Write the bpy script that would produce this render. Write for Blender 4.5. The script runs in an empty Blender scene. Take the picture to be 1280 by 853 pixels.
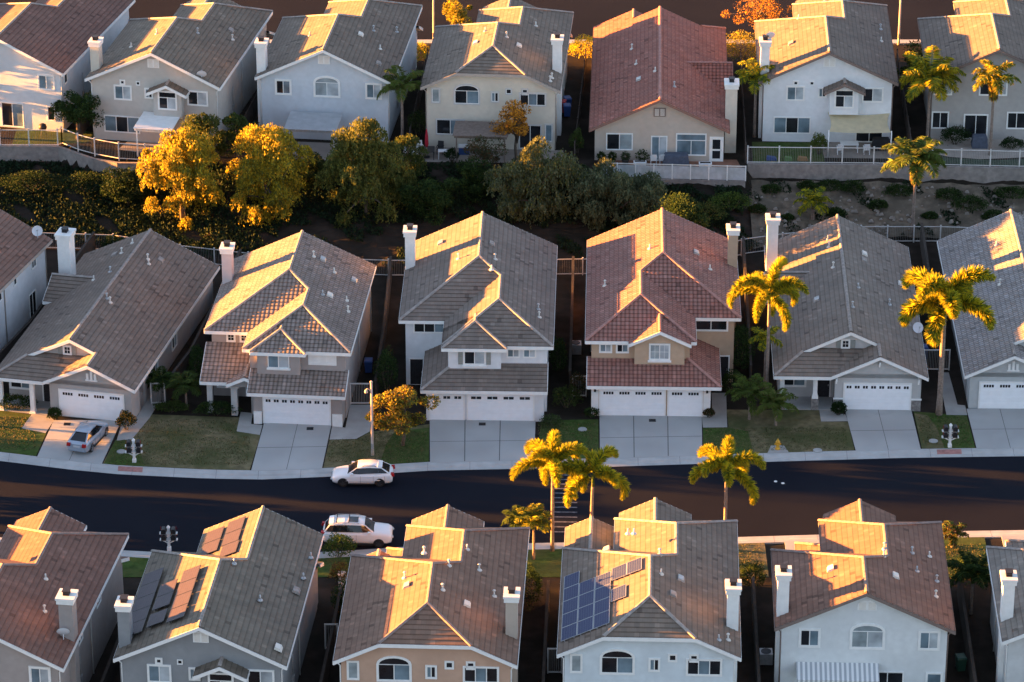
import bpy, math, random
import numpy as np
from mathutils import Vector, Matrix
R = math.radians
random.seed(7); np.random.seed(7)
SC = bpy.context.scene
COL = SC.collection

# ------------------------------------------------------------------ camera
cam_d = bpy.data.cameras.new('camera'); cam = bpy.data.objects.new('camera', cam_d); COL.objects.link(cam)
cam.location = (0, -248, 128)
cam.rotation_euler = (R(90 - 25.5), 0, 0)
cam_d.sensor_width = 36; cam_d.lens = 36 * 4800 / 1280
cam_d.clip_start = 1; cam_d.clip_end = 2500
SC.camera = cam

# ------------------------------------------------------------------ sky, sun, exposure
SUN_EL, SUN_BACK = 5.2, 9.0
world = bpy.data.worlds.new('World'); SC.world = world; world.use_nodes = True
wn = world.node_tree.nodes; wl = world.node_tree.links
for n in list(wn): wn.remove(n)
sky = wn.new('ShaderNodeTexSky'); sky.sky_type = 'NISHITA'; sky.sun_disc = False
sky.sun_elevation = R(SUN_EL); sky.sun_rotation = R(-(90 - SUN_BACK))
sky.air_density = 1.0; sky.dust_density = 0.05; sky.ozone_density = 3.0
bg = wn.new('ShaderNodeBackground'); bg.inputs['Strength'].default_value = 0.044
wo = wn.new('ShaderNodeOutputWorld')
hs = wn.new('ShaderNodeHueSaturation'); hs.inputs['Saturation'].default_value = .54
wl.new(sky.outputs[0], hs.inputs['Color']); tn = wn.new('ShaderNodeMix'); tn.data_type = 'RGBA'; tn.blend_type = 'MULTIPLY'; tn.inputs[0].default_value = 1; tn.inputs[7].default_value = (.98, .995, 1.05, 1)
wl.new(hs.outputs[0], tn.inputs[6]); wl.new(tn.outputs[2], bg.inputs['Color']); wl.new(bg.outputs[0], wo.inputs['Surface'])
sun_d = bpy.data.lights.new('sun', 'SUN'); sun = bpy.data.objects.new('sun', sun_d); COL.objects.link(sun)
sun_d.energy = 5.0; sun_d.angle = R(0.5); sun_d.color = (1.0, 0.385, 0.07)
tosun = Vector((-math.cos(R(SUN_BACK)) * math.cos(R(SUN_EL)), math.sin(R(SUN_BACK)) * math.cos(R(SUN_EL)), math.sin(R(SUN_EL))))
sun.rotation_euler = (-tosun).to_track_quat('-Z', 'Y').to_euler()
sun.location = tosun * 300
SC.view_settings.view_transform = 'Standard'; SC.view_settings.look = 'None'
SC.view_settings.gamma = 1; SC.view_settings.use_curve_mapping = False
SC.view_settings.exposure = 3.95
SC.render.engine = 'CYCLES'
SC.cycles.max_bounces = 5; SC.cycles.diffuse_bounces = 3

# ------------------------------------------------------------------ materials
def nodes_of(m):
    return m.node_tree.nodes, m.node_tree.links
def mat(name, col, rough=.8, var=.12, scale=1.5, bump=0.0, bscale=12, spec=.3, metal=0.0, trans=0.0, var2=.0, scale2=.12, tint=None):
    m = bpy.data.materials.new(name); m.use_nodes = True
    N, L = nodes_of(m); b = N['Principled BSDF']
    b.inputs['Roughness'].default_value = rough; b.inputs['Metallic'].default_value = metal
    b.inputs['Specular IOR Level'].default_value = spec
    tc = N.new('ShaderNodeTexCoord')
    no = N.new('ShaderNodeTexNoise'); no.inputs['Scale'].default_value = scale; no.inputs['Detail'].default_value = 6
    L.new(tc.outputs['Object'], no.inputs['Vector'])
    mr = N.new('ShaderNodeMapRange'); mr.inputs[1].default_value = .3; mr.inputs[2].default_value = .7
    mr.inputs[3].default_value = 1 - var; mr.inputs[4].default_value = 1 + var
    L.new(no.outputs['Fac'], mr.inputs[0])
    mx = N.new('ShaderNodeMix'); mx.data_type = 'RGBA'; mx.blend_type = 'MULTIPLY'; mx.inputs[0].default_value = 1
    mx.inputs[6].default_value = (*col, 1); L.new(mr.outputs[0], mx.inputs[7])
    out = mx.outputs[2]
    if var2:
        n2 = N.new('ShaderNodeTexNoise'); n2.inputs['Scale'].default_value = scale2; n2.inputs['Detail'].default_value = 5
        L.new(tc.outputs['Object'], n2.inputs['Vector'])
        m2 = N.new('ShaderNodeMapRange'); m2.inputs[1].default_value = .38; m2.inputs[2].default_value = .62
        m2.inputs[3].default_value = 0; m2.inputs[4].default_value = var2
        L.new(n2.outputs['Fac'], m2.inputs[0])
        m3 = N.new('ShaderNodeMix'); m3.data_type = 'RGBA'
        L.new(m2.outputs[0], m3.inputs[0]); L.new(out, m3.inputs[6]); m3.inputs[7].default_value = (*(tint or tuple(c * .5 for c in col)), 1)
        out = m3.outputs[2]
    L.new(out, b.inputs['Base Color'])
    if bump:
        nb = N.new('ShaderNodeTexNoise'); nb.inputs['Scale'].default_value = bscale; nb.inputs['Detail'].default_value = 4
        L.new(tc.outputs['Object'], nb.inputs['Vector'])
        bp = N.new('ShaderNodeBump'); bp.inputs['Strength'].default_value = bump; bp.inputs['Distance'].default_value = .03
        L.new(nb.outputs['Fac'], bp.inputs['Height']); L.new(bp.outputs[0], b.inputs['Normal'])
    if trans:
        tr = N.new('ShaderNodeBsdfTranslucent'); L.new(out, tr.inputs['Color'])
        ms = N.new('ShaderNodeMixShader'); ms.inputs[0].default_value = trans
        L.new(b.outputs[0], ms.inputs[1]); L.new(tr.outputs[0], ms.inputs[2])
        L.new(ms.outputs[0], N['Material Output'].inputs['Surface'])
    return m

def roof_mat(name, col, barrel=False, tint=None, cw=.32, rh=.38):
    col = tuple(c * k for c, k in zip(col, (.93, .87, .80))); tint = tuple(c * .87 for c in tint) if tint else None
    """tile roof: UV in metres (u along the course, v up the slope)"""
    m = bpy.data.materials.new(name); m.use_nodes = True
    N, L = nodes_of(m); b = N['Principled BSDF']; b.inputs['Roughness'].default_value = .85
    b.inputs['Specular IOR Level'].default_value = .25
    uv = N.new('ShaderNodeUVMap'); uv.uv_map = 'UVMap'
    sx = N.new('ShaderNodeSeparateXYZ'); L.new(uv.outputs[0], sx.inputs[0])
    def M(op, a, bb=None, c=None):
        n = N.new('ShaderNodeMath'); n.operation = op
        for i, x in enumerate((a, bb, c)):
            if x is None: continue
            if isinstance(x, (int, float)): n.inputs[i].default_value = x
            else: L.new(x, n.inputs[i])
        return n.outputs[0]
    us = M('DIVIDE', sx.outputs[0], cw); vs = M('DIVIDE', sx.outputs[1], rh)
    fv = M('FLOOR', vs)
    us2 = us if barrel else M('ADD', us, M('MULTIPLY', fv, .5))
    fu = M('FLOOR', us2)
    cx = N.new('ShaderNodeCombineXYZ'); L.new(fu, cx.inputs[0]); L.new(fv, cx.inputs[1])
    wh = N.new('ShaderNodeTexWhiteNoise'); wh.noise_dimensions = '2D'; L.new(cx.outputs[0], wh.inputs['Vector'])
    f1 = M('ADD', M('MULTIPLY_ADD', wh.outputs['Value'], .2, .9), M('MULTIPLY_ADD', M('GREATER_THAN', wh.outputs['Value'], .975), .2, M('MULTIPLY', M('LESS_THAN', wh.outputs['Value'], .02), -.3)))
    pv = M('FRACT', vs); pu = M('FRACT', us2)
    # lap joint at each course's lower edge, its occlusion shade painted into the colour
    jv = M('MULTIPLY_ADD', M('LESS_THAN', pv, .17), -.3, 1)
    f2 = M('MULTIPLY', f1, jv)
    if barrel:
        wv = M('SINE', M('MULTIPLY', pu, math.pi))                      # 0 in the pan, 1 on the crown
        f2 = M('MULTIPLY', f2, M('MULTIPLY_ADD', wv, .62, .55))  # shade between the barrels put into the colour: pans darker than crowns
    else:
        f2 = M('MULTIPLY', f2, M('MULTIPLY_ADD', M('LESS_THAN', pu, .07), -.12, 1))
    tc = N.new('ShaderNodeTexCoord')
    n2 = N.new('ShaderNodeTexNoise'); n2.inputs['Scale'].default_value = .35; n2.inputs['Detail'].default_value = 7; n2.inputs['Roughness'].default_value = .65
    L.new(tc.outputs['Object'], n2.inputs['Vector'])
    f3 = M('MULTIPLY', f2, M('MULTIPLY_ADD', n2.outputs['Fac'], .7, .65))
    # run-off streaks down the slope
    mp = N.new('ShaderNodeMapping'); mp.inputs['Scale'].default_value = (2.2, .12, 1); L.new(uv.outputs[0], mp.inputs[0])
    n3 = N.new('ShaderNodeTexNoise'); n3.inputs['Scale'].default_value = 1; n3.inputs['Detail'].default_value = 3; L.new(mp.outputs[0], n3.inputs['Vector'])
    f4 = M('MULTIPLY', f3, M('MULTIPLY_ADD', n3.outputs['Fac'], .4, .8))
    mix = N.new('ShaderNodeMix'); mix.data_type = 'RGBA'
    wh2 = N.new('ShaderNodeTexWhiteNoise'); wh2.noise_dimensions = '3D'; L.new(cx.outputs[0], wh2.inputs['Vector'])
    L.new(M('MULTIPLY', wh2.outputs['Value'], .5), mix.inputs[0])
    mix.inputs[6].default_value = (*col, 1); mix.inputs[7].default_value = (*(tint or (col[0] * 1.1, col[1] * .97, col[2] * .9)), 1)
    mx = N.new('ShaderNodeMix'); mx.data_type = 'RGBA'; mx.blend_type = 'MULTIPLY'; mx.inputs[0].default_value = 1
    L.new(mix.outputs[2], mx.inputs[6]); L.new(f4, mx.inputs[7]); L.new(mx.outputs[2], b.inputs['Base Color'])
    hb = M('MULTIPLY_ADD', wh.outputs['Value'], .25, M('MULTIPLY', n2.outputs['Fac'], .3))
    if barrel: hb = M('ADD', hb, M('MULTIPLY', wv, 1.0))
    bp = N.new('ShaderNodeBump'); bp.inputs['Strength'].default_value = .5 if barrel else .5; bp.inputs['Distance'].default_value = .06 if barrel else .02
    L.new(hb, bp.inputs['Height']); L.new(bp.outputs[0], b.inputs['Normal'])
    return m

def glass_mat(name, col, rough=.08, stripes=0.0):
    m = bpy.data.materials.new(name); m.use_nodes = True
    N, L = nodes_of(m); b = N['Principled BSDF']
    b.inputs['Roughness'].default_value = rough; b.inputs['Specular IOR Level'].default_value = .55
    tc = N.new('ShaderNodeTexCoord')
    w = N.new('ShaderNodeTexNoise'); w.inputs['Scale'].default_value = .9; L.new(tc.outputs['Object'], w.inputs['Vector'])
    mr = N.new('ShaderNodeMapRange'); mr.inputs[1].default_value = .3; mr.inputs[2].default_value = .7; mr.inputs[3].default_value = .65; mr.inputs[4].default_value = 1.35
    L.new(w.outputs['Fac'], mr.inputs[0]); f = mr.outputs[0]
    if stripes:
        sx = N.new('ShaderNodeSeparateXYZ'); L.new(tc.outputs['Object'], sx.inputs[0])
        a = N.new('ShaderNodeMath'); a.operation = 'MULTIPLY'; a.inputs[1].default_value = 1 / .09; L.new(sx.outputs[2], a.inputs[0])
        c = N.new('ShaderNodeMath'); c.operation = 'FRACT'; L.new(a.outputs[0], c.inputs[0])
        d = N.new('ShaderNodeMath'); d.operation = 'MULTIPLY_ADD'; d.inputs[1].default_value = -stripes; d.inputs[2].default_value = 1; L.new(c.outputs[0], d.inputs[0])
        e = N.new('ShaderNodeMath'); e.operation = 'MULTIPLY'; L.new(d.outputs[0], e.inputs[0]); L.new(f, e.inputs[1]); f = e.outputs[0]
    mx = N.new('ShaderNodeMix'); mx.data_type = 'RGBA'; mx.blend_type = 'MULTIPLY'; mx.inputs[0].default_value = 1
    mx.inputs[6].default_value = (*col, 1); L.new(f, mx.inputs[7]); L.new(mx.outputs[2], b.inputs['Base Color'])
    return m

def stucco(name, col): return mat(name, col, .9, .06, 2.2, .25, 40, .2, var2=.45, scale2=.4, tint=tuple(c * .8 for c in col))
WHITE = mat('white_paint', (.78, .78, .76), .6, .05, 3)
OFFWHITE = mat('off_white_trim', (.66, .62, .56), .7, .06, 3)
GDOOR = mat('garage_door_white', (.82, .84, .86), .5, .03, 2)
DARKM = mat('dark_metal', (.035, .035, .04), .5, .2, 5, metal=.4)
GREYM = mat('galvanised_metal', (.42, .42, .42), .45, .15, 6, metal=.5)
RIDGE = mat('ridge_tile', (.30, .265, .24), .85, .25, 3)
G_DARK = glass_mat('glass_dark', (.018, .02, .024))
G_BLUE = glass_mat('glass_curtained', (.15, .21, .25), .12)
G_BLIND = glass_mat('glass_blinds', (.36, .42, .44), .15, .45)
G_SILV = glass_mat('glass_pale_blinds', (.48, .53, .56), .15, .35)
CONC = mat('concrete', (.36, .36, .35), .9, .14, .8, .3, 30, var2=.35, scale2=.3, tint=(.27, .265, .26))
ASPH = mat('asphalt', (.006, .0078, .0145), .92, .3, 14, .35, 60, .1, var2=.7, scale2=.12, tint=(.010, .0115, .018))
STONE = mat('ledge_stone', (.22, .21, .2), .9, .45, 5, .6, 7)

# ------------------------------------------------------------------ mesh builder
class MB:
    def __init__(s): s.v = []; s.f = []; s.m = []; s.uv = []; s.smooth = []
    def face(s, pts, m=0, uv=None, smooth=False):
        k = len(s.v); s.v.extend([tuple(p) for p in pts]); s.f.append(tuple(range(k, k + len(pts)))); s.m.append(m); s.uv.append(uv); s.smooth.append(smooth)
    def box(s, x0, x1, y0, y1, z0, z1, m=0):
        p = [(x0, y0, z0), (x1, y0, z0), (x1, y1, z0), (x0, y1, z0), (x0, y0, z1), (x1, y0, z1), (x1, y1, z1), (x0, y1, z1)]
        s.hexa(p, m)
    def hexa(s, p, m=0):
        k = len(s.v); s.v.extend([tuple(q) for q in p])
        for f in ((0, 3, 2, 1), (4, 5, 6, 7), (0, 1, 5, 4), (1, 2, 6, 5), (2, 3, 7, 6), (3, 0, 4, 7)):
            s.f.append(tuple(k + i for i in f)); s.m.append(m); s.uv.append(None); s.smooth.append(False)
    def prism(s, poly, vec, m=0):
        """closed prism: polygon (3D points) swept by vec"""
        vec = Vector(vec); a = [Vector(p) for p in poly]; b = [p + vec for p in a]
        n = newell(a)
        if n.dot(vec) > 0: a.reverse(); b.reverse()
        s.face(a, m); s.face(list(reversed(b)), m)
        for i in range(len(a)):
            j = (i + 1) % len(a); s.face([a[j], a[i], b[i], b[j]], m)
    def beam(s, p, q, w, h, m=0, up=(0, 0, 1)):
        p = Vector(p); q = Vector(q); d = (q - p).normalized(); up = Vector(up)
        r = d.cross(up)
        if r.length < 1e-4: r = d.cross(Vector((1, 0, 0)))
        r.normalize(); u = r.cross(d)
        r *= w / 2; u *= h / 2
        s.hexa([p - r - u, p + r - u, q + r - u, q - r - u, p - r + u, p + r + u, q + r + u, q - r + u], m)
    def tube(s, pts, rad, n=8, m=0, cap=True, smooth=True):
        pts = [Vector(p) for p in pts]
        if not isinstance(rad, (list, tuple)): rad = [rad] * len(pts)
        rings = []
        ref = None
        for i, p in enumerate(pts):
            d = (pts[min(i + 1, len(pts) - 1)] - pts[max(i - 1, 0)])
            if d.length < 1e-6: d = Vector((0, 0, 1))
            d.normalize()
            if ref is None: ref = Vector((1, 0, 0)) if abs(d.x) < .9 else Vector((0, 1, 0))
            a = (ref - d * ref.dot(d)); a.normalize(); b = d.cross(a); ref = a
            k = len(s.v)
            for j in range(n):
                t = 2 * math.pi * j / n
                s.v.append(tuple(p + (a * math.cos(t) + b * math.sin(t)) * rad[i]))
            rings.append(k)
        for i in range(len(rings) - 1):
            for j in range(n):
                j2 = (j + 1) % n
                s.f.append((rings[i] + j, rings[i] + j2, rings[i + 1] + j2, rings[i + 1] + j)); s.m.append(m); s.uv.append(None); s.smooth.append(smooth)
        if cap:
            s.f.append(tuple(rings[0] + j for j in reversed(range(n)))); s.m.append(m); s.uv.append(None); s.smooth.append(False)
            s.f.append(tuple(rings[-1] + j for j in range(n))); s.m.append(m); s.uv.append(None); s.smooth.append(False)
    def lathe(s, c, prof, n=12, m=0, smooth=True):
        c = Vector(c); s.tube([c + Vector((0, 0, z)) for r, z in prof], [max(r, .001) for r, z in prof], n, m, True, smooth)
    def transform(s, M):
        s.v = [tuple(M @ Vector(p)) for p in s.v]
    def build(s, name, mats, parent=None, **props):
        me = bpy.data.meshes.new(name); me.from_pydata(s.v, [], s.f)
        if not isinstance(mats, (list, tuple)): mats = [mats]
        for mm in mats: me.materials.append(mm)
        me.polygons.foreach_set('material_index', s.m)
        me.polygons.foreach_set('use_smooth', s.smooth)
        if any(u is not None for u in s.uv):
            ul = me.uv_layers.new(name='UVMap'); arr = []
            for f, u in zip(s.f, s.uv):
                if u is None: arr.extend([0.0] * (2 * len(f)))
                else:
                    for a in u: arr.extend(a)
            ul.data.foreach_set('uv', arr)
        me.validate(); me.update()
        o = bpy.data.objects.new(name, me); COL.objects.link(o)
        if parent is not None: o.parent = parent
        for k, v in props.items(): o[k] = v
        return o

def newell(p):
    n = Vector((0, 0, 0))
    for i in range(len(p)):
        a = p[i]; b = p[(i + 1) % len(p)]
        n += Vector(((a[1] - b[1]) * (a[2] + b[2]), (a[2] - b[2]) * (a[0] + b[0]), (a[0] - b[0]) * (a[1] + b[1])))
    return n.normalized() if n.length > 1e-9 else Vector((0, 0, 1))

def thing(name, label, cat, loc=(0, 0, 0), rz=0, group=None):
    o = bpy.data.objects.new(name, None); COL.objects.link(o); o.empty_display_size = .3
    o.location = loc; o.rotation_euler = (0, 0, rz); o['label'] = label; o['category'] = cat
    if group: o['group'] = group
    return o
def tag(o, label, cat, group=None, kind=None):
    if kind: o['kind'] = kind
    if label: o['label'] = label
    if cat: o['category'] = cat
    if group: o['group'] = group
    return o
def copy_tree(o, loc, rz, label, s=1.0):
    """a copy of a thing with copies of its parts and sub-parts"""
    c = o.copy(); COL.objects.link(c); c.location = loc; c.rotation_euler = (0, 0, rz); c.scale = (s, s, s); c['label'] = label
    for ch in list(o.children):
        d = ch.copy(); COL.objects.link(d); d.parent = c
        for g in list(ch.children):
            e = g.copy(); COL.objects.link(e); e.parent = d
    return c

# ------------------------------------------------------------------ roofs
PITCH = .47
def clip(poly, axis, val, keep_ge):
    out = []
    n = len(poly)
    for i in range(n):
        a, b = poly[i], poly[(i + 1) % n]
        da, db = a[axis] - val, b[axis] - val
        if not keep_ge: da, db = -da, -db
        if da >= 0: out.append(a)
        if (da > 0 and db < 0) or (da < 0 and db > 0):
            t = da / (da - db); out.append((a[0] + (b[0] - a[0]) * t, a[1] + (b[1] - a[1]) * t))
    return out

class Roof:
    """tiled planes laid in real courses, ridge tiles and fascia boards"""
    RH = .38
    def __init__(s): s.mb = MB(); s.fa = MB()
    def plane(s, pts, flags, thick=.18):
        P = [Vector(p) for p in pts]; F = list(flags)
        n = newell(P)
        if n.z < 0:
            P.reverse(); F = F[::-1]; F = F[1:] + F[:1]; n = -n
        u = Vector((0, 0, 1)).cross(n).normalized(); v = n.cross(u)
        o = min(P, key=lambda p: p.z); ou, ov = 0.0, o.dot(v)
        poly = [(p.dot(u) - ou, p.dot(v) - ov) for p in P]
        nd = o.dot(n)
        vmax = max(q[1] for q in poly); k = 0; t = .04
        def at(q, h): return u * (q[0] + ou) + v * (q[1] + ov) + n * (nd + h)
        while k * s.RH < vmax - 1e-4:
            a, b = k * s.RH, (k + 1) * s.RH
            c = clip(clip(poly, 1, a, True), 1, b, False)
            if len(c) >= 3:
                s.mb.face([at(q, t * (1 - (q[1] - a) / s.RH)) for q in c], 0, [(q[0], q[1]) for q in c])
                lo = [q for q in c if abs(q[1] - a) < 1e-5]
                if len(lo) >= 2:
                    l, r = min(lo), max(lo)
                    s.mb.face([at(l, 0), at(r, 0), at(r, t), at(l, t)], 0, [(l[0], a), (r[0], a), (r[0], a), (l[0], a)])
            k += 1
        s.mb.face([p - n * thick for p in reversed(P)], 2)
        for i, f in enumerate(F):
            p, q = P[i], P[(i + 1) % len(P)]
            if f == 'r': s.cap(p, q)
            elif f == 'e':
                e = (q - p); hz = Vector((e.x, e.y, 0)).normalized(); outw = hz.cross(Vector((0, 0, 1)))
                a, b = p + Vector((0, 0, .0)), q + Vector((0, 0, .0))
                dz = Vector((0, 0, -.25)); ot = outw * .045
                s.fa.hexa([a + dz, b + dz, b + dz + ot, a + dz + ot, a, b, b + ot, a + ot], 0)
    def cap(s, p, q, r=.13):
        p = Vector(p) + Vector((0, 0, .03)); q = Vector(q) + Vector((0, 0, .03)); d = (q - p); Ln = d.length
        if Ln < .2: return
        d.normalize(); a = d.cross(Vector((0, 0, 1))).normalized(); b = a.cross(d)
        k = max(1, int(Ln / .42)); st = Ln / k
        for i in range(k):
            c0 = p + d * (st * i); c1 = p + d * (st * (i + 1) + .03)
            r0, r1 = r * 1.04, r * .93
            prev = None
            for j in range(5):
                t = math.pi * j / 4
                w0 = c0 + (a * math.cos(t) + b * math.sin(t) * .8) * r0; w1 = c1 + (a * math.cos(t) + b * math.sin(t) * .8) * r1
                if prev: s.mb.face([prev[0], prev[1], w1, w0], 1, [(i * .3, 0), (i * .3, .3), (i * .3 + .1, .3), (i * .3 + .1, 0)])
                prev = (w0, w1)
    def build(s, root, m_roof, m_ridge, m_soffit, m_fascia, name='roof'):
        o = s.mb.build(name, [m_roof, m_ridge, m_soffit], root)
        if s.fa.f: s.fa.build('fascia', m_fascia, o)
        return o

def end_chain(x, cx, hw, y, yin, kind, d):
    """from eave corner to ridge end; yin = +1 if the roof lies at larger y"""
    sg = 1 if cx > x else -1
    if kind == 'gable': return [((x, y), 0), ((cx, y), hw)], ['e']
    if kind == 'hip': return [((x, y), 0), ((cx, y + yin * hw), hw)], ['r']
    if kind == 'jerkin': return [((x, y), 0), ((x + sg * d, y), d), ((cx, y + yin * (hw - d)), hw)], ['e', 'r']
    if kind == 'dutch': return [((x, y), 0), ((x + sg * d, y + yin * d), d), ((cx, y + yin * d), hw)], ['r', 'e']

def simple_roof(rf, cx, hw, yf, yr, ze, front='gable', rear='gable', df=0, dr=0, pitch=PITCH, left=True, right=True):
    def p3(q): return (q[0][0], q[0][1], ze + pitch * q[1])
    for sd in (-1, 1):
        if (sd < 0 and not left) or (sd > 0 and not right): continue
        a, fa = end_chain(cx + sd * hw, cx, hw, yf, 1, front, df)
        b, fb = end_chain(cx + sd * hw, cx, hw, yr, -1, rear, dr)
        pts = [p3(q) for q in a] + [p3(q) for q in reversed(b)]
        fl = fa + ['r' if sd < 0 else ''] + list(reversed(fb)) + ['e']
        rf.plane(pts, fl)
    for kind, y, yin, d in ((front, yf, 1, df), (rear, yr, -1, dr)):
        if kind == 'hip': rf.plane([(cx - hw, y, ze), (cx + hw, y, ze), (cx, y + yin * hw, ze + pitch * hw)], ['e', '', ''])
        if kind == 'jerkin': rf.plane([(cx - hw + d, y, ze + pitch * d), (cx + hw - d, y, ze + pitch * d), (cx, y + yin * (hw - d), ze + pitch * hw)], ['e', '', ''])
        if kind == 'dutch':
            e = d + .35
            rf.plane([(cx - hw, y, ze), (cx + hw, y, ze), (cx + hw - e, y + yin * e, ze + pitch * e), (cx - hw + e, y + yin * e, ze + pitch * e)], ['e', '', '', ''])

def gable_wall(mb, cx, hw, y, ze, pitch=PITCH, d=None, oh=.45, th=.16, m=0, zb=None):
    """triangular (or clipped) wall under the rakes, at y, hw = roof half width"""
    zt = ze - .2; zb = ze - .3 if zb is None else zb
    pts = [(cx - hw + oh, y, zb), (cx + hw - oh, y, zb), (cx + hw - oh, y, zt + pitch * oh)]
    if d is None: pts += [(cx, y, zt + pitch * hw)]
    else: pts += [(cx + hw - d, y, zt + pitch * d), (cx - hw + d, y, zt + pitch * d)]
    pts += [(cx - hw + oh, y, zt + pitch * oh)]
    mb.prism(pts, (0, th, 0), m)

# ------------------------------------------------------------------ house details (house-local coordinates)
FACE = {'front': (0, 0, 1), 'rear': (math.pi, 0, 0), 'right': (math.pi / 2, 0, 0), 'left': (-math.pi / 2, 0, 0)}
def fmat(face, x, y, z):
    """local window frame: +x right as seen by a viewer facing the wall, -y out of the wall"""
    return Matrix.Translation((x, y, z)) @ Matrix.Rotation({'front': 0, 'rear': math.pi, 'right': math.pi / 2, 'left': -math.pi / 2}[face], 4, 'Z')

def window(root, face, x, y, z, w, h, cols=2, rows=1, arch=0.0, trim=.1, tm=None, panes=(G_DARK, G_BLIND), sill=False, shutters=None, grid=False, name='window', transom=0.0, stucco_trim=None):
    """(x, y, z): bottom centre on the wall face. Frame with mullions, panes set back in it."""
    M = fmat(face, x, y, z); tm = tm or WHITE
    fr = MB(); gl = MB(); t = .04
    hw = w / 2
    # frame bars
    fr.box(-hw, -hw + t, -.05, .03, 0, h); fr.box(hw - t, hw, -.05, .03, 0, h)
    fr.box(-hw + t, hw - t, -.05, .03, 0, t); fr.box(-hw + t, hw - t, -.05, .03, h - t, h)
    for i in range(1, cols):
        xx = -hw + w * i / cols; fr.box(xx - .03, xx + .03, -.045, .03, t, h - t - transom)
    for i in range(1, rows):
        zz = h * i / rows; fr.box(-hw + t, hw - t, -.04, .03, zz - .025, zz + .025)
    if transom: fr.box(-hw + t, hw - t, -.045, .03, h - transom - .03, h - transom + .03)
    if grid:
        for i in range(1, 2 * cols):
            if i % 2: xx = -hw + w * i / (2 * cols); fr.box(xx - .012, xx + .012, -.03, .03, t, h - t)
        fr.box(-hw + t, hw - t, -.031, .029, h / 2 - .012, h / 2 + .012)
    for i in range(cols):
        a, b = -hw + w * i / cols, -hw + w * (i + 1) / cols
        gl.face([(a, -.012, .02), (b, -.012, .02), (b, -.012, h - .02), (a, -.012, h - .02)], i % len(panes))
    if transom:
        gl.f = []; gl.v = []; gl.m = []; gl.uv = []; gl.smooth = []
        for i in range(cols):
            a, b = -hw + w * i / cols, -hw + w * (i + 1) / cols
            gl.face([(a, -.012, .02), (b, -.012, .02), (b, -.012, h - transom), (a, -.012, h - transom)], i % len(panes))
        gl.face([(-hw, -.012, h - transom), (hw, -.012, h - transom), (hw, -.012, h - .02), (-hw, -.012, h - .02)], 0)
    if arch:
        k = 10; top = [(hw * math.cos(math.pi * i / k), h + arch * math.sin(math.pi * i / k)) for i in range(k + 1)]
        gl.face([(px, -.012, pz) for px, pz in top], 0)
        for i in range(k):
            (x0, z0), (x1, z1) = top[i], top[i + 1]
            fr.hexa([(x0 * .94, -.05, h + (z0 - h) * .9), (x0, -.05, z0), (x0, .03, z0), (x0 * .94, .03, h + (z0 - h) * .9),
                     (x1 * .94, -.05, h + (z1 - h) * .9), (x1, -.05, z1), (x1, .03, z1), (x1 * .94, .03, h + (z1 - h) * .9)])
    # stucco / wood surround standing proud of the wall
    if trim:
        tr = MB()
        H = h if not arch else h
        tr.box(-hw - trim, -hw, -.065, .02, -trim, H); tr.box(hw, hw + trim, -.065, .02, -trim, H)
        tr.box(-hw, hw, -.065, .02, -trim, 0)
        if not arch: tr.box(-hw - trim, hw + trim, -.065, .02, H, H + trim)
        else:
            k = 10
            for i in range(k):
                t0, t1 = math.pi * i / k, math.pi * (i + 1) / k
                def q(t, e): return ((hw + e) * math.cos(t), H + (arch + e) * math.sin(t))
                a, b, c, d = q(t0, 0), q(t0, trim), q(t1, trim), q(t1, 0)
                tr.hexa([(a[0], -.065, a[1]), (b[0], -.065, b[1]), (b[0], .02, b[1]), (a[0], .02, a[1]), (d[0], -.065, d[1]), (c[0], -.065, c[1]), (c[0], .02, c[1]), (d[0], .02, d[1])])
    if sill: fr.box(-hw - trim - .08, hw + trim + .08, -.16, .02, -trim - .12, -trim)
    if shutters:
        for sg in (-1, 1):
            c = sg * (hw + trim + .2); fr_ = MB(); fr_.box(c - .17, c + .17, -.06, .02, -.03, h + .03)
            for i in range(6): fr_.box(c - .13, c + .13, -.075, -.06, .02 + h * i / 6, .02 + h * i / 6 + h / 9)
            fr_.transform(M); fr_.build('shutter', shutters, root)
    fr.transform(M); gl.transform(M)
    o = fr.build(name, tm, root)
    if trim:
        tr.transform(M); tr.build('surround', stucco_trim or tm, o)
    gl.build('pane', list(panes), o)
    return o

def garage_door(root, x0, x1, y, z0, h=2.13, lites=8, m=None, pairs=True, face='front'):
    w = x1 - x0; M = fmat(face, (x0 + x1) / 2, y, z0); d = MB(); g = MB(); hw = w / 2; m = m or GDOOR
    rows = 4; ph = h / rows; cols = max(2, round(w / .61))
    d.box(-hw, hw, -.02, .02, 0, h)
    for r in range(rows):
        d.box(-hw, hw, -.034, -.02, r * ph + .012, (r + 1) * ph - .012)
        if r < rows - 1 or not lites:
            for c in range(cols):
                a = -hw + w * c / cols + .07; b = -hw + w * (c + 1) / cols - .07
                d.box(a, b, -.046, -.034, r * ph + .1, (r + 1) * ph - .1)
    if lites:
        zt = (rows - 1) * ph + .17
        for c in range(lites):
            cw = w / lites; a = -hw + cw * (c + .17); b = -hw + cw * (c + .83)
            k = 2 if pairs else 4
            for i in range(k):
                aa = a + (b - a) * i / k + .02; bb = a + (b - a) * (i + 1) / k - .02
                g.face([(aa, -.037, zt), (bb, -.037, zt), (bb, -.037, zt + .22), (aa, -.037, zt + .22)], 0)
    fr = MB()
    fr.box(-hw - .11, -hw, -.05, .03, 0, h + .11); fr.box(hw, hw + .11, -.05, .03, 0, h + .11); fr.box(-hw, hw, -.05, .03, h, h + .11)
    for b_ in (d, g, fr): b_.transform(M)
    o = d.build('garage_door', m, root)
    fr.build('door_frame', WHITE, o)
    if lites: g.build('pane', G_DARK, o)
    return o

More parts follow.
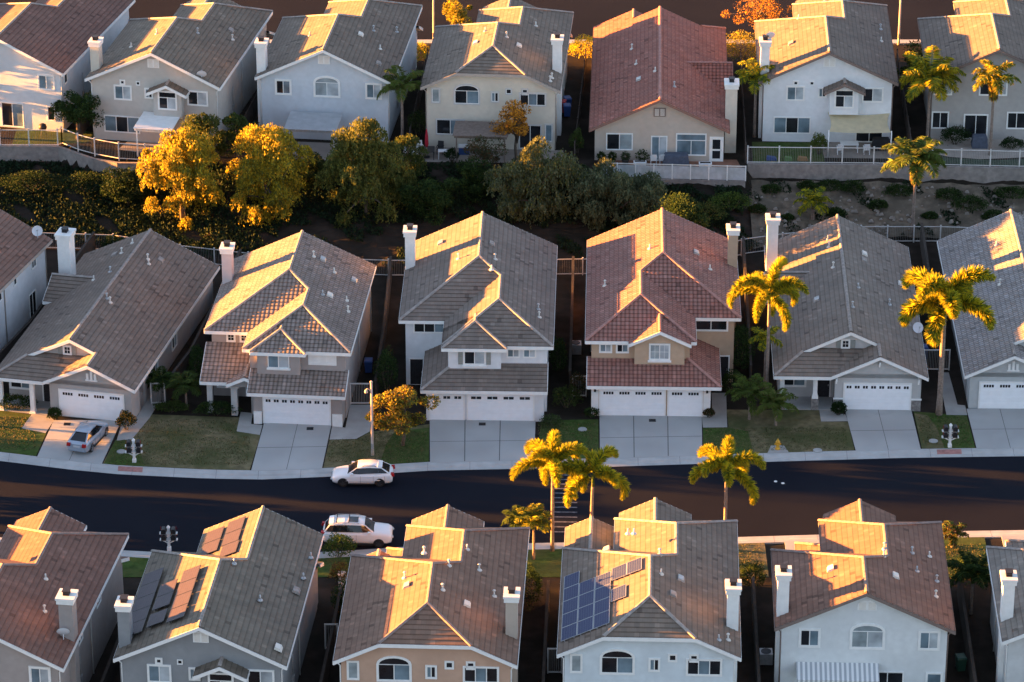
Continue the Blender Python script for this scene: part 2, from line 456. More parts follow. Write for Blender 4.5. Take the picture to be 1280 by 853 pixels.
def door(root, face, x, y, z, w=.95, h=2.1, m=None, glassy=False):
    M = fmat(face, x, y, z); d = MB(); hw = w / 2
    d.box(-hw, hw, -.02, .03, 0, h)
    if not glassy:
        for (a, b) in ((.12, .75), (.9, 1.95)):
            for sg in (-1, 1): d.box(sg * .22 - .15, sg * .22 + .15, -.035, -.02, a, b)
    fr = MB(); fr.box(-hw - .1, -hw, -.05, .02, 0, h + .1); fr.box(hw, hw + .1, -.05, .02, 0, h + .1); fr.box(-hw, hw, -.05, .02, h, h + .1)
    hd = MB(); hd.box(hw - .12, hw - .07, -.07, -.02, .95, 1.1)
    for b_ in (d, fr, hd): b_.transform(M)
    o = d.build('door', m or DARKM, root); fr.build('door_frame', WHITE, o); hd.build('handle', GREYM, o)
    if glassy:
        g = MB(); g.face([(-hw + .15, -.027, .25), (hw - .15, -.027, .25), (hw - .15, -.027, .95), (-hw + .15, -.027, .95)]); g.face([(-hw + .15, -.027, 1.1), (hw - .15, -.027, 1.1), (hw - .15, -.027, 1.95), (-hw + .15, -.027, 1.95)])
        g.transform(M); g.build('pane', G_DARK, o)
    return o

def gable_vent(root, face, x, y, z, kind='arch', m=None):
    M = fmat(face, x, y, z); b = MB(); l = MB()
    if kind == 'arch':
        k = 8; pts = [(-.62, 0), (.62, 0), (.62, .3)] + [(.62 * math.cos(math.pi * i / k), .3 + .45 * math.sin(math.pi * i / k)) for i in range(1, k)] + [(-.62, .3)]
        b.prism([(px, .01, pz) for px, pz in pts], (0, -.06, 0))
        for sx in (-.3, .3):
            for i in range(6): l.box(sx - .22, sx + .22, -.07, -.05, .06 + i * .09, .11 + i * .09)
    elif kind == 'square':
        b.box(-.5, .5, -.06, .01, 0, .78)
        for sx in (-.23, .23):
            for i in range(7): l.box(sx - .18, sx + .18, -.075, -.055, .08 + i * .09, .13 + i * .09)
    else:  # three-finger vent
        for dx, hh in ((-.3, .5), (0, .72), (.3, .5)): b.box(dx - .09, dx + .09, -.07, .01, .1, .1 + hh)
        b.box(-.46, .46, -.09, .01, 0, .1)
    b.transform(M); l.transform(M)
    o = b.build('gable_vent', m or WHITE, root)
    if l.f: l.build('louvre', OFFWHITE, o)

def chimney(root, x, y, zb, zt, wx=.75, wy=1.05, m=None, arrest=True, cap=True):
    c = MB(); c.box(x - wx / 2, x + wx / 2, y - wy / 2, y + wy / 2, zb, zt)
    o = c.build('chimney', m or WHITE, root)
    k = MB(); k.box(x - wx / 2 - .1, x + wx / 2 + .1, y - wy / 2 - .1, y + wy / 2 + .1, zt - .42, zt - .12); k.box(x - wx / 2 - .15, x + wx / 2 + .15, y - wy / 2 - .15, y + wy / 2 + .15, zt - .12, zt + .03)
    k.build('chimney_cap', WHITE, o)
    a = MB(); a.box(x - .2, x + .2, y - .25, y + .25, zt + .03, zt + .1)
    for sx in (-.17, .17):
        for sy in (-.22, 0, .22): a.box(x + sx - .025, x + sx + .025, y + sy - .025, y + sy + .025, zt + .1, zt + .32)
    a.box(x - .15, x + .15, y - .2, y + .2, zt + .1, zt + .3); a.box(x - .25, x + .25, y - .3, y + .3, zt + .32, zt + .36)
    a.build('spark_arrestor', DARKM, o)
    return o

def roof_z(cx, hw, ze, x, pitch=PITCH): return ze + pitch * (hw - abs(x - cx))
def roof_bits(root, cx, hw, ze, spots, pitch=PITCH):
    """low box vents ('v') and plumbing pipes ('p') standing on the main slopes"""
    for kind, x, y in spots:
        z = roof_z(cx, hw, ze, x, pitch); b = MB()
        sl = pitch if x < cx else -pitch
        if kind == 'v':
            w, l = .24, .32
            def q(dx, dy, dz): return (x + dx, y + dy, z + sl * dx + dz)
            b.hexa([q(-w, -l, -.02), q(w, -l, -.02), q(w, l, -.02), q(-w, l, -.02), q(-w * .7, -l * .9, .17), q(w * .7, -l * .9, .17), q(w * .7, l * .9, .17), q(-w * .7, l * .9, .17)])
            b.build('roof_vent', random.choice([GREYM, OFFWHITE, RIDGE]), root)
        else:
            b.tube([(x, y, z - .05), (x, y, z + .4)], .055, 8); b.lathe((x, y, z), [(.2, -.03), (.17, .05), (.07, .12)], 8)
            if random.random() < .5: b.lathe((x, y, z + .4), [(.1, 0), (.11, .06), (.04, .12)], 8)
            b.build('vent_pipe', OFFWHITE if random.random() < .6 else GREYM, root)

def dish(root, x, y, z, az=0.0):
    b = MB(); b.tube([(x, y, z - .3), (x, y, z + .35)], .03, 6)
    c = Vector((x, y, z + .5)); n = Vector((math.sin(az), -math.cos(az), .55)).normalized(); a = n.cross(Vector((0, 0, 1))).normalized(); e = a.cross(n)
    rings = []
    for r, dd in ((0, .0), (.2, -.015), (.36, -.06), (.42, -.085)):
        rings.append([c - n * (dd + .05) + (a * math.cos(t) + e * math.sin(t)) * r for t in [2 * math.pi * i / 16 for i in range(16)]])
    for i in range(3):
        for j in range(16):
            b.face([rings[i][j], rings[i + 1][j], rings[i + 1][(j + 1) % 16], rings[i][(j + 1) % 16]], 0, None, True)
    o = b.build('satellite_dish', mat('dish_grey', (.62, .63, .66), .4, .05), root)
    l = MB(); l.tube([c - e * .4, c + n * .4], .018, 5); l.box(*(c.x + n.x * .4 - .05, c.x + n.x * .4 + .05), c.y + n.y * .4 - .05, c.y + n.y * .4 + .05, c.z + n.z * .4 - .05, c.z + n.z * .4 + .05)
    l.build('receiver', GREYM, o)

def solar(root, cx, hw, ze, x, y, w, l, m_cell, m_frame, pitch=PITCH, lift=.14):
    """one panel on the slope: x, y = centre on plan; w along the slope (plan), l along the ridge"""
    sl = pitch if x < cx else -pitch
    n = Vector((-sl, 0, 1)).normalized()
    def q(dx, dy, h): return Vector((x + dx, y + dy, roof_z(cx, hw, ze, x, pitch) + sl * dx)) + n * h
    b = MB(); hw_, hl = w / 2, l / 2
    b.hexa([q(-hw_, -hl, lift - .04), q(hw_, -hl, lift - .04), q(hw_, hl, lift - .04), q(-hw_, hl, lift - .04), q(-hw_, -hl, lift), q(hw_, -hl, lift), q(hw_, hl, lift), q(-hw_, hl, lift)])
    for dx in (-hw_ * .6, hw_ * .6): b.hexa([q(dx - .03, -hl - .02, .02), q(dx + .03, -hl - .02, .02), q(dx + .03, hl + .02, .02), q(dx - .03, hl + .02, .02), q(dx - .03, -hl - .02, lift - .04), q(dx + .03, -hl - .02, lift - .04), q(dx + .03, hl + .02, lift - .04), q(dx - .03, hl + .02, lift - .04)])
    o = b.build('solar_panel', m_frame, root)
    c = MB(); c.face([q(-hw_ + .03, -hl + .03, lift + .004), q(hw_ - .03, -hl + .03, lift + .004), q(hw_ - .03, hl - .03, lift + .004), q(-hw_ + .03, hl - .03, lift + .004)], 0, [(0, 0), (w, 0), (w, l), (0, l)])
    c.build('cell_sheet', m_cell, o)

def porch_column(root, x, y, z0, z1, w=.32, stone=None, m=None):
    b = MB(); zs = z0 + (1.0 if stone else 0)
    b.box(x - w / 2, x + w / 2, y - w / 2, y + w / 2, zs, z1)
    b.hexa([(x - w * .75, y - w * .75, zs), (x + w * .75, y - w * .75, zs), (x + w * .75, y + w * .75, zs), (x - w * .75, y + w * .75, zs), (x - w / 2 - .01, y - w / 2 - .01, zs + .4), (x + w / 2 + .01, y - w / 2 - .01, zs + .4), (x + w / 2 + .01, y + w / 2 + .01, zs + .4), (x - w / 2 - .01, y + w / 2 + .01, zs + .4)])
    o = b.build('porch_column', m or WHITE, root)
    if stone:
        c = MB(); c.box(x - w * .85, x + w * .85, y - w * .85, y + w * .85, z0, zs - .06); c.box(x - w * .95, x + w * .95, y - w * .95, y + w * .95, zs - .06, zs)
        c.build('column_base', stone, o)
# ------------------------------------------------------------------ house kinds
OH = .45
def nested_house(name, label, loc, yaw, wall, roofm, side=1, hw=5.8, yr=19.6, yfA=5.5, hwB=4.1, yfB=1.2, C=None, rear='gable', dr=3.0,
                 ze=5.5, garage=(-3.6, 5.1), lower=None, flip=False, ridge=None, fascia=None, soffit=None, bfront='hip', lowz=2.75, group=None):
    """two storeys under three stepped hips: A across the whole width, B narrower on one side, C a small bay.
    front is -y; flip turns the house so that its rear faces the camera"""
    root = thing(name, label, 'house', loc, R(yaw + (180 if flip else 0)), group)
    root['hw'] = hw
    s = side; rf = Roof(); p = PITCH; fascia = fascia or WHITE; soffit = soffit or OFFWHITE; ridge = ridge or RIDGE
    X1 = s * hw; X0 = -s * hw
    def z(d): return ze + p * d
    # A: side opposite B
    a, fa = [((X0, yfA), 0), ((0, yfA + hw), hw)], ['r']
    b, fb = end_chain(X0, 0, hw, yr, -1, rear, dr)
    rf.plane([(q[0][0], q[0][1], z(q[1])) for q in a] + [(q[0][0], q[0][1], z(q[1])) for q in reversed(b)], fa + ['r'] + list(reversed(fb)) + ['e'])
    # A: side of B (hip edge only drawn above B's ridge)
    b, fb = end_chain(X1, 0, hw, yr, -1, rear, dr)
    rf.plane([(X1, yfA, ze), (0, yfA + hw, z(hw))] + [(q[0][0], q[0][1], z(q[1])) for q in reversed(b)], ['', ''] + list(reversed(fb)) + ['e'])
    xb = s * (hw - hwB)
    rf.cap((xb, yfA + hwB, z(hwB)), (0, yfA + hw, z(hw)))
    rf.plane([(-hw, yfA, ze), (hw, yfA, ze), (0, yfA + hw, z(hw))], ['e', '', ''])
    if rear == 'jerkin': rf.plane([(-hw + dr, yr, z(dr)), (hw - dr, yr, z(dr)), (0, yr - (hw - dr), z(hw))], ['e', '', ''])
    # B
    xi = s * (hw - 2 * hwB)
    ya = yfB + hwB if bfront == 'hip' else yfB
    rf.plane([(X1, yfA, ze), (X1, yfB, ze), (xb, ya, z(hwB)), (xb, yfA + hwB, z(hwB))], ['e', 'r' if bfront == 'hip' else 'e', '', ''])
    rf.plane([(xi, yfA, ze), (xi, yfB, ze), (xb, ya, z(hwB)), (xb, yfA + hwB, z(hwB))], ['e', 'r' if bfront == 'hip' else 'e', 'r', ''])
    if bfront == 'hip': rf.plane([(xi, yfB, ze), (X1, yfB, ze), (xb, ya, z(hwB))], ['e', '', ''])
    w = MB()
    w.box(-hw + OH, hw - OH, yfA + OH, yr - OH, -.3, ze + .06)
    w.box(min(xi + s * OH, X1 - s * OH), max(xi + s * OH, X1 - s * OH), yfB + OH, yfA + OH, -.3, ze + .06)
    if rear in ('gable', 'jerkin'): gable_wall(w, 0, hw, yr - OH - .155, ze, d=None if rear == 'gable' else dr)
    if bfront == 'gable': gable_wall(w, xb, hwB, yfB + OH - .005, ze)
    if C:
        cx, ch, cy, ck = C
        simple_roof(rf, cx, ch, cy, yfB + ch + .6, ze, ck, 'gable')
        w.box(cx - ch + OH, cx + ch - OH, cy + OH - .003, yfB + OH + .1, lowz + .4, ze + .06)
        if ck == 'gable': gable_wall(w, cx, ch, cy + OH - .006, ze)
    # garage storey
    if garage:
        g0, g1 = garage
        w.box(g0, g1, 0, yfB + OH + .2, -.3, lowz + .02)
    if lower:
        xl, xr, hip = lower; yb = yfB + OH + .15; dz = p * (yb + .7)
        run = yb + .7
        if hip < 0:
            rf.plane([(xl, -.7, lowz), (xr, -.7, lowz), (xr, yb, lowz + dz), (xl + run, yb, lowz + dz)], ['e', 'e', '', ''])
            rf.plane([(xl, -.7, lowz), (xl + run, yb, lowz + dz), (xl + run, yfA + OH + .1, lowz + dz), (xl, yfA + OH + .1, lowz)], ['r', '', '', 'e'])
        elif hip > 0:
            rf.plane([(xl, -.7, lowz), (xr, -.7, lowz), (xr - run, yb, lowz + dz), (xl, yb, lowz + dz)], ['e', '', '', 'e'])
            rf.plane([(xr, -.7, lowz), (xr - run, yb, lowz + dz), (xr - run, yfA + OH + .1, lowz + dz), (xr, yfA + OH + .1, lowz)], ['r', '', '', 'e'])
        else:
            rf.plane([(xl, -.7, lowz), (xr, -.7, lowz), (xr, yb, lowz + dz), (xl, yb, lowz + dz)], ['e', 'e', '', 'e'])
    w.build('wall', wall, root)
    rf.build(root, roofm, ridge, soffit, fascia)
    for sx in (-1, 1):
        for yy, fy in ((yr - OH + .05, 1), (yr * .55, 0)):
            q = MB(); xx = sx * (hw - OH + .06)
            q.tube([(sx * (hw - .03), yy - .1, ze - .2), (xx, yy - .1, ze - .55), (xx, yy - .1, .1)], .045, 6); q.build('downspout', fascia, root)
    q = MB(); q.box(-(hw - OH) - .14, -(hw - OH), yr * .7, yr * .7 + .4, 1.1, 1.8); q.tube([(-(hw - OH) - .06, yr * .7 + .2, 1.8), (-(hw - OH) - .06, yr * .7 + .2, 3.4)], .03, 6); q.build('meter_box', GREYM, root)
    return root

def porch_roof(root, cx, hw, y0, y1, ze, roofm, front='gable', wall=None, fascia=None, ridge=None, name='porch_roof'):
    rf = Roof(); simple_roof(rf, cx, hw, y0, y1, ze, front, 'gable')
    o = rf.build(root, roofm, ridge or RIDGE, OFFWHITE, fascia or WHITE, name)
    if wall:
        w = MB(); gable_wall(w, cx, hw, y0 + .3, ze, oh=.25); w.build('gable_wall', wall, o)
    return o
def lean_to(root, x0, x1, y0, y1, ze, roofm, rise=None, name='porch_roof', fascia=None, flags=('e', 'e', '', 'e')):
    rf = Roof(); dz = (y1 - y0) * PITCH if rise is None else rise
    rf.plane([(x0, y0, ze), (x1, y0, ze), (x1, y1, ze + dz), (x0, y1, ze + dz)], list(flags))
    return rf.build(root, roofm, RIDGE, OFFWHITE, fascia or WHITE, name)

def single_house(name, label, loc, yaw, wall, roofm, mirror=1, hw=5.7, yr=23.3, ze=2.9, gx=2.1, ghw=3.57, d=2.15, stone=None, flip=False, ridge=None, wing=True, fascia=None, group=None):
    """one storey: long gable with a gablet over the porch and a garage gable to the front"""
    root = thing(name, label, 'house', loc, R(yaw + (180 if flip else 0)), group); root['hw'] = hw
    rf = Roof(); p = PITCH; s = mirror; fascia = fascia or WHITE; ridge = ridge or RIDGE
    def z(dd): return ze + p * dd
    yf = -.5
    X0, X1 = -s * hw, s * hw
    # porch-side slope: hip edge, gablet rake, ridge, rear rake
    rf.plane([(X0, yf, ze), (X0 + s * d, yf + d, z(d)), (0, yf + d, z(hw)), (0, yr, z(hw)), (X0, yr, ze)], ['r', 'e', 'r', 'e', 'e'])
    # garage-side slope runs unbroken from the rear to the garage gable
    xg = s * gx; gz = ghw; GX1 = xg + s * ghw
    dg = hw - abs(xg)                      # plan distance of the garage ridge from the main eave
    rf.plane([(X1, yf, ze), (xg, yf, z(dg)), (xg, yf + d, z(dg)), (0, yf + d, z(hw)), (0, yr, z(hw)), (X1, yr, ze)], ['e', 'r', 'e', '', 'e', 'e'])
    # garage gable inner slope
    rf.plane([(xg - s * dg, yf, ze), (xg, yf, z(dg)), (xg, yf + d + dg, z(dg)), (xg - s * dg, yf + d + dg, ze)], ['e', '', '', ''])
    # porch slope
    e = d + .4
    rf.plane([(X0, yf, ze), (xg - s * (dg - .05), yf, ze), (xg - s * .05, yf + e, z(e)), (X0 + s * e, yf + e, z(e))], ['e', '', '', ''])
    w = MB()
    gi = xg - s * (dg - .35)               # inner garage wall
    ga, gb = sorted((gi, X1 - s * OH))
    w.box(ga, gb, 0, 3, -.3, ze + .05)
    zt = ze - .2
    w.prism([(gi, .0, ze - .3), (X1 - s * OH, .0, ze - .3), (X1 - s * OH, .0, zt + p * OH), (xg, .0, zt + p * dg), (gi, .0, zt + p * .35)], (0, .16, 0))
    w.box(-hw + OH, hw - OH, 2.0, yr - OH, -.3, ze + .05)
    gable_wall(w, 0, hw, yr - OH - .155, ze)
    # gablet wall
    w.prism([(X0 + s * (d + .3), yf + d + .35, z(d) - .2), (xg + s * .5, yf + d + .35, z(d) - .2), (xg + s*.5, yf + d + .35, z(dg - .5) - .2), (0, yf + d + .35, z(hw) - .2), (X0 + s * (d + .3), yf + d + .35, z(d + .3) - .2)], (0, .16, 0))
    if wing:
        # side wing: shallow gable running out to the porch side
        y0, y1 = 12.5, 17.5; ym = (y0 + y1) / 2; xo = X0 - s * .25; xi_ = X0 + s * 3.2; zz = ze + .25
        rf.plane([(xo, y0, zz), (xi_, y0, zz), (xi_, ym, zz + p * 2.5), (xo, ym, zz + p * 2.5)], ['e', '', 'r', 'e'])
        rf.plane([(xo, y1, zz), (xi_, y1, zz), (xi_, ym, zz + p * 2.5), (xo, ym, zz + p * 2.5)], ['e', '', '', 'e'])
        a_, b_ = sorted((X0 + s * .1, X0 + s * 1.5))
        w.box(a_, b_, y0 + .4, y1 - .4, -.3, zz + .02)
        w.prism([(X0 + s * .1, y0 + .4, zz - .1), (X0 + s * .1, y1 - .4, zz - .1), (X0 + s * .1, ym, zz + p * 2.1 - .15)], (s * .16, 0, 0))
    w.build('wall', wall, root)
    rf.build(root, roofm, ridge, OFFWHITE, fascia)
    return root

# ------------------------------------------------------------------ materials of the houses
S_M0 = stucco('stucco_white', (.62, .63, .64)); S_M1 = stucco('stucco_grey_taupe', (.40, .385, .37)); S_M2 = stucco('stucco_mauve_taupe', (.36, .32, .30))
S_M3 = stucco('stucco_bright_white', (.72, .74, .76)); S_M4 = stucco('stucco_peach', (.50, .37, .26)); S_M5 = stucco('stucco_pale_grey', (.50, .50, .49)); S_M6 = stucco('stucco_cool_grey', (.46, .48, .48))
S_F0 = stucco('stucco_brown_grey', (.36, .32, .30)); S_F1 = stucco('stucco_slate_grey', (.26, .27, .28)); S_F2 = stucco('stucco_warm_peach', (.55, .36, .26)); S_F3 = stucco('stucco_ice_white', (.64, .70, .73)); S_F4 = stucco('stucco_plain_white', (.68, .70, .70)); S_F5 = stucco('stucco_light_grey', (.55, .56, .56))
S_B0 = stucco('stucco_chalk_white', (.62, .65, .68)); S_B1 = stucco('stucco_greige', (.50, .47, .43)); S_B2 = stucco('stucco_pale_blue', (.55, .60, .65)); S_B3 = stucco('stucco_cream', (.62, .57, .48)); S_B4 = stucco('stucco_tan', (.52, .44, .37)); S_B5 = stucco('stucco_clean_white', (.72, .74, .76)); S_B6 = stucco('stucco_stone', (.40, .38, .36))
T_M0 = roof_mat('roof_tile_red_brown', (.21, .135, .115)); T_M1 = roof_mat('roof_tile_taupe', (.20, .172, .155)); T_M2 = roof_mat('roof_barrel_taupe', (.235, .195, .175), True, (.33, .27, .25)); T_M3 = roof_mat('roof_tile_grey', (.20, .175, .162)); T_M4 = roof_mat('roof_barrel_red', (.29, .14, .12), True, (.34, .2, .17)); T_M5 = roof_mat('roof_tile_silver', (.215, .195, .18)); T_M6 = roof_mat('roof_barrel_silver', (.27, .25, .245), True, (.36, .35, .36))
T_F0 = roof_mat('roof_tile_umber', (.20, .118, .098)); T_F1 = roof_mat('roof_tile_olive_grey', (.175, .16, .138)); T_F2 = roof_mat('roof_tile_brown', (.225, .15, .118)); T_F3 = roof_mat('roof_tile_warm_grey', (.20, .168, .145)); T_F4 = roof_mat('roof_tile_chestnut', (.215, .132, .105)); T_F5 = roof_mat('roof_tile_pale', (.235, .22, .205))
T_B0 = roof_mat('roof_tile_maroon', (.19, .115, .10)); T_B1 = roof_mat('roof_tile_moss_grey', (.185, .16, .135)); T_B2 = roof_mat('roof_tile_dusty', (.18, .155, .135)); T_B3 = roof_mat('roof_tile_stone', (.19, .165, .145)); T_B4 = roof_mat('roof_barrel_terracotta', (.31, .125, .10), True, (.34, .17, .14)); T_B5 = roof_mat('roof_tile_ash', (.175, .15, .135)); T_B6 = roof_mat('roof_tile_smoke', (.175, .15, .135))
R_RED = mat('ridge_tile_red', (.36, .19, .16), .85, .2, 3); R_BRN = mat('ridge_tile_brown', (.235, .18, .16), .85, .2, 3)
F_RED = mat('fascia_red_brown', (.26, .14, .11), .8, .1, 3); F_BRN = mat('fascia_brown', (.2, .15, .13), .8, .1, 3); F_TAN = mat('fascia_taupe', (.40, .35, .31), .8, .1, 3)
TR_TAN = mat('trim_tan', (.60, .55, .47), .8, .06, 3); TR_GRY = mat('trim_stone_grey', (.52, .51, .50), .8, .06, 3)
SHUT = mat('shutter_grey_green', (.27, .28, .26), .6, .1, 4)

# ------------------------------------------------------------------ middle row: fronts to the camera
Z0 = .16
def deco_M3():
    h = nested_house('two_storey_house', 'white two-storey house with grey flat-tile roof, three-car garage with single door on the left', (-2.8, 6.4, Z0), -1.5, S_M3, T_M3, 1, yfB=1.25, C=(0, 2.4, .75, 'hip'), garage=(-3.55, 5.15), lower=(-3.9, 5.4, -1))
    garage_door(h, -3.25, -.8, -.03, 0, lites=3); garage_door(h, -.45, 4.35, -.03, 0, lites=4)
    for x in (2.85, 4.05): window(h, 'front', x, yfw(1.25), 4.42, .85, .62, 2, trim=.07, panes=(G_BLUE, G_SILV))
    window(h, 'front', 0, .75 + OH - .006, 4.05, 1.5, 1.15, 2, panes=(G_DARK, G_SILV), sill=True, shutters=SHUT, trim=.09)
    window(h, 'front', -3.55, 5.5 + OH, 4.35, 2.3, .75, 3, trim=.08, panes=(G_DARK, G_DARK, G_BLUE))
    door(h, 'front', -4.55, 5.5 + OH, 0, m=DARKM)
    for y in (9, 13.5): window(h, 'right', 5.35, y, 4.1, 1.1, 1.0, 2, trim=.07)
    chimney(h, -5.42, 15.1, -.2, 8.75)
    roof_bits(h, 0, 5.8, 5.5, [('p', 1.2, 12), ('v', .9, 14.5), ('p', 4.6, 6.5), ('p', 4.7, 5.2), ('p', 1.0, 9.9), ('v', -3.2, 17), ('p', -1.6, 12.4)])
    return h
def yfw(y): return y + OH
def deco_M4():
    h = nested_house('two_storey_house', 'peach two-storey house with red barrel-tile roof and white three-car garage', (11.2, 7.1, Z0), -1.5, S_M4, T_M4, -1, yfB=1.25, C=(-.3, 2.3, .75, 'gable'), garage=(-5.3, 3.5), lower=(-5.65, 4.25, 1), ridge=R_RED)
    garage_door(h, -4.65, .1, -.03, 0, lites=4, pairs=False); garage_door(h, .42, 2.85, -.03, 0, lites=2, pairs=False)
    for x in (-4.3, -3.05): window(h, 'front', x, yfw(1.25), 4.42, .8, .62, 2, trim=.09, panes=(G_BLUE, G_SILV) if x < -4 else (G_DARK, G_BLUE))
    window(h, 'front', -.3, .75 + OH - .006, 4.1, 1.4, 1.2, 2, panes=(G_BLIND, G_SILV), sill=True, trim=.09, grid=True)
    window(h, 'front', 3.6, 5.5 + OH, 4.3, 2.4, .85, 2, trim=.1, panes=(G_DARK, G_DARK))
    b = MB(); b.box(-5.31, -4.79, -.02, .02, 0, 2.5); b.box(2.99, 3.51, -.02, .02, 0, 2.5)
    for i in range(6): b.box(-5.315, -4.785, -.03, -.018, .05 + i * .41, .41 + i * .41); b.box(2.985, 3.515, -.03, -.018, .05 + i * .41, .41 + i * .41)
    b.build('pilaster', WHITE, h)
    for x in (-5.05, 3.25):
        l = MB(); l.box(x - .08, x + .08, -.2, -.03, 2.0, 2.3); l.box(x - .11, x + .11, -.22, -.02, 2.3, 2.34); l.build('wall_lantern', DARKM, h)
    window(h, 'left', -5.35, 10, 4.1, 1.2, 1.0, 2, trim=.07)
    door(h, 'front', 4.5, 5.5 + OH, 0, m=DARKM)
    chimney(h, 5.4, 15.0, -.2, 8.75, m=S_M4)
    roof_bits(h, 0, 5.8, 5.5, [('p', -4.4, 9.6), ('p', -1.0, 13), ('v', 2.6, 14), ('p', 3.6, 12)])
    return h
def deco_M2():
    h = nested_house('two_storey_house', 'taupe two-storey house with grey barrel-tile roof and arched entry porch', (-17.6, 5.9, Z0), -5, S_M2, T_M2, 1, hw=5.65, yr=16.7, yfA=3.9, hwB=4.0, yfB=1.0, C=(.3, 2.05, .55, 'hip'), garage=(-1.5, 5.1), lower=(-1.85, 5.4, 0))
    garage_door(h, -.7, 4.15, -.03, 0, lites=8)
    o = MB(); o.box(-1.5, -.9, -.12, .02, -.1, .95); o.box(4.35, 5.1, -.12, .02, -.1, .95); o.build('pilaster_base', WHITE, h)
    window(h, 'front', 2.9, yfw(1.0), 4.4, .6, .62, 1, trim=.06, panes=(G_SILV,)); window(h, 'front', 4.1, yfw(1.0), 4.4, .6, .62, 1, trim=.06, panes=(G_SILV,))
    b = MB(); b.box(2.45, 4.55, yfw(1.0) - .03, yfw(1.0) + .02, 4.22, 5.2); b.build('panel', WHITE, h)
    window(h, 'front', .3, .55 + OH - .006, 4.1, 1.55, 1.15, 2, panes=(G_BLUE, G_SILV), sill=True, trim=.02)
    for x in (-3.75, -2.75, -1.75): window(h, 'front', x, yfw(3.9), 4.55, .5, .55, 1, trim=.1, panes=(G_DARK,), grid=True)
    lean_to(h, -5.6, -2.2, .9, yfw(3.9), 2.75, T_M2)
    porch_roof(h, -2.2, 1.35, .45, 4.4, 2.8, T_M2, wall=S_M2)
    w = MB(); w.box(-5.2, -4.8, 1.4, 1.8, -.2, 2.8); w.box(-3.35, -2.9, 1.1, 1.5, -.2, 2.8)
    k = 8
    for i in range(k):      # arch over the entry
        t0, t1 = math.pi * i / k, math.pi * (i + 1) / k
        x0, z0, x1, z1 = -2.2 + .68 * math.cos(t0), 2.0 + .5 * math.sin(t0), -2.2 + .68 * math.cos(t1), 2.0 + .5 * math.sin(t1)
        w.hexa([(x1, 1.1, z1), (x0, 1.1, z0), (x0, 1.5, z0), (x1, 1.5, z1), (x1, 1.1, 2.85), (x0, 1.1, 2.85), (x0, 1.5, 2.85), (x1, 1.5, 2.85)])
    w.box(-2.9, -2.88, 1.1, 1.5, 0, 2.85)
    w.build('porch_column', S_M5, h)
    window(h, 'front', -4.1, yfw(3.9), .7, 1.5, 1.3, 2, panes=(G_DARK,)); door(h, 'front', -2.2, yfw(3.9), 0)
    for y in (8, 12.5): window(h, 'right', 5.2, y, 4.1, 1.0, .9, 2, trim=.06)
    chimney(h, -5.2, 12.6, -.2, 8.55, m=stucco('chimney_stucco_mauve', (.55, .50, .50)))
    roof_bits(h, 0, 5.65, 5.5, [('p', 1.3, 13.4), ('v', 2.0, 13.6), ('p', 3.0, 12.4), ('p', 4.4, 8.8), ('p', 4.7, 7.2), ('v', 3.2, 8.4), ('p', 2.7, 8.0), ('v', 4.5, 12.6)])
    return h
def single_front(h, s, hw=5.7, stone=None, vent3=True, lites=8, pairs=True):
    garage_door(h, *sorted((s * -.4, s * 4.45)), -.03, 0, lites=lites, pairs=pairs)
    window(h, 'front', s * -.35, -.5 + 2.15 + .35, 4.15, .5, .6, 1, trim=.09, panes=(G_DARK,), grid=True, shutters=SHUT)
    window(h, 'front', s * -4.1, 2.0, .95, 1.65, 1.05, 2, trim=.12, panes=(G_DARK, G_BLUE)); door(h, 'front', s * -1.9, 2.0, 0, m=DARKM)
    porch_column(h, s * -5.05, .1, -.1, 2.75, stone=stone); porch_column(h, s * -2.6, .1, -.1, 2.75, stone=stone)
    b = MB(); b.box(*sorted((s * -5.3, s * -1.2)), -.1, 2.0, -.2, .03); b.build('porch_floor', CONC, h)
    b = MB(); b.box(*sorted((s * -5.3, s * -1.1)), -.0, .2, 2.5, 2.75); b.build('porch_beam', WHITE, h)
    gable_vent(h, 'front', s * 2.1, -.0, 3.1, 'finger') if vent3 else None
def deco_M5():
    h = single_house('single_storey_house', 'pale grey single-storey house with grey tile roof, stone-based porch columns and white two-car garage', (25.15, 8.2, Z0), -1.7, S_M5, T_M5)
    single_front(h, 1, stone=STONE, vent3=False)
    for x0, x1 in ((-1.2, -.52), (4.57, 5.27)):
        b = MB(); b.box(x0, x1, -.07, .02, -.2, .85); b.build('stone_base', STONE, h)
    b = MB(); b.box(-1.25, -.51, -.1, .02, .85, .95); b.box(4.56, 5.32, -.1, .02, .85, .95)
    for x, zz in ((2.1, 4.0), (-1.05, 2.6), (5.05, 2.6)): b.box(x - .06, x + .06, -.5, .0, zz - .1, zz + .1); b.box(x - .06, x + .06, -.1, .01, zz - .45, zz)
    b.build('bracket', WHITE, h)
    chimney(h, -5.3, 18.9, -.2, 7.3, wx=.85, wy=1.1)
    roof_bits(h, 0, 5.7, 2.9, [('p', -.9, 19.5), ('p', -.9, 18), ('p', -.75, 14), ('v', -2.2, 9.5), ('v', 1.9, 17.8), ('v', 1.8, 16.5), ('p', 1.0, 10.6), ('p', 3.4, 10), ('v', 4.6, 15), ('p', .35, 6.4)])
    window(h, 'right', 5.25, 12, 1.0, 1.2, 1.0, 2, trim=.07)
    dish(h, 5.4, 7.0, 3.0, .3)
    return h
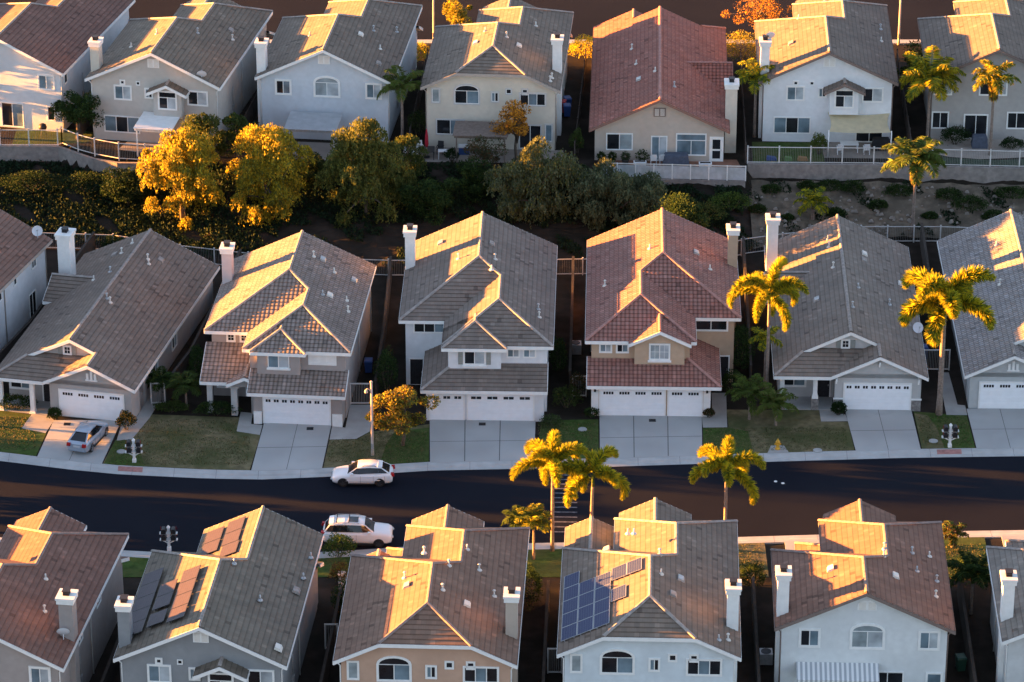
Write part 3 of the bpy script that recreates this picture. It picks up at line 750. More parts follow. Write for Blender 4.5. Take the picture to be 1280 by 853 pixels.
def deco_M1():
    h = single_house('single_storey_house', 'grey-taupe single-storey house with long taupe tile roof, silver hatchback on its driveway', (-33.1, 7.1, Z0), -12, S_M1, T_M1, hw=5.55, yr=22.2, gx=2.0)
    single_front(h, 1, vent3=True, lites=4, pairs=False)
    for y in (6, 11): window(h, 'right', 5.1, y, 1.0, 1.2, 1.0, 2, trim=.07)
    chimney(h, -5.25, 17.0, -.2, 7.1, wx=1.0, wy=1.25)
    roof_bits(h, 0, 5.55, 2.9, [('p', -.9, 20.3), ('v', -2.0, 18.9), ('p', -1.3, 18.7), ('p', 1.1, 17.8), ('p', 1.35, 17.2), ('v', 1.9, 18.6), ('p', .4, 9.5), ('p', .75, 9.2), ('p', -1.0, 14.8), ('p', -2.2, 14.3)])
    return h
def deco_M6():
    h = single_house('single_storey_house', 'cool grey single-storey house with silver barrel-tile roof at the right edge of the middle row', (39.3, 8.3, Z0), -1, S_M6, T_M6, mirror=-1, yr=24.2, wing=False)
    single_front(h, -1, lites=4, pairs=False)
    roof_bits(h, 0, 5.7, 2.9, [('p', -1.6, 19), ('v', -3, 15), ('p', -2, 12)])
    return h
def deco_M0():
    h = nested_house('two_storey_house', 'white two-storey house with red-brown tile roof at the left edge of the middle row', (-47.0, 11.0, Z0), -17, S_M0, T_M0, 1, yr=18.5, yfA=4, yfB=1, lower=(-3.9, 5.4, -1), ridge=R_BRN, fascia=F_TAN)
    garage_door(h, -3.25, -.8, -.03, 0, lites=3); garage_door(h, -.45, 4.35, -.03, 0, lites=4)
    for y, w_, zz, hh in ((15.8, .8, 4.2, 1.0), (12.2, .5, 4.3, .8), (8.8, 1.6, 4.2, .9), (15.2, 1.2, .3, 2.0), (6.3, 1.4, .7, 1.9), (2.8, 1.0, 4.0, 1.1)): window(h, 'right', 5.35, y, zz, w_, hh, 2 if w_ > .6 else 1, trim=.05, panes=(G_DARK, G_DARK))
    dish(h, 5.0, 17.6, 6.0, .4)
    return h
M3 = deco_M3(); M4 = deco_M4(); M2 = deco_M2(); M5 = deco_M5(); M1 = deco_M1(); M6 = deco_M6(); M0 = deco_M0()

# ------------------------------------------------------------------ rear elevations (front and back rows); u = metres right of the house centre line as seen from the camera
def rear_win(h, yr, u, z, w, hh, **k):
    hw = h['hw']; return window(h, 'rear', -u, yr - OH, z, w, hh, **k)
def rear_R(h, yr, tm=None, low=True, dark=True):
    """arched window left, two small squares and a wide window right"""
    t = dict(stucco_trim=tm) if tm else {}
    rear_win(h, yr, -4.6, 4.05, .6, 1.2, cols=1, trim=.1, panes=(G_BLIND if dark else G_BLUE,), **t)
    rear_win(h, yr, -2.0, 4.0, 2.0, 1.15, cols=2, arch=.5, trim=.12, panes=(G_DARK, G_BLUE), **t)
    rear_win(h, yr, .35, 4.25, .55, .8, cols=2, trim=.1, panes=(G_BLUE, G_DARK), **t)
    rear_win(h, yr, 1.5, 4.98, .42, .42, cols=1, trim=.09, panes=(G_DARK,), **t); rear_win(h, yr, 2.85, 4.98, .42, .42, cols=1, trim=.09, panes=(G_DARK,), **t)
    rear_win(h, yr, 3.5, 4.0, 2.1, 1.05, cols=3, trim=.1, panes=(G_DARK, G_BLUE, G_DARK), **t)
    if low:
        rear_win(h, yr, -3.4, 1.2, 2.3, 1.3, cols=2, trim=.08, panes=(G_DARK, G_BLUE), **t); rear_win(h, yr, 4.85, .8, .55, 1.5, cols=1, trim=.08, panes=(G_BLUE,), **t)
        rear_win(h, yr, 3.3, .1, 1.8, 2.1, cols=2, trim=.08, panes=(G_DARK,), **t)
def rear_P(h, yr, wall, roofm, fascia=None, bay_m=None):
    """bay with its own little gable right of centre"""
    for u in (-2.7, -1.35): rear_win(h, yr, u, 5.1, .3, .3, cols=1, trim=.09 if u < -2 else .03, panes=(G_DARK,))
    rear_win(h, yr, -2.7, 3.75, 1.35, 1.15, cols=2, trim=.1, panes=(G_BLUE, G_SILV)); rear_win(h, yr, -.45, 4.05, .55, .75, cols=2, trim=.1, panes=(G_BLUE, G_DARK))
    b = MB(); y = yr - OH; b.box(-2.55, -.15, y - .1, y + .75, 2.75, 5.05); b.prism([(-2.55, y + .74, 5.0), (-.15, y + .74, 5.0), (-1.35, y + .74, 5.55)], (0, -.8, 0)); b.build('bay', wall, h)
    rf = Roof(); simple_roof(rf, -1.35, 1.7, y - .8, y + 1.15, 4.88, 'gable', 'gable'); rf.build(h, roofm, RIDGE, OFFWHITE, fascia or WHITE, 'bay_roof')
    window(h, 'rear', -1.35, y + .75, 3.45, 1.45, 1.5, cols=2, transom=.5, trim=.1, panes=(G_DARK, G_SILV))
    rear_win(h, yr, 3.75, 3.7, 1.6, 1.15, cols=2, trim=.1, panes=(G_DARK, G_SILV))
    rear_win(h, yr, -2.9, .75, 3.0, 1.4, cols=3, trim=.06, panes=(G_BLUE, G_DARK, G_BLUE)); rear_win(h, yr, 3.6, .05, 2.2, 2.1, cols=2, trim=.06, panes=(G_DARK,))
    gable_vent(h, 'rear', -.05, yr - OH, 6.75, 'square')
def rear_Q(h, yr, tm=None, low=True):
    t = dict(stucco_trim=tm) if tm else {}
    rear_win(h, yr, -3.5, 4.0, 1.15, 1.15, cols=2, trim=.13, panes=(G_DARK, G_BLUE), **t); rear_win(h, yr, .2, 3.95, 2.0, 1.2, cols=2, arch=.45, trim=.14, panes=(G_BLIND, G_SILV), **t); rear_win(h, yr, 4.15, 3.95, 1.15, 1.2, cols=2, trim=.13, panes=(G_BLUE, G_SILV), **t)

# front row: rears to the camera
ZF = .05
FY = -18.6
def F_house(label, x, y, yaw, wall, roofm, rear, yr, **k):
    return nested_house('two_storey_house', label, (x, y, ZF), yaw, wall, roofm, -1, rear=rear, yr=yr, yfA=k.pop('yfA', 5.4), yfB=k.pop('yfB', 1.1), C=k.pop('C', (-.3, 2.4, .2, 'gable')), garage=(-5.0, 3.5), lower=(-5.3, 3.9, 1), flip=True, **k)
F4 = F_house('white two-storey house with chestnut tile roof and striped awning in the front row', 23.2, -18.4, -2.2, S_F4, T_F4, 'gable', 15.8, ridge=R_BRN, fascia=F_BRN, hw=5.75)
rear_Q(F4, 15.8); gable_vent(F4, 'rear', -.1, 15.35, 6.7, 'arch')
rear_win(F4, 15.8, -2.6, .05, 2.6, 2.0, cols=2, trim=.06, panes=(G_BLUE, G_BLIND)); rear_win(F4, 15.8, 1.6, .05, 2.0, 2.1, cols=2, trim=.06, panes=(G_DARK,)); rear_win(F4, 15.8, 4.6, .9, .9, 1.2, cols=1, trim=.1, panes=(G_BLUE,))
chimney(F4, 5.25, 14.0, -.2, 8.7)
roof_bits(F4, 0, 5.75, 5.5, [('v', 2.1, 11.0), ('p', -1.4, 9.7), ('v', -2.1, 11.8), ('p', -1.5, 8.6), ('p', -3.4, 7.5), ('p', -3.6, 9.8), ('p', -4.6, 6.9), ('p', -4.9, 10), ('p', -4.7, 12.2)])
F3 = F_house('white two-storey house with warm grey roof carrying a large blue solar array', 9.4, -18.2, -2.2, S_F3, T_F3, 'jerkin', 19.4, dr=2.9)
rear_R(F3, 19.4); chimney(F3, -5.3, 15.6, -.2, 8.7)
F2 = F_house('peach two-storey house with brown tile roof and no solar panels in the front row', -4.6, -19.2, -2.6, S_F2, T_F2, 'jerkin', 19.3, dr=2.9, ridge=R_BRN)
rear_R(F2, 19.3); chimney(F2, -5.3, 15.6, -.2, 8.7, m=stucco('chimney_stucco_tan', (.50, .42, .35)))
F1 = F_house('slate-grey two-storey house with olive-grey roof and brown-lit solar panels', -18.1, -20.5, -5, S_F1, T_F1, 'gable', 17.95, yfB=.4, yfA=3.7, C=None, bfront='gable', hw=5.5, hwB=4.0)
chimney(F1, 5.0, 16.2, -.2, 8.7, m=S_F1)
rear_P(F1, 17.95, S_F1, T_F1)
F0 = F_house('brown-grey two-storey house with umber tile roof at the left edge of the front row', -31.3, -19.5, -8, S_F0, T_F0, 'gable', 19.0, ridge=R_BRN)
chimney(F0, -5.25, 15.2, -.2, 8.7, m=S_F0, wx=.9); dish(F0, -5.1, 16.0, 5.9, .2)
for y_ in (8, 13): window(F0, 'left', -5.35, y_, 4.0, 1.1, 1.0, 2, trim=.06)
rear_Q(F0, 19.0)
F5 = F_house('light grey two-storey house at the right edge of the front row', 37.6, -18.0, -2, S_F5, T_F5, 'gable', 18.0)
chimney(F5, 5.3, 15, -.2, 8.7); rear_Q(F5, 18.0)
roof_bits(F3, 0, 5.8, 5.5, [('v', -2.0, 12.5), ('p', -.7, 13.0), ('p', -.6, 10.5), ('p', 1.5, 6.9), ('p', 1.1, 7.2), ('v', 2.9, 8), ('p', -5.0, 17.8), ('p', -4.4, 18.3), ('v', -1.5, 15)])
roof_bits(F2, 0, 5.8, 5.5, [('p', -.8, 14.0), ('v', -2.4, 14.5), ('p', -2.0, 7.5), ('p', -1.0, 10.6), ('v', 1.6, 12.9), ('p', 1.8, 11.7), ('p', .7, 9.2), ('p', -2.9, 9.5), ('p', -4, 12)])
roof_bits(F1, 0, 5.8, 5.5, [('p', -.9, 9.1), ('v', -4.9, 9), ('p', -5.1, 7.1), ('p', -5.2, 4.2), ('v', -4.8, 16.5), ('p', -3, 12)])
roof_bits(F0, 0, 5.8, 5.5, [('v', 1.5, 8.3), ('p', -2.6, 10.5), ('p', -3.4, 14)])
for hh in (F0, F1, F2, F3):
    if hh == F3: porch_roof(hh, 4.0, 1.75, .2, 5.7, 4.3, T_F3, wall=S_F3)
    else: porch_roof(hh, 4.3, 1.4, 1.4, 5.6, 3.1, {F0: T_F0, F1: T_F1, F2: T_F2}[hh], wall=hh.children[0].data.materials[0])
for hh in (F3,):
    b = MB(); b.box(2.6, 5.4, .65, 5.6, -.2, 4.2); b.build('porch_wall', hh.children[0].data.materials[0], hh)
# solar arrays
CELL_N = bpy.data.materials.new('solar_cells'); CELL_N.use_nodes = True
def cell_mat(m, col, line, nx, ny, pitch_):
    N, L = nodes_of(m); b = N['Principled BSDF']; b.inputs['Roughness'].default_value = .45; b.inputs['Specular IOR Level'].default_value = .12
    uv = N.new('ShaderNodeUVMap'); uv.uv_map = 'UVMap'
    br = N.new('ShaderNodeTexBrick'); br.offset = 0; br.inputs['Scale'].default_value = 1; br.inputs['Mortar Size'].default_value = .008; br.inputs['Brick Width'].default_value = pitch_; br.inputs['Row Height'].default_value = pitch_
    br.inputs['Color1'].default_value = (*col, 1); br.inputs['Color2'].default_value = (col[0] * 1.15, col[1] * 1.15, col[2] * 1.1, 1); br.inputs['Mortar'].default_value = (*line, 1)
    L.new(uv.outputs[0], br.inputs['Vector']); L.new(br.outputs['Color'], b.inputs['Base Color'])
cell_mat(CELL_N, (.018, .026, .085), (.10, .115, .17), 1, 1, .16)
CELL_B = bpy.data.materials.new('solar_cells_dark'); CELL_B.use_nodes = True
cell_mat(CELL_B, (.05, .04, .055), (.075, .065, .08), 1, 1, .16)
FR_AL = mat('panel_frame_aluminium', (.36, .37, .39), .4, .05, metal=.5); FR_BK = mat('panel_frame_black', (.03, .03, .035), .4, .1)
# F3: 3 x 5 field near the eave, short rows above (canonical x positive = camera left)
for i in range(3):
    for j in range(5):
        if i == 2 and j > 3: pass
        x = 5.05 - i * 1.03; y = 17.3 - j * 1.7
        if (i == 0 and j == 4) or j < 4: solar(F3, 0, 5.8, 5.5, x, y, 1.0, 1.66, CELL_N, FR_AL)
for (x, y) in ((1.95, 11.9), (.98, 11.9), (1.95, 14.7)): solar(F3, 0, 5.8, 5.5, x, y, .96, 1.6, CELL_N, FR_AL)
for x, ys in ((4.6, (15.2, 13.5, 11.8, 10.1, 8.4)), (3.15, (14.9, 12.7, 11.0)), (1.75, (15.3, 13.6, 11.9, 10.2))):
    for y in ys: solar(F1, 0, 5.8, 5.5, x, y, 1.3 if x > 4 else 1.15, 1.66, CELL_B, FR_BK)
for (x, y) in ((1.0, 4.6), (2.3, 4.6), (1.0, 2.9)): pass
for x, y in ((1.5, 3.9), (1.5, 2.2), (.1, 3.6), (.1, 1.9), (-.0, 5.3)):
    solar(F1, -1.5, 4.0, 5.5, x, y, 1.15, 1.66, CELL_B, FR_BK)

# back row: rears to the camera, on the upper terrace
ZB = 4.05
def B_house(label, x, y, yaw, wall, roofm, rear, yr=19.5, **k):
    return nested_house('two_storey_house', label, (x, y, ZB), yaw, wall, roofm, -1, rear=rear, yr=yr, yfB=1.1, yfA=k.pop('yfA', 5.4), C=(-.3, 2.4, .2, 'gable'), garage=(-5.2, 3.5), lower=(-5.6, 3.9, 1), flip=True, **k)
def place_rear(xr, yrear, yaw, yr):       # root position for a rear-eave midpoint
    a = R(yaw); return xr + math.sin(-a) * yr, yrear + math.cos(a) * yr
x, y = place_rear(26.4, 50.4, -2, 19.5)
B5 = B_house('bright white two-storey house with shade sail and small gabled bay in the back row', x, y, -2, S_B5, T_B5, 'gable', fascia=F_BRN)
rear_P(B5, 19.5, S_B5, T_B5, F_BRN); chimney(B5, 5.3, 17.8, -.2, 8.6); dish(B5, 4.9, 17.6, 8.4, .2)
x, y = place_rear(-1.8, 48.9, -4.2, 19.5)
B3 = B_house('cream two-storey house with stone-grey clipped-gable roof and timber pergola', x, y, -4.2, S_B3, T_B3, 'jerkin', dr=2.9, fascia=F_TAN)
rear_R(B3, 19.5, tm=TR_GRY); chimney(B3, -5.3, 15.2, -.2, 8.6)
x, y = place_rear(-15.75, 50.9, -6.5, 19.5)
B2 = B_house('pale blue-grey two-storey house with plain rear gable behind the leafy trees', x, y, -6.5, S_B2, T_B2, 'gable')
rear_Q(B2, 19.5); chimney(B2, 5.4, 18.2, -.2, 8.3); gable_vent(B2, 'rear', 0, 19.05, 6.8, 'square')
x, y = place_rear(-30.0, 50.2, -10.5, 19.5)
B1 = B_house('greige two-storey house with moss-grey roof and white patio cover in the back row', x, y, -10.5, S_B1, T_B1, 'gable')
rear_P(B1, 19.5, S_B1, T_B1); chimney(B1, 5.3, 17.6, -.2, 8.3, m=S_B3); dish(B1, -4.2, 19.2, 6.0, .2)
x, y = place_rear(-43.3, 53.8, -14, 19.5)
B0 = B_house('chalk-white two-storey house with maroon tile roof at the left edge of the back row', x, y, -14, S_B0, T_B0, 'gable')
rear_win(B0, 19.5, 4.1, 3.8, 1.3, 1.2, cols=2, trim=.1, panes=(G_BLUE, G_SILV)); rear_win(B0, 19.5, .9, .1, 1.9, 2.1, cols=2, trim=.05, panes=(G_DARK, G_BLUE)); rear_win(B0, 19.5, 4.4, 1.0, .6, 1.2, cols=1, trim=.06, panes=(G_DARK,)); window(B0, 'left', -5.35, 17.8, 4.0, .6, 1.0, 1, trim=.06)
x, y = place_rear(40.6, 51.0, -2, 19.5)
B6 = B_house('stone-grey two-storey house with smoky tile roof at the right edge of the back row', x, y, -2, S_B6, T_B6, 'gable', fascia=F_BRN)
for u, z_, w_, h_ in ((-4.5, 4.0, 1.4, .95), (-.3, 4.0, 2.2, 1.25), (3.2, 4.0, 1.2, 1.1)): rear_win(B6, 19.5, u, z_, w_, h_, cols=2, trim=.09, panes=(G_DARK, G_SILV))
rear_win(B6, 19.5, -4.6, .95, 1.3, 1.4, cols=2, trim=.08, panes=(G_DARK,)); rear_win(B6, 19.5, -1.6, .05, 1.9, 2.1, cols=2, trim=.08, panes=(G_DARK,)); rear_win(B6, 19.5, 1.8, 1.0, 1.5, 1.4, cols=2, trim=.08, panes=(G_DARK,))
x, y = place_rear(12.2, 46.3, -2, 23.3)
B4 = single_house('single_storey_house', 'tan single-storey house with big terracotta barrel-tile roof in the back row', (x, y, ZB), -2, S_B4, T_B4, mirror=1, hw=5.8, yr=23.3, gx=2.3, flip=True, ridge=R_RED, fascia=F_RED, wing=False)
rear_win(B4, 23.3, -3.3, .95, 2.1, 1.4, cols=2, trim=.06, panes=(G_DARK, G_BLIND)); rear_win(B4, 23.3, 0, .05, 1.25, 2.1, cols=2, trim=.06, panes=(G_BLUE, G_SILV)); rear_win(B4, 23.3, 2.65, .55, 2.4, 1.85, cols=2, transom=.55, trim=.07, panes=(G_BLUE, G_BLUE))
door(B4, 'rear', -4.75, 23.3 - OH, 0, m=WHITE, glassy=True); gable_vent(B4, 'rear', .0, 23.3 - OH, 3.95, 'square', m=F_BRN)
chimney(B4, -5.95, 20.3, -.2, 6.1, wx=.95, wy=1.2, m=S_B3)
rf_ = Roof(); rf_.plane([(-6.2, 14.6, 3.2), (-2.2, 14.6, 3.2), (-2.2, 11.9, 4.47), (-6.2, 11.9, 4.47)], ['e', '', 'r', 'e']); rf_.plane([(-6.2, 9.2, 3.2), (-2.2, 9.2, 3.2), (-2.2, 11.9, 4.47), (-6.2, 11.9, 4.47)], ['e', '', '', 'e']); rf_.build(B4, T_B4, R_RED, OFFWHITE, F_RED, 'wing_roof')
roof_bits(B4, 0, 5.8, 2.9, [('p', 2.0, 13), ('v', 1.8, 16.8), ('p', .4, 16.5), ('p', -1.2, 19), ('p', 2.4, 9)])
roof_bits(B5, 0, 5.8, 5.5, [('p', 2.2, 9), ('v', 3.0, 14), ('p', -4.9, 8), ('p', -4.8, 11)]); roof_bits(B3, 0, 5.8, 5.5, [('v', 1.7, 14), ('p', 1, 12), ('p', -.9, 13.4), ('v', -2, 14), ('p', -3, 8), ('p', -5, 17.6), ('p', -4.9, 18.4)])
roof_bits(B2, 0, 5.8, 5.5, [('v', -2.2, 13), ('p', -3, 11), ('p', -4, 14), ('v', -4.3, 17), ('p', -4.7, 9), ('p', 2, 14)]); roof_bits(B1, 0, 5.8, 5.5, [('p', 1, 14), ('p', -2, 12), ('v', -4, 8.5), ('p', -4.5, 10), ('p', 3, 15)])
for hh, tt in ((B1, T_B1), (B2, T_B2), (B3, T_B3)): porch_roof(hh, 4.3, 1.5, .6, 5.6, 3.2, tt, wall=hh.children[0].data.materials[0])

# unseen houses added beyond the left edge of the picture; their roofs shade the street and the first houses in view
MX = nested_house('two_storey_house', 'unseen tan two-storey house added for shade beyond the left edge, first along the street bend', (-62.5, 16.0, Z0), -24, S_B4, T_M3, 1, yfB=1.2, C=(0, 2.4, .75, 'hip'), lower=(-3.9, 5.4, -1))
MY = nested_house('two_storey_house', 'unseen grey two-storey house added for shade beyond the left edge, second along the street bend', (-76, 23.5, Z0), -30, S_M6, T_F2, 1, yfB=1.2, C=(0, 2.4, .75, 'hip'), lower=(-3.9, 5.4, -1))
FX = F_house('unseen cream two-storey house added for shade beyond the left edge of the picture in the front row', -46.2, -15.5, -14, S_B3, T_F3, 'gable', 18.0)
FZ = F_house('unseen white two-storey house added for shade beyond the left edge, next but one to the umber roof', -60.5, -9.5, -20, S_B0, T_F2, 'gable', 18.0)
for hh in (MX, MY):
    garage_door(hh, -3.25, -.8, -.03, 0, lites=3); garage_door(hh, -.45, 4.35, -.03, 0, lites=4); window(hh, 'front', 0, .75 + OH - .006, 4.05, 1.5, 1.15, 2)
rear_Q(FX, 18.0); rear_Q(FZ, 18.0)
x, y = place_rear(-57.5, 58.2, -18, 19.5)
BX = B_house('unseen tan two-storey house added for shade beyond the left edge of the picture in the back row', x, y, -18, S_B4, T_B3, 'gable'); rear_Q(BX, 19.5)
# ------------------------------------------------------------------ ground
def interp(x, pts):
    if x <= pts[0][0]: return pts[0][1] + (x - pts[0][0]) * 0
    for (a, b), (c, d) in zip(pts, pts[1:]):
        if x <= c: return b + (d - b) * (x - a) / (c - a)
    return pts[-1][1]
KERB_FAR = [(-90, 22), (-70, 11.5), (-55, 5.4), (-45, 2.3), (-36.7, .35), (-32, -.9), (-28.3, -1.65), (-22, -2.3), (-17.9, -2.45), (-12, -1.9), (-5.8, -1.05), (0, -.8), (5.8, -.55), (15, .1), (28.6, .95), (36.8, 1.2), (120, 3)]
def kf(x): return interp(x, KERB_FAR) - .35
def kn(x): return kf(x) - 11.3 + .35 * math.exp(-((x + 18) / 9) ** 2) * 0
YS = [(-60, 39.5), (-32, 37.3), (-26.8, 35.2), (-10, 32.3), (10, 32.6), (19, 36.5), (28, 39.0), (60, 38.6)]
YE = [(-60, 49.8), (-38, 49.7), (-35, 47.6), (-30.7, 46.3), (-8, 46.0), (6, 45.4), (9, 44.9), (19.1, 44.3), (19.5, 45.8), (30, 45.5), (42, 44.8), (60, 44.8)]
WALLTOP = [(-60, 1), (-27, 1), (-24, 0), (4, 0), (8, 1), (60, 1)]
def gz(x, y):
    ys, ye = interp(x, YS), interp(x, YE)
    w = interp(x, WALLTOP); top = 4.0; toe = 4.0 - 1.45 * w
    if y < ys: return .10
    if y < ye: return .1 + (toe - .1) * min(1, (y - ys) / (ye - ys))
    if y < ye + .3: return toe + (top - toe) * (y - ye) / .3
    return top
g = MB()
xs = sorted(set([-900, -500, -300, -200, -140, -110] + [x * 1.0 for x in range(-90, 91)] + [110, 140, 200, 300, 500, 900]))
ysv = sorted(set([-600, -350, -220, -150, -110, -80, -60, -50, -44, -40] + [y * 1.0 for y in range(-38, 31)] + [30 + i * .3 for i in range(0, 70)] + [51.5 + i for i in range(0, 48)] + [105, 120, 150, 200, 300, 500, 900, 1500]))
nx = len(xs); vv = []
for y in ysv:
    for x in xs:
        xx = max(-60, min(60, x)); z = gz(xx, y)
        # the street trench: ground kept under the road sheet
        if kn(x) - 1.0 < y < kf(x) + 1.0: z = -.12
        if 74.0 < y < 88.0: z = 3.75
        # small bumps on the slope
        if interp(xx, YS) + .5 < y < interp(xx, YE) - .4: z += .16 * math.sin(x * 1.7 + y * .9) * math.sin(y * 2.1 - x * .6) + random.uniform(-.06, .06)
        vv.append((x, y, z))
ff = [(j * nx + i, j * nx + i + 1, (j + 1) * nx + i + 1, (j + 1) * nx + i) for j in range(len(ysv) - 1) for i in range(nx - 1)]
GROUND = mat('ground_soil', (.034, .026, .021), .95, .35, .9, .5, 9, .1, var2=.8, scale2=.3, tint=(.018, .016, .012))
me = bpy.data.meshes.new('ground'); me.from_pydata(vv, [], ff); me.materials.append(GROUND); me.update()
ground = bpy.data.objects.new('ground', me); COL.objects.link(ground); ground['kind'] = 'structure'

def strip(name, rows, m, kind='structure'):
    b = MB()
    for r0, r1 in zip(rows, rows[1:]):
        for i in range(len(r0) - 1): b.face([r0[i], r1[i], r1[i + 1], r0[i + 1]])
    o = b.build(name, m); o['kind'] = kind; return o
sx = [-90 + i * 1.5 for i in range(0, 141)]
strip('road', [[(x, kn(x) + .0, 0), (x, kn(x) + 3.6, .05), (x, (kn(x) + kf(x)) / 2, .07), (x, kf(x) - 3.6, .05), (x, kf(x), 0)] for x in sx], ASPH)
KC = mat('kerb_concrete', (.43, .43, .42), .9, .12, 1.2, .2, 20, var2=.4, scale2=.5, tint=(.33, .32, .31))
def kerb(name, f, sg, m=KC, z=0):
    rows = []
    for x in sx:
        y = f(x); rows.append([(x, y, z + .004), (x, y + sg * .45, z + .012), (x, y + sg * .62, z + .10), (x, y + sg * .78, z + .125), (x, y + sg * 1.15, z + .13), (x, y + sg * 1.16, z + .0)])
    if sg < 0: rows = [r[::-1] for r in rows]
    return strip(name, rows, m)
kerb('kerb', kf, 1); kerb('kerb', kn, -1)
def fk(x): return 75.0 - .0008 * x * x * 0
strip('road', [[(x, 75.2, 3.85), (x, 80.5, 3.92), (x, 86.4, 3.85)] for x in sx], ASPH)
def kerb2(y, sg):
    rows = [[(x, y, 3.86), (x, y + sg * .45, 3.87), (x, y + sg * .6, 4.0), (x, y + sg * 1.3, 4.03), (x, y + sg * 1.31, 3.9)] for x in sx]
    if sg < 0: rows = [r[::-1] for r in rows]
    strip('kerb', rows, KC)
kerb2(75.2, -1); kerb2(86.4, 1)

def sheet(name, pts, m, z=None, th=.0, kind='structure', edge=0):
    b = MB(); P = [(p[0], p[1], (p[2] if len(p) > 2 else z)) for p in pts]
    if newell(P).z < 0: P.reverse()
    if th: b.prism([(x, y, zz - th) for x, y, zz in P], (0, 0, th))
    else: b.face(P)
    o = b.build(name, m); o['kind'] = kind; return o

b = MB()
for i in range(-24, 30):
    x = i * 3.05
    for f, sg in ((kf, 1), (kn, -1)):
        y = f(x); pr = [(0.01, .0135), (.45, .017), (.62, .104), (.78, .129), (1.15, .134)]
        for (a0, z0_), (a1, z1_) in zip(pr, pr[1:]):
            b.face([(x - .012, y + sg * a0, z0_), (x + .012, y + sg * a0, z0_), (x + .012, y + sg * a1, z1_), (x - .012, y + sg * a1, z1_)])
o = b.build('kerb_joint', mat('kerb_joint_dark', (.14, .14, .135), .9, .1)); o['kind'] = 'structure'
# ------------------------------------------------------------------ driveways, walks, lawns, patios
DRIVE = mat('driveway_concrete', (.40, .40, .39), .9, .10, .7, .2, 25, var2=.5, scale2=.35, tint=(.29, .285, .275))
WALK = mat('walkway_concrete', (.37, .36, .34), .9, .1, 1, .2, 25, var2=.4, scale2=.6, tint=(.27, .26, .25))
LAWN = mat('lawn_green', (.05, .088, .02), .95, .35, 2.2, .8, 14, .1, var2=.75, scale2=.55, tint=(.075, .085, .03))
LAWN_DRY = mat('lawn_dry', (.16, .135, .075), .95, .3, 2.2, .8, 14, .1, var2=.85, scale2=.42, tint=(.065, .075, .028))
TERRA = mat('patio_terracotta', (.27, .13, .085), .9, .15, 1.2, .2, 10, var2=.4, scale2=.5)
PATIO = mat('patio_concrete', (.30, .26, .23), .9, .12, 1, .2, 20, var2=.4, scale2=.4)
GRAVEL = mat('side_yard_gravel', (.12, .105, .095), .95, .4, 9, .6, 20, .1, var2=.4, scale2=.5)
JOINT = mat('joint_dark', (.12, .12, .115), .9, .1)
def kb(x): return kf(x) + 1.15
def driveway(x0, x1, xa, xb, ytop, joints=True):
    """concrete slab from the garage (xa..xb at ytop) to the kerb (x0..x1), with score joints"""
    y0, y1 = kb(x0) - .12, kb(x1) - .12
    sheet('driveway', [(x0, y0, .142), (x1, y1, .142), (xb, ytop, .19), (xa, ytop, .19)], DRIVE, th=.06)
    b = MB()
    def P(s, t):
        xl, yl = x0 + (xa - x0) * t, y0 + (ytop - y0) * t; xr, yr = x1 + (xb - x1) * t, y1 + (ytop - y1) * t
        return (xl + (xr - xl) * s, yl + (yr - yl) * s, .1465 + .048 * t)
    n = 3 if abs(x1 - x0) > 6 else 2
    for i in range(1, n):
        s = i / n; b.face([P(s - .004, .01), P(s + .004, .01), P(s + .004, .99), P(s - .004, .99)])
    for t in (.48,): b.face([P(.005, t - .004), P(.995, t - .004), P(.995, t + .004), P(.005, t + .004)])
    o = b.build('driveway_joint', JOINT); o['kind'] = 'structure'
driveway(-34.55, -29.75, -33.95, -28.95, 6.35)
driveway(-18.85, -13.75, -18.35, -13.35, 5.85)
driveway(-5.95, 1.6, -6.1, 1.75, 6.45)
driveway(6.4, 13.85, 6.5, 14.1, 7.1)
driveway(25.1, 29.85, 24.8, 29.75, 8.15)
driveway(33.95, 38.9, 33.9, 38.85, 8.25)
def kline(x0, x1, n=8): return [(x0 + (x1 - x0) * i / n, kb(x0 + (x1 - x0) * i / n) + .02) for i in range(n + 1)]
def lawn(x0, x1, top, m, z=.137):
    sheet('lawn', kline(x0, x1) + top, m, z)
lawn(-39.5, -34.65, [(-34.3, 4.2), (-35.2, 7.2), (-39.0, 8.4)], LAWN)
lawn(-29.65, -18.95, [(-18.5, 4.0), (-20.3, 4.7), (-20.1, 6.9), (-26.9, 7.4), (-27.4, 5.2), (-28.2, 3.3), (-29.1, 3.2)], LAWN_DRY)
sheet('lawn', kline(-29.6, -26.6, 4) + [(-27.3, 2.2), (-28.2, 3.2), (-29.1, 3.15)], LAWN, .141)
lawn(-13.65, -6.05, [(-6.1, 5.8), (-10.5, 4.5), (-11.4, 3.3), (-13.4, 3.3)], LAWN_DRY)
sheet('lawn', kline(-9.6, -6.05, 5) + [(-6.1, 5.2), (-8.6, 4.6), (-9.2, 2.6)], LAWN, .141)
lawn(1.7, 6.3, [(6.4, 6.6), (2.2, 6.4)], LAWN)
lawn(13.95, 25.0, [(24.9, 6.2), (22.9, 6.2), (22.9, 8.1), (16.0, 8.2), (16.0, 5.3), (14.1, 5.2)], LAWN_DRY)
sheet('lawn', kline(13.95, 17.6, 4) + [(17.4, 4.6), (15.9, 5.25), (14.1, 5.15)], LAWN, .141)
lawn(29.95, 33.85, [(33.8, 7.2), (29.9, 7.9)], LAWN)
sheet('lawn', kline(29.95, 31.6, 3) + [(31.4, 5), (30.9, 7.2), (29.95, 7.6)], LAWN_DRY, .141)
PATHS = []
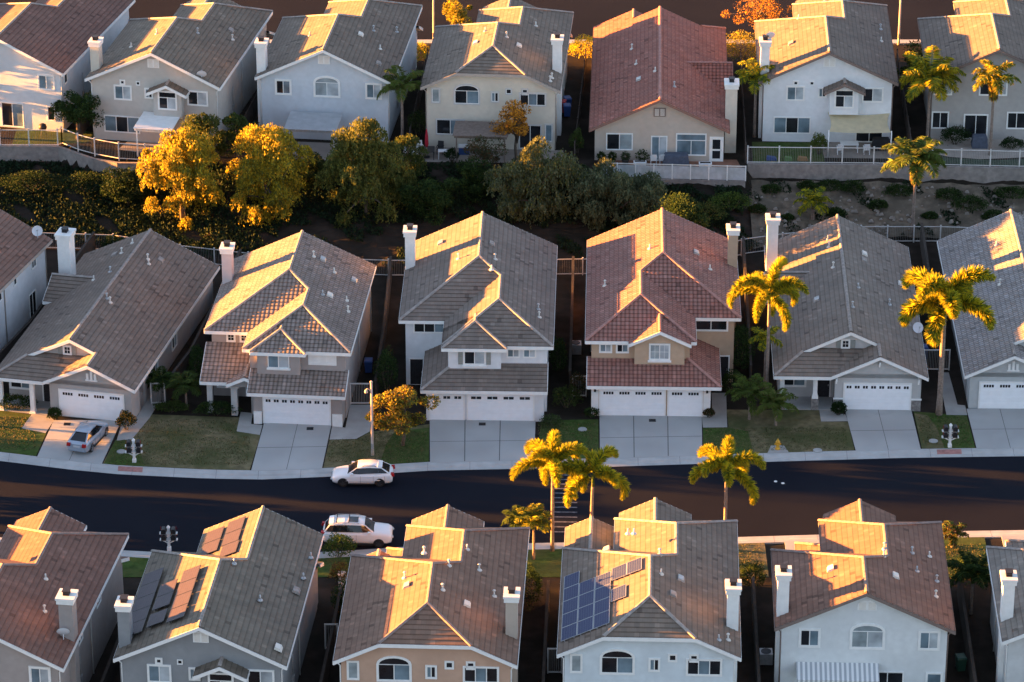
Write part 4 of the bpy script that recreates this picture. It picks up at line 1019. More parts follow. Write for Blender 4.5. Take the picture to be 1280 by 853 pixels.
for pts in ([(-36.2, 5.1), (-34.35, 4.3), (-33.95, 6.4), (-34.6, 7.6), (-35.6, 8.0)], [(-29.0, 3.1), (-27.9, 3.3), (-26.9, 6.8), (-25.9, 12), (-26.9, 12.2), (-28.0, 6.2), (-28.9, 5.8)],
            [(-20.3, 4.6), (-18.55, 4.0), (-18.45, 5.6), (-19.3, 5.8), (-19.3, 7.6), (-20.2, 7.8)], [(-13.4, 3.25), (-11.45, 3.35), (-10.45, 4.6), (-10.5, 9.0), (-12.1, 9.0), (-12.3, 5.2), (-13.3, 5.4)],
            [(14.1, 5.2), (15.9, 5.25), (16.1, 11), (15.0, 11.0), (14.9, 7.3), (14.1, 7.2)], [(22.9, 6.2), (24.9, 6.25), (24.8, 7.4), (24.0, 7.5), (24.0, 8.4), (22.9, 8.4)],
            [(32.3, 7.3), (33.85, 7.25), (33.85, 8.9), (33.3, 9.0), (33.2, 14.5), (32.4, 14.5)]):
    sheet('path', pts, WALK, .148); PATHS.append(pts)
# near-side verge behind the street trees
def kbn(x): return kn(x) - 1.15
for x0, x1, m in ((-29.5, -25.0, LAWN), (-14.2, -9.6, LAWN), (.2, 4.2, LAWN), (13.6, 17.6, LAWN_DRY), (27.4, 33.0, LAWN)):
    sheet('lawn', [(x0, kbn(x0) - .02), (x1, kbn(x1) - .02), (x1, -17.5), (x0, -17.5)], m, .135)
for xa, xb in ((-23.6, -18.5), (-8.9, -1.2), (5.2, 12.4), (19.0, 26.4), (34.2, 41), (-38, -31)):
    sheet('driveway', [(xa, kbn(xa) + .1, .142), (xb, kbn(xb) + .1, .142), (xb, -19.4, .15), (xa, -19.4, .15)], DRIVE, th=.04)
sheet('path', [(-12.0, -16.6), (-10.9, -16.8), (-10.4, -24), (-11.4, -24)], WALK, .15)
# street markings: ladder crossing, two white studs
def zr(x, y):
    k0, k1 = kn(x), kf(x); f = [(k0, 0), (k0 + 3.6, .05), ((k0 + k1) / 2, .07), (k1 - 3.6, .05), (k1, 0)]
    return interp(y, f)
PAINT = mat('road_paint', (.11, .11, .125), .85, .6, 5)
b = MB()
for i in range(13):
    y = -2.2 - i * .72
    xa, xb = 3.05 - i * .02, 4.7 - i * .01
    b.face([(xa, y, zr(xa, y) + .006), (xb, y - .04, zr(xb, y - .04) + .006), (xb, y + .12, zr(xb, y + .12) + .006), (xa, y + .16, zr(xa, y + .16) + .006)])
o = b.build('road_marking', PAINT); o['kind'] = 'structure'
b = MB()
for x in (-27.6, 31.9):
    for (a0, z0_), (a1, z1_) in zip([(.46, .019), (.62, .108), (.78, .133)], [(.62, .108), (.78, .133), (1.0, .137)]): b.face([(x - .9, kf(x - .9) + a0, z0_), (x + .9, kf(x + .9) + a0, z0_), (x + .9, kf(x + .9) + a1, z1_), (x - .9, kf(x - .9) + a1, z1_)])
o = b.build('kerb_paint', mat('red_kerb_paint', (.36, .17, .15), .8, .25, 4)); o['kind'] = 'structure'
for i, (x, y) in enumerate(((18.95, -3.2), (19.45, -3.5))):
    b = MB(); b.lathe((x, y, zr(x, y)), [(.13, 0), (.12, .03), (.06, .05)], 10)
    tag(b.build('road_stud', WHITE), 'white round road stud on the dark asphalt, %s of the pair' % ('left' if i == 0 else 'right'), 'road stud', 'white studs on the street')
for x, y, s, lab in ((-32.9, 5.7, 1, 'small dark drain grate on the driveway beside the silver hatchback'), (-14.9, 4.95, 1, 'small dark drain grate on the driveway of the taupe barrel-tiled house'), (-2.2, 5.7, 1, 'small dark drain grate on the wide driveway of the white house'), (10.4, 6.3, 1, 'small dark drain grate on the driveway of the peach house')):
    b = MB(); b.box(x - .25, x + .25, y - .22, y + .22, .16, .205)
    for k in range(5): b.box(x - .22, x + .22, y - .18 + k * .08, y - .15 + k * .08, .205, .215)
    tag(b.build('drain_grate', DARKM), lab, 'drain grate', 'drain grates by the garages')
# terraces of the back row
sheet('patio', [(-33, 49.2), (-28.5, 47.6), (-27.4, 50.6), (-32, 52)], PATIO, 4.02); sheet('patio', [(-19, 47.3), (-13.2, 46.6), (-13, 50.4), (-19, 51)], PATIO, 4.02)
sheet('patio', [(-9.3, 46.6), (4.2, 46.2), (4.3, 49), (-9, 50)], PATIO, 4.02); sheet('patio', [(8.6, 45.3), (19.1, 44.75), (18.7, 47), (8.4, 47)], TERRA, 4.02)
sheet('patio', [(26, 47.4), (32.5, 47.2), (32.5, 51), (26, 51)], PATIO, 4.02)
sheet('patio', [(34.6, 48.6), (36.5, 47.6), (39, 47.1), (42, 47.4), (46, 48.2), (46, 52), (34.8, 52)], mat('patio_beige', (.36, .32, .28), .9, .1), 4.02)
sheet('lawn', [(20, 46.3), (26, 46.2), (26, 50.8), (20.2, 50.9)], LAWN, 4.01); sheet('lawn', [(-42, 50.3), (-36, 50.6), (-34, 52.6), (-42, 55)], LAWN, 4.01)
sheet('lawn', [(32.5, 46.0), (46, 45.3), (46, 47.4), (40, 46.9), (36.5, 47.4), (34.4, 48.5)], mat('lawn_grey_green', (.05, .075, .05), .95, .3, 3, .5, 14), 4.01)

# ------------------------------------------------------------------ walls and fences
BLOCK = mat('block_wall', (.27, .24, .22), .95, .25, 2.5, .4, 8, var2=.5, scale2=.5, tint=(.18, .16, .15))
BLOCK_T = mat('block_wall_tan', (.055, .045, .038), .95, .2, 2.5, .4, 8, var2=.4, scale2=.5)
FENCE_W = mat('fence_white_paint', (.60, .58, .56), .6, .1, 4); FENCE_D = mat('fence_pickets', (.20, .19, .18), .6, .1, 4)
WOODF = mat('fence_wood', (.075, .058, .05), .9, .3, 3, .3, 9)
def wall_run(name, label, pts, h, th=.22, m=None, cat='wall', group=None, cap=.07):
    """pts: (x, y, z base); a wall with a cap course, following its base"""
    b = MB(); c = MB()
    for (a, d) in zip(pts, pts[1:]):
        A, D = Vector(a), Vector(d); n = (D - A).cross(Vector((0, 0, 1))).normalized() * th / 2; up = Vector((0, 0, h)); dn = Vector((0, 0, -.4))
        b.hexa([A - n + dn, A + n + dn, D + n + dn, D - n + dn, A - n + up, A + n + up, D + n + up, D - n + up])
        n2 = n * 1.25; u2 = Vector((0, 0, h + cap))
        c.hexa([A - n2 + up, A + n2 + up, D + n2 + up, D - n2 + up, A - n2 + u2, A + n2 + u2, D + n2 + u2, D - n2 + u2])
    o = b.build(name, m or BLOCK); tag(o, label, cat, group)
    c.build('coping', BLOCK if m is None else m, o)
    return o
def fence_run(name, label, pts, h=1.45, step=2.4, group=None, m=None, fill='picket'):
    m = m or FENCE_W
    root = thing(name, label, 'fence', pts[0], 0, group); o0 = Vector(pts[0])
    ra = MB(); pk = MB()
    for (a, d) in zip(pts, pts[1:]):
        A, D = Vector(a) - o0, Vector(d) - o0; L_ = (D - A).length; k = max(1, round(L_ / step))
        for i in range(k + (1 if d == pts[-1] else 0)):
            p = A + (D - A) * (i / k); q = MB(); q.box(p.x - .05, p.x + .05, p.y - .05, p.y + .05, p.z - .1, p.z + h + .05); q.box(p.x - .065, p.x + .065, p.y - .065, p.y + .065, p.z + h + .05, p.z + h + .08); q.build('post', m, root)
        for zz in (.12, h - .05): ra.beam(A + Vector((0, 0, zz)), D + Vector((0, 0, zz)), .045, .06)
        if fill == 'picket':
            n = int(L_ / .14)
            for i in range(1, n):
                p = A + (D - A) * (i / n); pk.box(p.x - .011, p.x + .011, p.y - .011, p.y + .011, p.z + .15, p.z + h - .08)
        elif fill == 'board':
            pk.beam(A + Vector((0, 0, h / 2)), D + Vector((0, 0, h / 2)), .03, h - .16)
    ra.build('rail', m, root)
    if pk.f: pk.build('pickets' if fill == 'picket' else 'boards', FENCE_D if fill == 'picket' else WOODF, root)
    return root
def onslope(pts): return [(x, y, gz(x, y) + .0) for x, y in pts]
wall_run('retaining_wall', 'grey block retaining wall under the white fence behind the bright white and stone-grey houses', [(19.55, 45.9, 2.3), (30, 45.65, 2.3), (42, 44.95, 2.3), (60, 44.9, 2.3)], 1.78)
fence_run('view_fence', 'white railing fence along the top of the right-hand grey retaining wall', [(19.55, 46.15, 4.05), (30, 45.95, 4.05), (42, 45.25, 4.05), (60, 45.2, 4.05)], 1.5)
wall_run('retaining_wall', 'grey block retaining wall below the pale wind screen of the terracotta-roofed house', [(7.2, 45.15, 1.7), (9.2, 45.0, 1.7), (19.3, 44.4, 1.7)], 1.45)
PANEL = mat('frosted_panel', (.50, .52, .54), .35, .15, 2.5, var2=.6, scale2=.8, tint=(.30, .33, .32))
r_ = thing('wind_screen', 'pale frosted panel screen edging the terracotta patio', 'screen', (7.2, 45.15, 3.2))
b = MB(); pp = MB()
for i in range(9):
    t0, t1 = i / 8, (i + 1) / 8
    x, y = 12.1 * t0, -.75 * t0
    q = MB(); q.box(x - .05, x + .05, y - .05, y + .05, 0, 1.35); q.build('post', WHITE, r_)
    if i < 8: pp.beam((x + .06, y, .62), (12.1 * t1 - .06, -.75 * t1, .62), .02, 1.12)
b.beam((0, 0, 1.3), (12.1, -.75, 1.3), .07, .08); b.build('rail', OFFWHITE, r_); pp.build('panel', PANEL, r_)
wall_run('retaining_wall', 'curved tan retaining wall below the fence of the greige house', [(-60, 49.9, 2.3), (-38, 49.75, 2.3), (-36.4, 48.6, 2.2), (-34.9, 47.6, 2.1), (-32.8, 46.7, 2.1), (-30.6, 46.4, 2.2), (-26, 46.2, 2.5)], 1.72)
fence_run('view_fence', 'grey railing fence at the left edge below the chalk-white house', [(-55, 50.0, 4.03), (-38.1, 49.9, 4.03), (-37.8, 50.3, 4.03)], 1.5)
fence_run('view_fence', 'white railing fence curving round the corner of the greige house garden', [(-37.8, 50.3, 4.05), (-36.3, 48.9, 4.05), (-34.8, 47.9, 4.05), (-32.7, 46.95, 4.05), (-30.5, 46.65, 4.05), (-27, 46.5, 4.05)], 1.5)
fence_run('view_fence', 'low grey railing fence at the foot of the slope behind the taupe houses', onslope([(-46, 38.2), (-32.4, 37.2), (-26.8, 35.1), (-21.2, 33.6), (-15.4, 32.7), (-9.9, 32.2)]), 1.45)
fence_run('view_fence', 'low railing fence at the foot of the slope behind the pale grey house', onslope([(18.8, 36.4), (22, 37.4), (28.5, 38.9), (35, 38.9), (38.5, 38.6), (52, 38.5)]), 1.45)
fence_run('view_fence', 'low railing fence behind the white and peach houses of the middle row', onslope([(-9.7, 32.2), (-4, 32.3), (3.5, 32.4), (10, 32.6), (18.6, 36.2)]), 1.45)
for pts, lab in (([(-40.3, 9.5, .1), (-37.2, 20, .1), (-33.9, 36.8, .2)], 'tan block side wall left of the long taupe roof'),
                 ([(-25.9, 9.2, .1), (-24.4, 15, .1), (-21.8, 33.4, .2)], 'tan block side wall between the two taupe houses'),
                 ([(-10.2, 9.6, .1), (-9.85, 20, .1), (-9.7, 32, .2)], 'tan block side wall left of the white three-car-garage house'),
                 ([(4.35, 11.2, .1), (4.6, 20, .1), (4.9, 32, .2)], 'tan block side wall between the white house and the peach house'),
                 ([(18.0, 12.2, .1), (18.3, 22, .1), (18.7, 36, .2)], 'tan block side wall between the peach house and the pale grey house'),
                 ([(32.55, 14.8, .1), (32.9, 24, .1), (33.4, 38.6, .2)], 'tan block side wall between the pale grey and cool grey houses')):
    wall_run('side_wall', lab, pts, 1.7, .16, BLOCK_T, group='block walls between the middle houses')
for pts, lab in (([(-25.2, -23, .1), (-27.2, -42, .05)], 'tan block wall between the brown-grey and slate-grey houses'),
                 ([(-11.5, -22, .1), (-12.8, -42, .05)], 'tan block wall between the slate-grey and peach front houses'),
                 ([(2.45, -21, .1), (1.75, -42, .05)], 'tan block wall between the peach and ice-white front houses'),
                 ([(16.3, -20.6, .1), (15.7, -42, .05)], 'tan block wall between the two white front houses'),
                 ([(30.3, -20, .1), (29.6, -42, .05)], 'tan block wall right of the chestnut-roofed house')):
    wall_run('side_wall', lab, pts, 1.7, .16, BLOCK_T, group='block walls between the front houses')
for pts, lab in (([(-23.2, 48.2, 4), (-20.4, 68, 4)], 'wooden lot fence left of the pale blue-grey house'), ([(-8.7, 47.2, 4), (-7.4, 68, 4)], 'wooden lot fence left of the cream house'), ([(5.2, 46.6, 4), (6.5, 68, 4)], 'wooden lot fence left of the terracotta-roofed house'),
                 ([(19.4, 46.4, 4), (20.1, 68, 4)], 'wooden lot fence left of the bright white house'), ([(33.2, 47, 4), (33.9, 68, 4)], 'wooden lot fence right of the bright white house'), ([(-36.4, 51.6, 4), (-33.4, 68, 4)], 'wooden lot fence left of the greige house')):
    fence_run('lot_fence', lab, pts, 1.7, 2.6, 'wooden fences between the back houses', WOODF, 'board')
def gate(label, x0, x1, y, z, h=1.75, m=None):
    r = thing('side_gate', label, 'gate', ((x0 + x1) / 2, y, z), 0, 'side gates'); w = (x1 - x0) / 2; m = m or FENCE_W
    f = MB(); f.box(-w, -w + .08, -.04, .04, 0, h); f.box(w - .08, w, -.04, .04, 0, h); f.box(-w + .08, w - .08, -.03, .03, h - .09, h); f.box(-w + .08, w - .08, -.03, .03, .06, .15); f.build('gate_frame', m, r)
    p = MB(); n = int(2 * w / .12)
    for i in range(1, n): p.box(-w + 2 * w * i / n - .022, -w + 2 * w * i / n + .022, -.012, .012, .15, h - .09)
    p.build('pickets', FENCE_D, r); hd = MB(); hd.box(w - .2, w - .12, -.07, -.03, .95, 1.05); hd.build('latch', DARKM, r)
gate('white framed side gate right of the taupe barrel-tiled house', -12.1, -10.4, 9.1, .14); gate('white framed side gate left of the peach house', 4.5, 5.6, 10.4, .12)
gate('white framed side gate between the pale grey and cool grey houses', 31.1, 33.3, 14.9, .14); gate('white framed side gate right of the long taupe roof', -27.0, -25.9, 9.2, .12)
gate('white framed side gate right of the slate-grey front house', -12.4, -11.5, -27.2, .1, 1.9); gate('white framed side gate left of the ice-white front house', 2.3, 3.3, -30.4, .1, 1.9)

# ------------------------------------------------------------------ vegetation
def leafmat(name, c, tr=.35, var=.35): return mat(name, c, .7, var, 1.3, 0, 8, .12, trans=tr)
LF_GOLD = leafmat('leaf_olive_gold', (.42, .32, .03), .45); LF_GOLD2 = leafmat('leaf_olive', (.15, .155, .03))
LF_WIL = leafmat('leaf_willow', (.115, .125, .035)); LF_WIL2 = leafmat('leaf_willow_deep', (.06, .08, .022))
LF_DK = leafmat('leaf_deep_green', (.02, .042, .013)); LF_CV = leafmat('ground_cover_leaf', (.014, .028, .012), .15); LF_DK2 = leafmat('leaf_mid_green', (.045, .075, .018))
LF_SAGE = leafmat('leaf_sage', (.12, .14, .075)); LF_SAGE2 = leafmat('leaf_sage_dark', (.065, .085, .042))
LF_RUST = leafmat('leaf_rust', (.6, .27, .03)); LF_RUST2 = leafmat('leaf_brown', (.13, .075, .035))
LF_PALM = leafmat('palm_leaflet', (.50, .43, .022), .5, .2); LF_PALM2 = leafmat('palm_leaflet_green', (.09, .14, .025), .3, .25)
BARK = mat('bark', (.11, .085, .065), .95, .35, 4, .6, 10); BARK_P = mat('palm_bark', (.22, .17, .14), .95, .3, 6, .5, 9)

def leaf_object(name, P, D, size, mats, parent, width=.5, rng=None):
    """P centres (n,3), D pointing directions (n,3), size (n,): folded leaf blades as one mesh"""
    n = len(P); rng = rng or np.random
    D = D / np.maximum(np.linalg.norm(D, axis=1, keepdims=True), 1e-6)
    A = np.cross(D, rng.normal(size=(n, 3))); A /= np.maximum(np.linalg.norm(A, axis=1, keepdims=True), 1e-6)
    s = size[:, None]
    v0 = P - D * s * .5; v2 = P + D * s * .5; v1 = P + A * s * width * .5 ; v3 = P - A * s * width * .5
    V = np.stack([v0, v1, v2, v3], 1).reshape(-1, 3)
    me = bpy.data.meshes.new(name); me.vertices.add(4 * n); me.vertices.foreach_set('co', V.ravel())
    me.loops.add(4 * n); me.loops.foreach_set('vertex_index', np.arange(4 * n)); me.polygons.add(n)
    me.polygons.foreach_set('loop_start', np.arange(n) * 4); me.polygons.foreach_set('loop_total', np.full(n, 4))
    for m in mats: me.materials.append(m)
    me.polygons.foreach_set('material_index', rng.randint(0, len(mats), n)); me.update(); me.validate()
    o = bpy.data.objects.new(name, me); COL.objects.link(o); o.parent = parent
    return o

def tree(name, label, cat, loc, h, rx, ry, z0, mats, n=9000, leaf=.22, clumps=26, droop=0.0, trunk=.16, seed=1, group=None, lean=0, limbs=7, cr=.36, open_=0.0):
    """crown between z0 and h built from uneven leaf clumps carried on limbs"""
    rng = np.random.RandomState(seed); rn = random.Random(seed)
    r = thing(name, label, cat, loc, 0, group)
    H = h - z0; c = np.array([lean, 0, z0 + H * .5])
    C = []
    for i in range(clumps):
        u = rng.normal(size=3); u /= np.linalg.norm(u); rad = rng.uniform(.45, .9 - .2 * max(0, u[2])) if rng.rand() > .2 else rng.uniform(0, .45)
        if u[2] < -.5 and not droop: u[2] *= .5
        k_ = 1.0
        if rng.rand() < .16 and u[2] < .5: rad = rng.uniform(.9, 1.03); k_ = .65
        C.append((c + u * np.array([rx, ry, H * .5]) * rad, rng.uniform(.6, 1.3) * k_ * cr * (rx + ry) / 2))
    P = []; D = []
    per = n // clumps
    for cc, cr_ in C:
        k = int(per * rng.uniform(.6, 1.4)); u = rng.normal(size=(k, 3)); u /= np.linalg.norm(u, axis=1, keepdims=True)
        rr = rng.uniform(.35, 1.0, size=(k, 1)) ** .6
        p = cc + u * rr * cr_ * np.array([1, 1, .8])
        if droop:
            # hanging strands below the clump
            st = rng.randint(0, max(6, k // 14), k); ang = rng.uniform(0, 6.28, st.max() + 1); rad = np.sqrt(rng.uniform(0, 1, st.max() + 1)) * cr_
            L_ = rng.uniform(.5, 1.0, st.max() + 1) * droop; t = rng.uniform(0, 1, k)
            base = cc + np.stack([np.cos(ang[st]) * rad[st], np.sin(ang[st]) * rad[st], (1 - (rad[st] / cr_) ** 2) * cr_ * .6], 1)
            hang = base + np.stack([np.cos(ang[st]) * .25 * t, np.sin(ang[st]) * .25 * t, -t * L_[st]], 1) + rng.normal(size=(k, 3)) * .07
            pick = rng.rand(k, 1) < .7; p = np.where(pick, hang, p); d = rng.normal(size=(k, 3)) * .5 + np.array([0, 0, -1.0])
        else: d = u + rng.normal(size=(k, 3)) * .8 + np.array([0, 0, -.1])
        P.append(p); D.append(d)
    P = np.concatenate(P); D = np.concatenate(D)
    leaf_object('crown', P, D, rng.uniform(.65, 1.35, len(P)) * leaf, mats, r, .5, rng)
    t = MB(); zt = z0 + H * .35
    path = [(0, 0, -.15), (.03 * h * rn.uniform(-1, 1), .03 * h * rn.uniform(-1, 1), zt * .5), (lean * .5, 0, zt)]
    t.tube(path, [trunk * 1.25, trunk, trunk * .75], 8)
    for i in range(min(limbs, clumps)):
        cc = C[i][0]; a = Vector((lean * .5, 0, zt * rn.uniform(.6, 1.0))); e = Vector(cc); mid = a.lerp(e, .5) + Vector((0, 0, .25))
        t.tube([a, mid, e], [trunk * .6, trunk * .38, trunk * .14], 6)
    t.build('trunk', BARK, r)
    return r

def shrub(label, loc, rx, ry, h, mats, n=1600, leaf=.12, seed=1, group='garden shrubs', name='shrub', flat=.25):
    rng = np.random.RandomState(seed); r = thing(name, label, 'shrub', loc, 0, group)
    k = n; u = rng.normal(size=(k, 3)); u[:, 2] = np.abs(u[:, 2]) - flat * .4; u /= np.linalg.norm(u, axis=1, keepdims=True)
    lump = 1 + .16 * np.sin(u[:, 0] * 5 + seed) * np.cos(u[:, 1] * 4 + seed * 2) + .1 * np.sin(u[:, 2] * 7 + seed)
    rr = (rng.uniform(.3, 1, size=k) ** .45) * lump
    P = u * rr[:, None] * np.array([rx, ry, h * .62]); P[:, 2] += h * .4; P[:, 2] = np.maximum(P[:, 2], .03)
    leaf_object('foliage', P, u + rng.normal(size=(k, 3)) * .7, rng.uniform(.6, 1.4, k) * leaf, mats, r, .6, rng)
    t = MB()
    for i in range(5):
        a = 1.26 * i + seed; t.tube([(.05 * math.cos(a), .05 * math.sin(a), -.1), (rx * .5 * math.cos(a), ry * .5 * math.sin(a), h * .6)], [.035, .012], 5)
    t.build('stems', BARK, r)
    return r

def frond_pts(rn, L_, el, az, sag, k=9):
    pts = []; p = Vector((0, 0, 0)); e = el
    for i in range(k + 1):
        pts.append(p.copy()); st = L_ / k
        p = p + Vector((math.cos(e) * math.cos(az), math.cos(e) * math.sin(az), math.sin(e))) * st
        e -= sag * (.35 + 1.3 * i / k) / k
    return pts
def palm(name, label, loc, h, L_=2.7, nf=9, style='foxtail', mats=None, seed=1, group=None, r0=.135, skirt=False, lean=(0, 0), leafl=None, den=1.0):
    leafl = leafl or (.52 if style == 'foxtail' else .5)
    rng = np.random.RandomState(seed); rn = random.Random(seed)
    r = thing(name, label, 'palm tree', loc, 0, group); mats = mats or [LF_PALM, LF_PALM, LF_PALM2]
    t = MB(); k = 9; pts = []; rad = []
    for i in range(k + 1):
        f = i / k; pts.append((lean[0] * f * f, lean[1] * f * f, h * f - (.15 if i == 0 else 0))); rad.append(r0 * (1.25 - .25 * min(1, f * 5)) * (1 - .25 * f))
    t.tube(pts, rad, 10)
    for i in range(int(h / .35)):        # leaf scars
        f = (i + 1) * .35 / h
        if f > .93: break
        q = Vector((lean[0] * f * f, lean[1] * f * f, h * f)); rr = r0 * (1 - .25 * f) * 1.04
        t.tube([q, q + Vector((0, 0, .05))], rr, 10, 0, False)
    t.build('trunk', BARK_P, r)
    top = Vector((lean[0], lean[1], h))
    s = MB(); s.tube([top + Vector((0, 0, -.25)), top + Vector((0, 0, .25)), top + Vector((0, 0, .75))], [r0 * .85, r0 * .7, r0 * .25], 8); s.build('crown_shaft', LF_PALM2, r)
    a0 = rn.uniform(0, 6.28)
    for i in range(nf):
        az = a0 + i * 2.399; el = R(78) - R(75) * (i / max(1, nf - 1)) + R(rn.uniform(-9, 9)); Lf = L_ * rn.uniform(.85, 1.1)
        P = frond_pts(rn, Lf, el, az, rn.uniform(2.4, 3.5) if style == 'foxtail' else rn.uniform(1.5, 2.2)); P = [p + top + Vector((0, 0, .35)) for p in P]
        A = np.array([tuple(p) for p in P]); seg = np.diff(A, axis=0)
        n = int((1800 if style == 'foxtail' else 190) * den)
        tt = rng.uniform(.14, 1, n) * (len(P) - 1); ii = np.minimum(tt.astype(int), len(P) - 2); ff_ = (tt - ii)[:, None]
        base = A[ii] + seg[ii] * ff_; tan = seg[ii] / np.linalg.norm(seg[ii], axis=1, keepdims=True)
        f = tt / (len(P) - 1); ll = leafl * (np.sin(np.pi * np.clip(.12 + .86 * f, 0, 1)) ** .6 + .12) * rng.uniform(.75, 1.15, n)
        if style == 'foxtail':
            d = rng.normal(size=(n, 3)); d -= tan * (d * tan).sum(1, keepdims=True); d /= np.linalg.norm(d, axis=1, keepdims=True)
            d = d + tan * .6 + np.array([0, 0, -.2])
        else:
            side = np.cross(tan, np.array([0, 0, 1.0])); side /= np.maximum(np.linalg.norm(side, axis=1, keepdims=True), 1e-5)
            sg = np.where(rng.rand(n) < .5, 1, -1)[:, None]
            d = side * sg + tan * .55 + np.array([0, 0, -.45]) + rng.normal(size=(n, 3)) * .18
        d /= np.linalg.norm(d, axis=1, keepdims=True)
        o = leaf_object('frond', base + d * ll[:, None] * .5, d, ll, mats, r, .14 if style != 'foxtail' else .10, rng)
        b = MB(); b.tube(P, [.035 * (1 - .75 * j / (len(P) - 1)) for j in range(len(P))], 5); b.build('rachis', LF_PALM2, o)
    if skirt:
        n = 700; z = rng.uniform(-1.5, .1, n); a = rng.uniform(0, 6.28, n); rr = rng.uniform(.15, .5, n) * (1 + .3 * z / 1.5)
        P = np.stack([np.cos(a) * rr + top.x, np.sin(a) * rr + top.y, z + h], 1); d = np.stack([np.cos(a) * .25, np.sin(a) * .25, -np.ones(n)], 1)
        leaf_object('dead_fronds', P, d, rng.uniform(.4, .8, n), [LF_RUST2, LF_GOLD], r, .12, rng)
    return r
OL = 'unseen trees added for shade beyond the left edge'  # added out of view, sized to block low sun from road and walls
tree('street_tree', 'dense unseen tree added for shade beyond the left edge, nearest the umber roof', 'tree', (-51, -8.5, .1), 6.0, 3.2, 3.0, .3, [LF_DK2, LF_WIL], n=5000, leaf=.4, clumps=30, seed=71, group=OL)
tree('street_tree', 'dense unseen tree added for shade beyond the left edge, at the near kerb', 'tree', (-55, -4.5, .1), 6.4, 3.6, 3.2, .3, [LF_DK2, LF_WIL], n=6000, leaf=.4, clumps=30, seed=72, group=OL)
tree('street_tree', 'dense unseen tree added for shade beyond the left edge, at the far kerb', 'tree', (-57, 8.4, .1), 8.8, 3.8, 3.6, .3, [LF_DK2, LF_WIL], n=6000, leaf=.4, clumps=30, seed=73, group=OL)
tree('street_tree', 'dense unseen tree added for shade beyond the left edge in the back row', 'tree', (-51.8, 53.0, 4), 10.0, 4.0, 3.6, .3, [LF_DK2, LF_WIL], n=9000, leaf=.4, clumps=40, seed=76, group=OL)
tree('street_tree', 'dense unseen tree added for shade beyond the left edge, on the bend', 'tree', (-68, 5.0, .1), 7.2, 4.6, 4.2, .3, [LF_DK2, LF_WIL], n=7000, leaf=.45, clumps=34, seed=74, group=OL)
tree('street_tree', 'dense unseen tree added for shade beyond the left edge, in the front garden of the white house', 'tree', (-51.5, 12.2, .1), 6.4, 3.2, 3.0, .3, [LF_DK2, LF_WIL], n=5000, leaf=.4, clumps=30, seed=75, group=OL)
ST = 'foxtail palms along the street'
palm('foxtail_palm', 'tall golden foxtail palm at the near kerb, left of the close pair', (2.8, -13.7, .1), 6.3, 3.5, 9, seed=3, group=ST)
palm('foxtail_palm', 'golden foxtail palm at the near kerb, right of the close pair', (5.45, -14.4, .1), 5.7, 3.4, 7, seed=14, group=ST, lean=(.1, .0))
palm('foxtail_palm', 'single golden foxtail palm by the near kerb behind the solar-roofed white house', (14.75, -13.6, .1), 6.0, 3.3, 8, seed=8, group=ST)
palm('foxtail_palm', 'tall golden foxtail palm between the peach and pale grey houses', (19.05, 9.75, .1), 8.3, 4.0, 9, seed=21, group=ST)
palm('foxtail_palm', 'tall drooping foxtail palm between the pale grey and cool grey houses', (31.75, 7.4, .1), 8.6, 4.6, 9, seed=5, group=ST, r0=.22, leafl=.8)
UP = 'palms by the back row'
palm('queen_palm', 'green queen palm growing by the foot-of-slope fence behind the pale grey house', (32.8, 39.6, .4), 6.3, 3.1, 18, 'queen', [LF_PALM2, LF_PALM2, LF_WIL], 31, UP, skirt=True, leafl=.75, den=1.3)
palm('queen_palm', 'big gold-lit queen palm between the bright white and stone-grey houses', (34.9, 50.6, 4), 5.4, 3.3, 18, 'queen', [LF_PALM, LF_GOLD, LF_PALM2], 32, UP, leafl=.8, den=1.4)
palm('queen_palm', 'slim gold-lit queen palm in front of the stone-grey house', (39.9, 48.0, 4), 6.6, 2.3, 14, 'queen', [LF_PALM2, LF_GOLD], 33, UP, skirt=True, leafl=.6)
palm('queen_palm', 'young gold-lit queen palm left of the bright white house', (20.45, 52.0, 4), 5.0, 2.3, 13, 'queen', [LF_PALM, LF_PALM2], 34, UP, leafl=.6)
palm('queen_palm', 'shaded green queen palm between the pale blue-grey and cream houses', (-9.2, 50.4, 4), 4.9, 2.4, 14, 'queen', [LF_PALM2, LF_WIL], 35, UP, leafl=.6)
SM = 'small garden palms'
palm('garden_palm', 'small yellow-green palm on the bare slope behind the pale grey house', (24.7, 41.0, 1.2), 1.2, 1.9, 13, 'queen', [LF_PALM, LF_PALM2], 41, SM, r0=.14, leafl=.5)
palm('garden_palm', 'slim palm with few fronds beside the tall palm left of the pale grey house', (19.0, 11.6, .1), 4.0, 1.5, 9, 'queen', [LF_PALM, LF_PALM2], 42, SM, r0=.09, leafl=.45)
palm('garden_palm', 'bushy green garden palm in the lawn left of the hydrant', (17.6, 6.6, .1), 1.8, 2.0, 17, 'queen', [LF_PALM2, LF_WIL2], 43, SM, r0=.1, leafl=.45)
palm('garden_palm', 'bushy leaning garden palm in the lawn just behind the hydrant', (19.5, 5.6, .1), 1.4, 2.0, 17, 'queen', [LF_PALM2, LF_WIL], 44, SM, r0=.1, leafl=.45)
palm('garden_palm', 'spiky pale garden palm at the foot of the tall near-kerb palm', (1.5, -14.9, .1), 2.6, 1.6, 16, 'queen', [LF_PALM, LF_WIL, LF_PALM2], 45, SM, r0=.1, leafl=.45)
palm('garden_palm', 'dark garden palm left of the spiky pale one behind the peach front house', (.4, -14.4, .1), 2.5, 1.3, 14, 'queen', [LF_PALM2, LF_WIL2], 46, SM, r0=.09, leafl=.4)
palm('garden_palm', 'dark garden palm in the shaded gap right of the chestnut-roofed house', (30.9, -22.5, .1), 2.6, 2.3, 14, 'queen', [LF_DK, LF_DK2], 47, SM, r0=.12, leafl=.55)
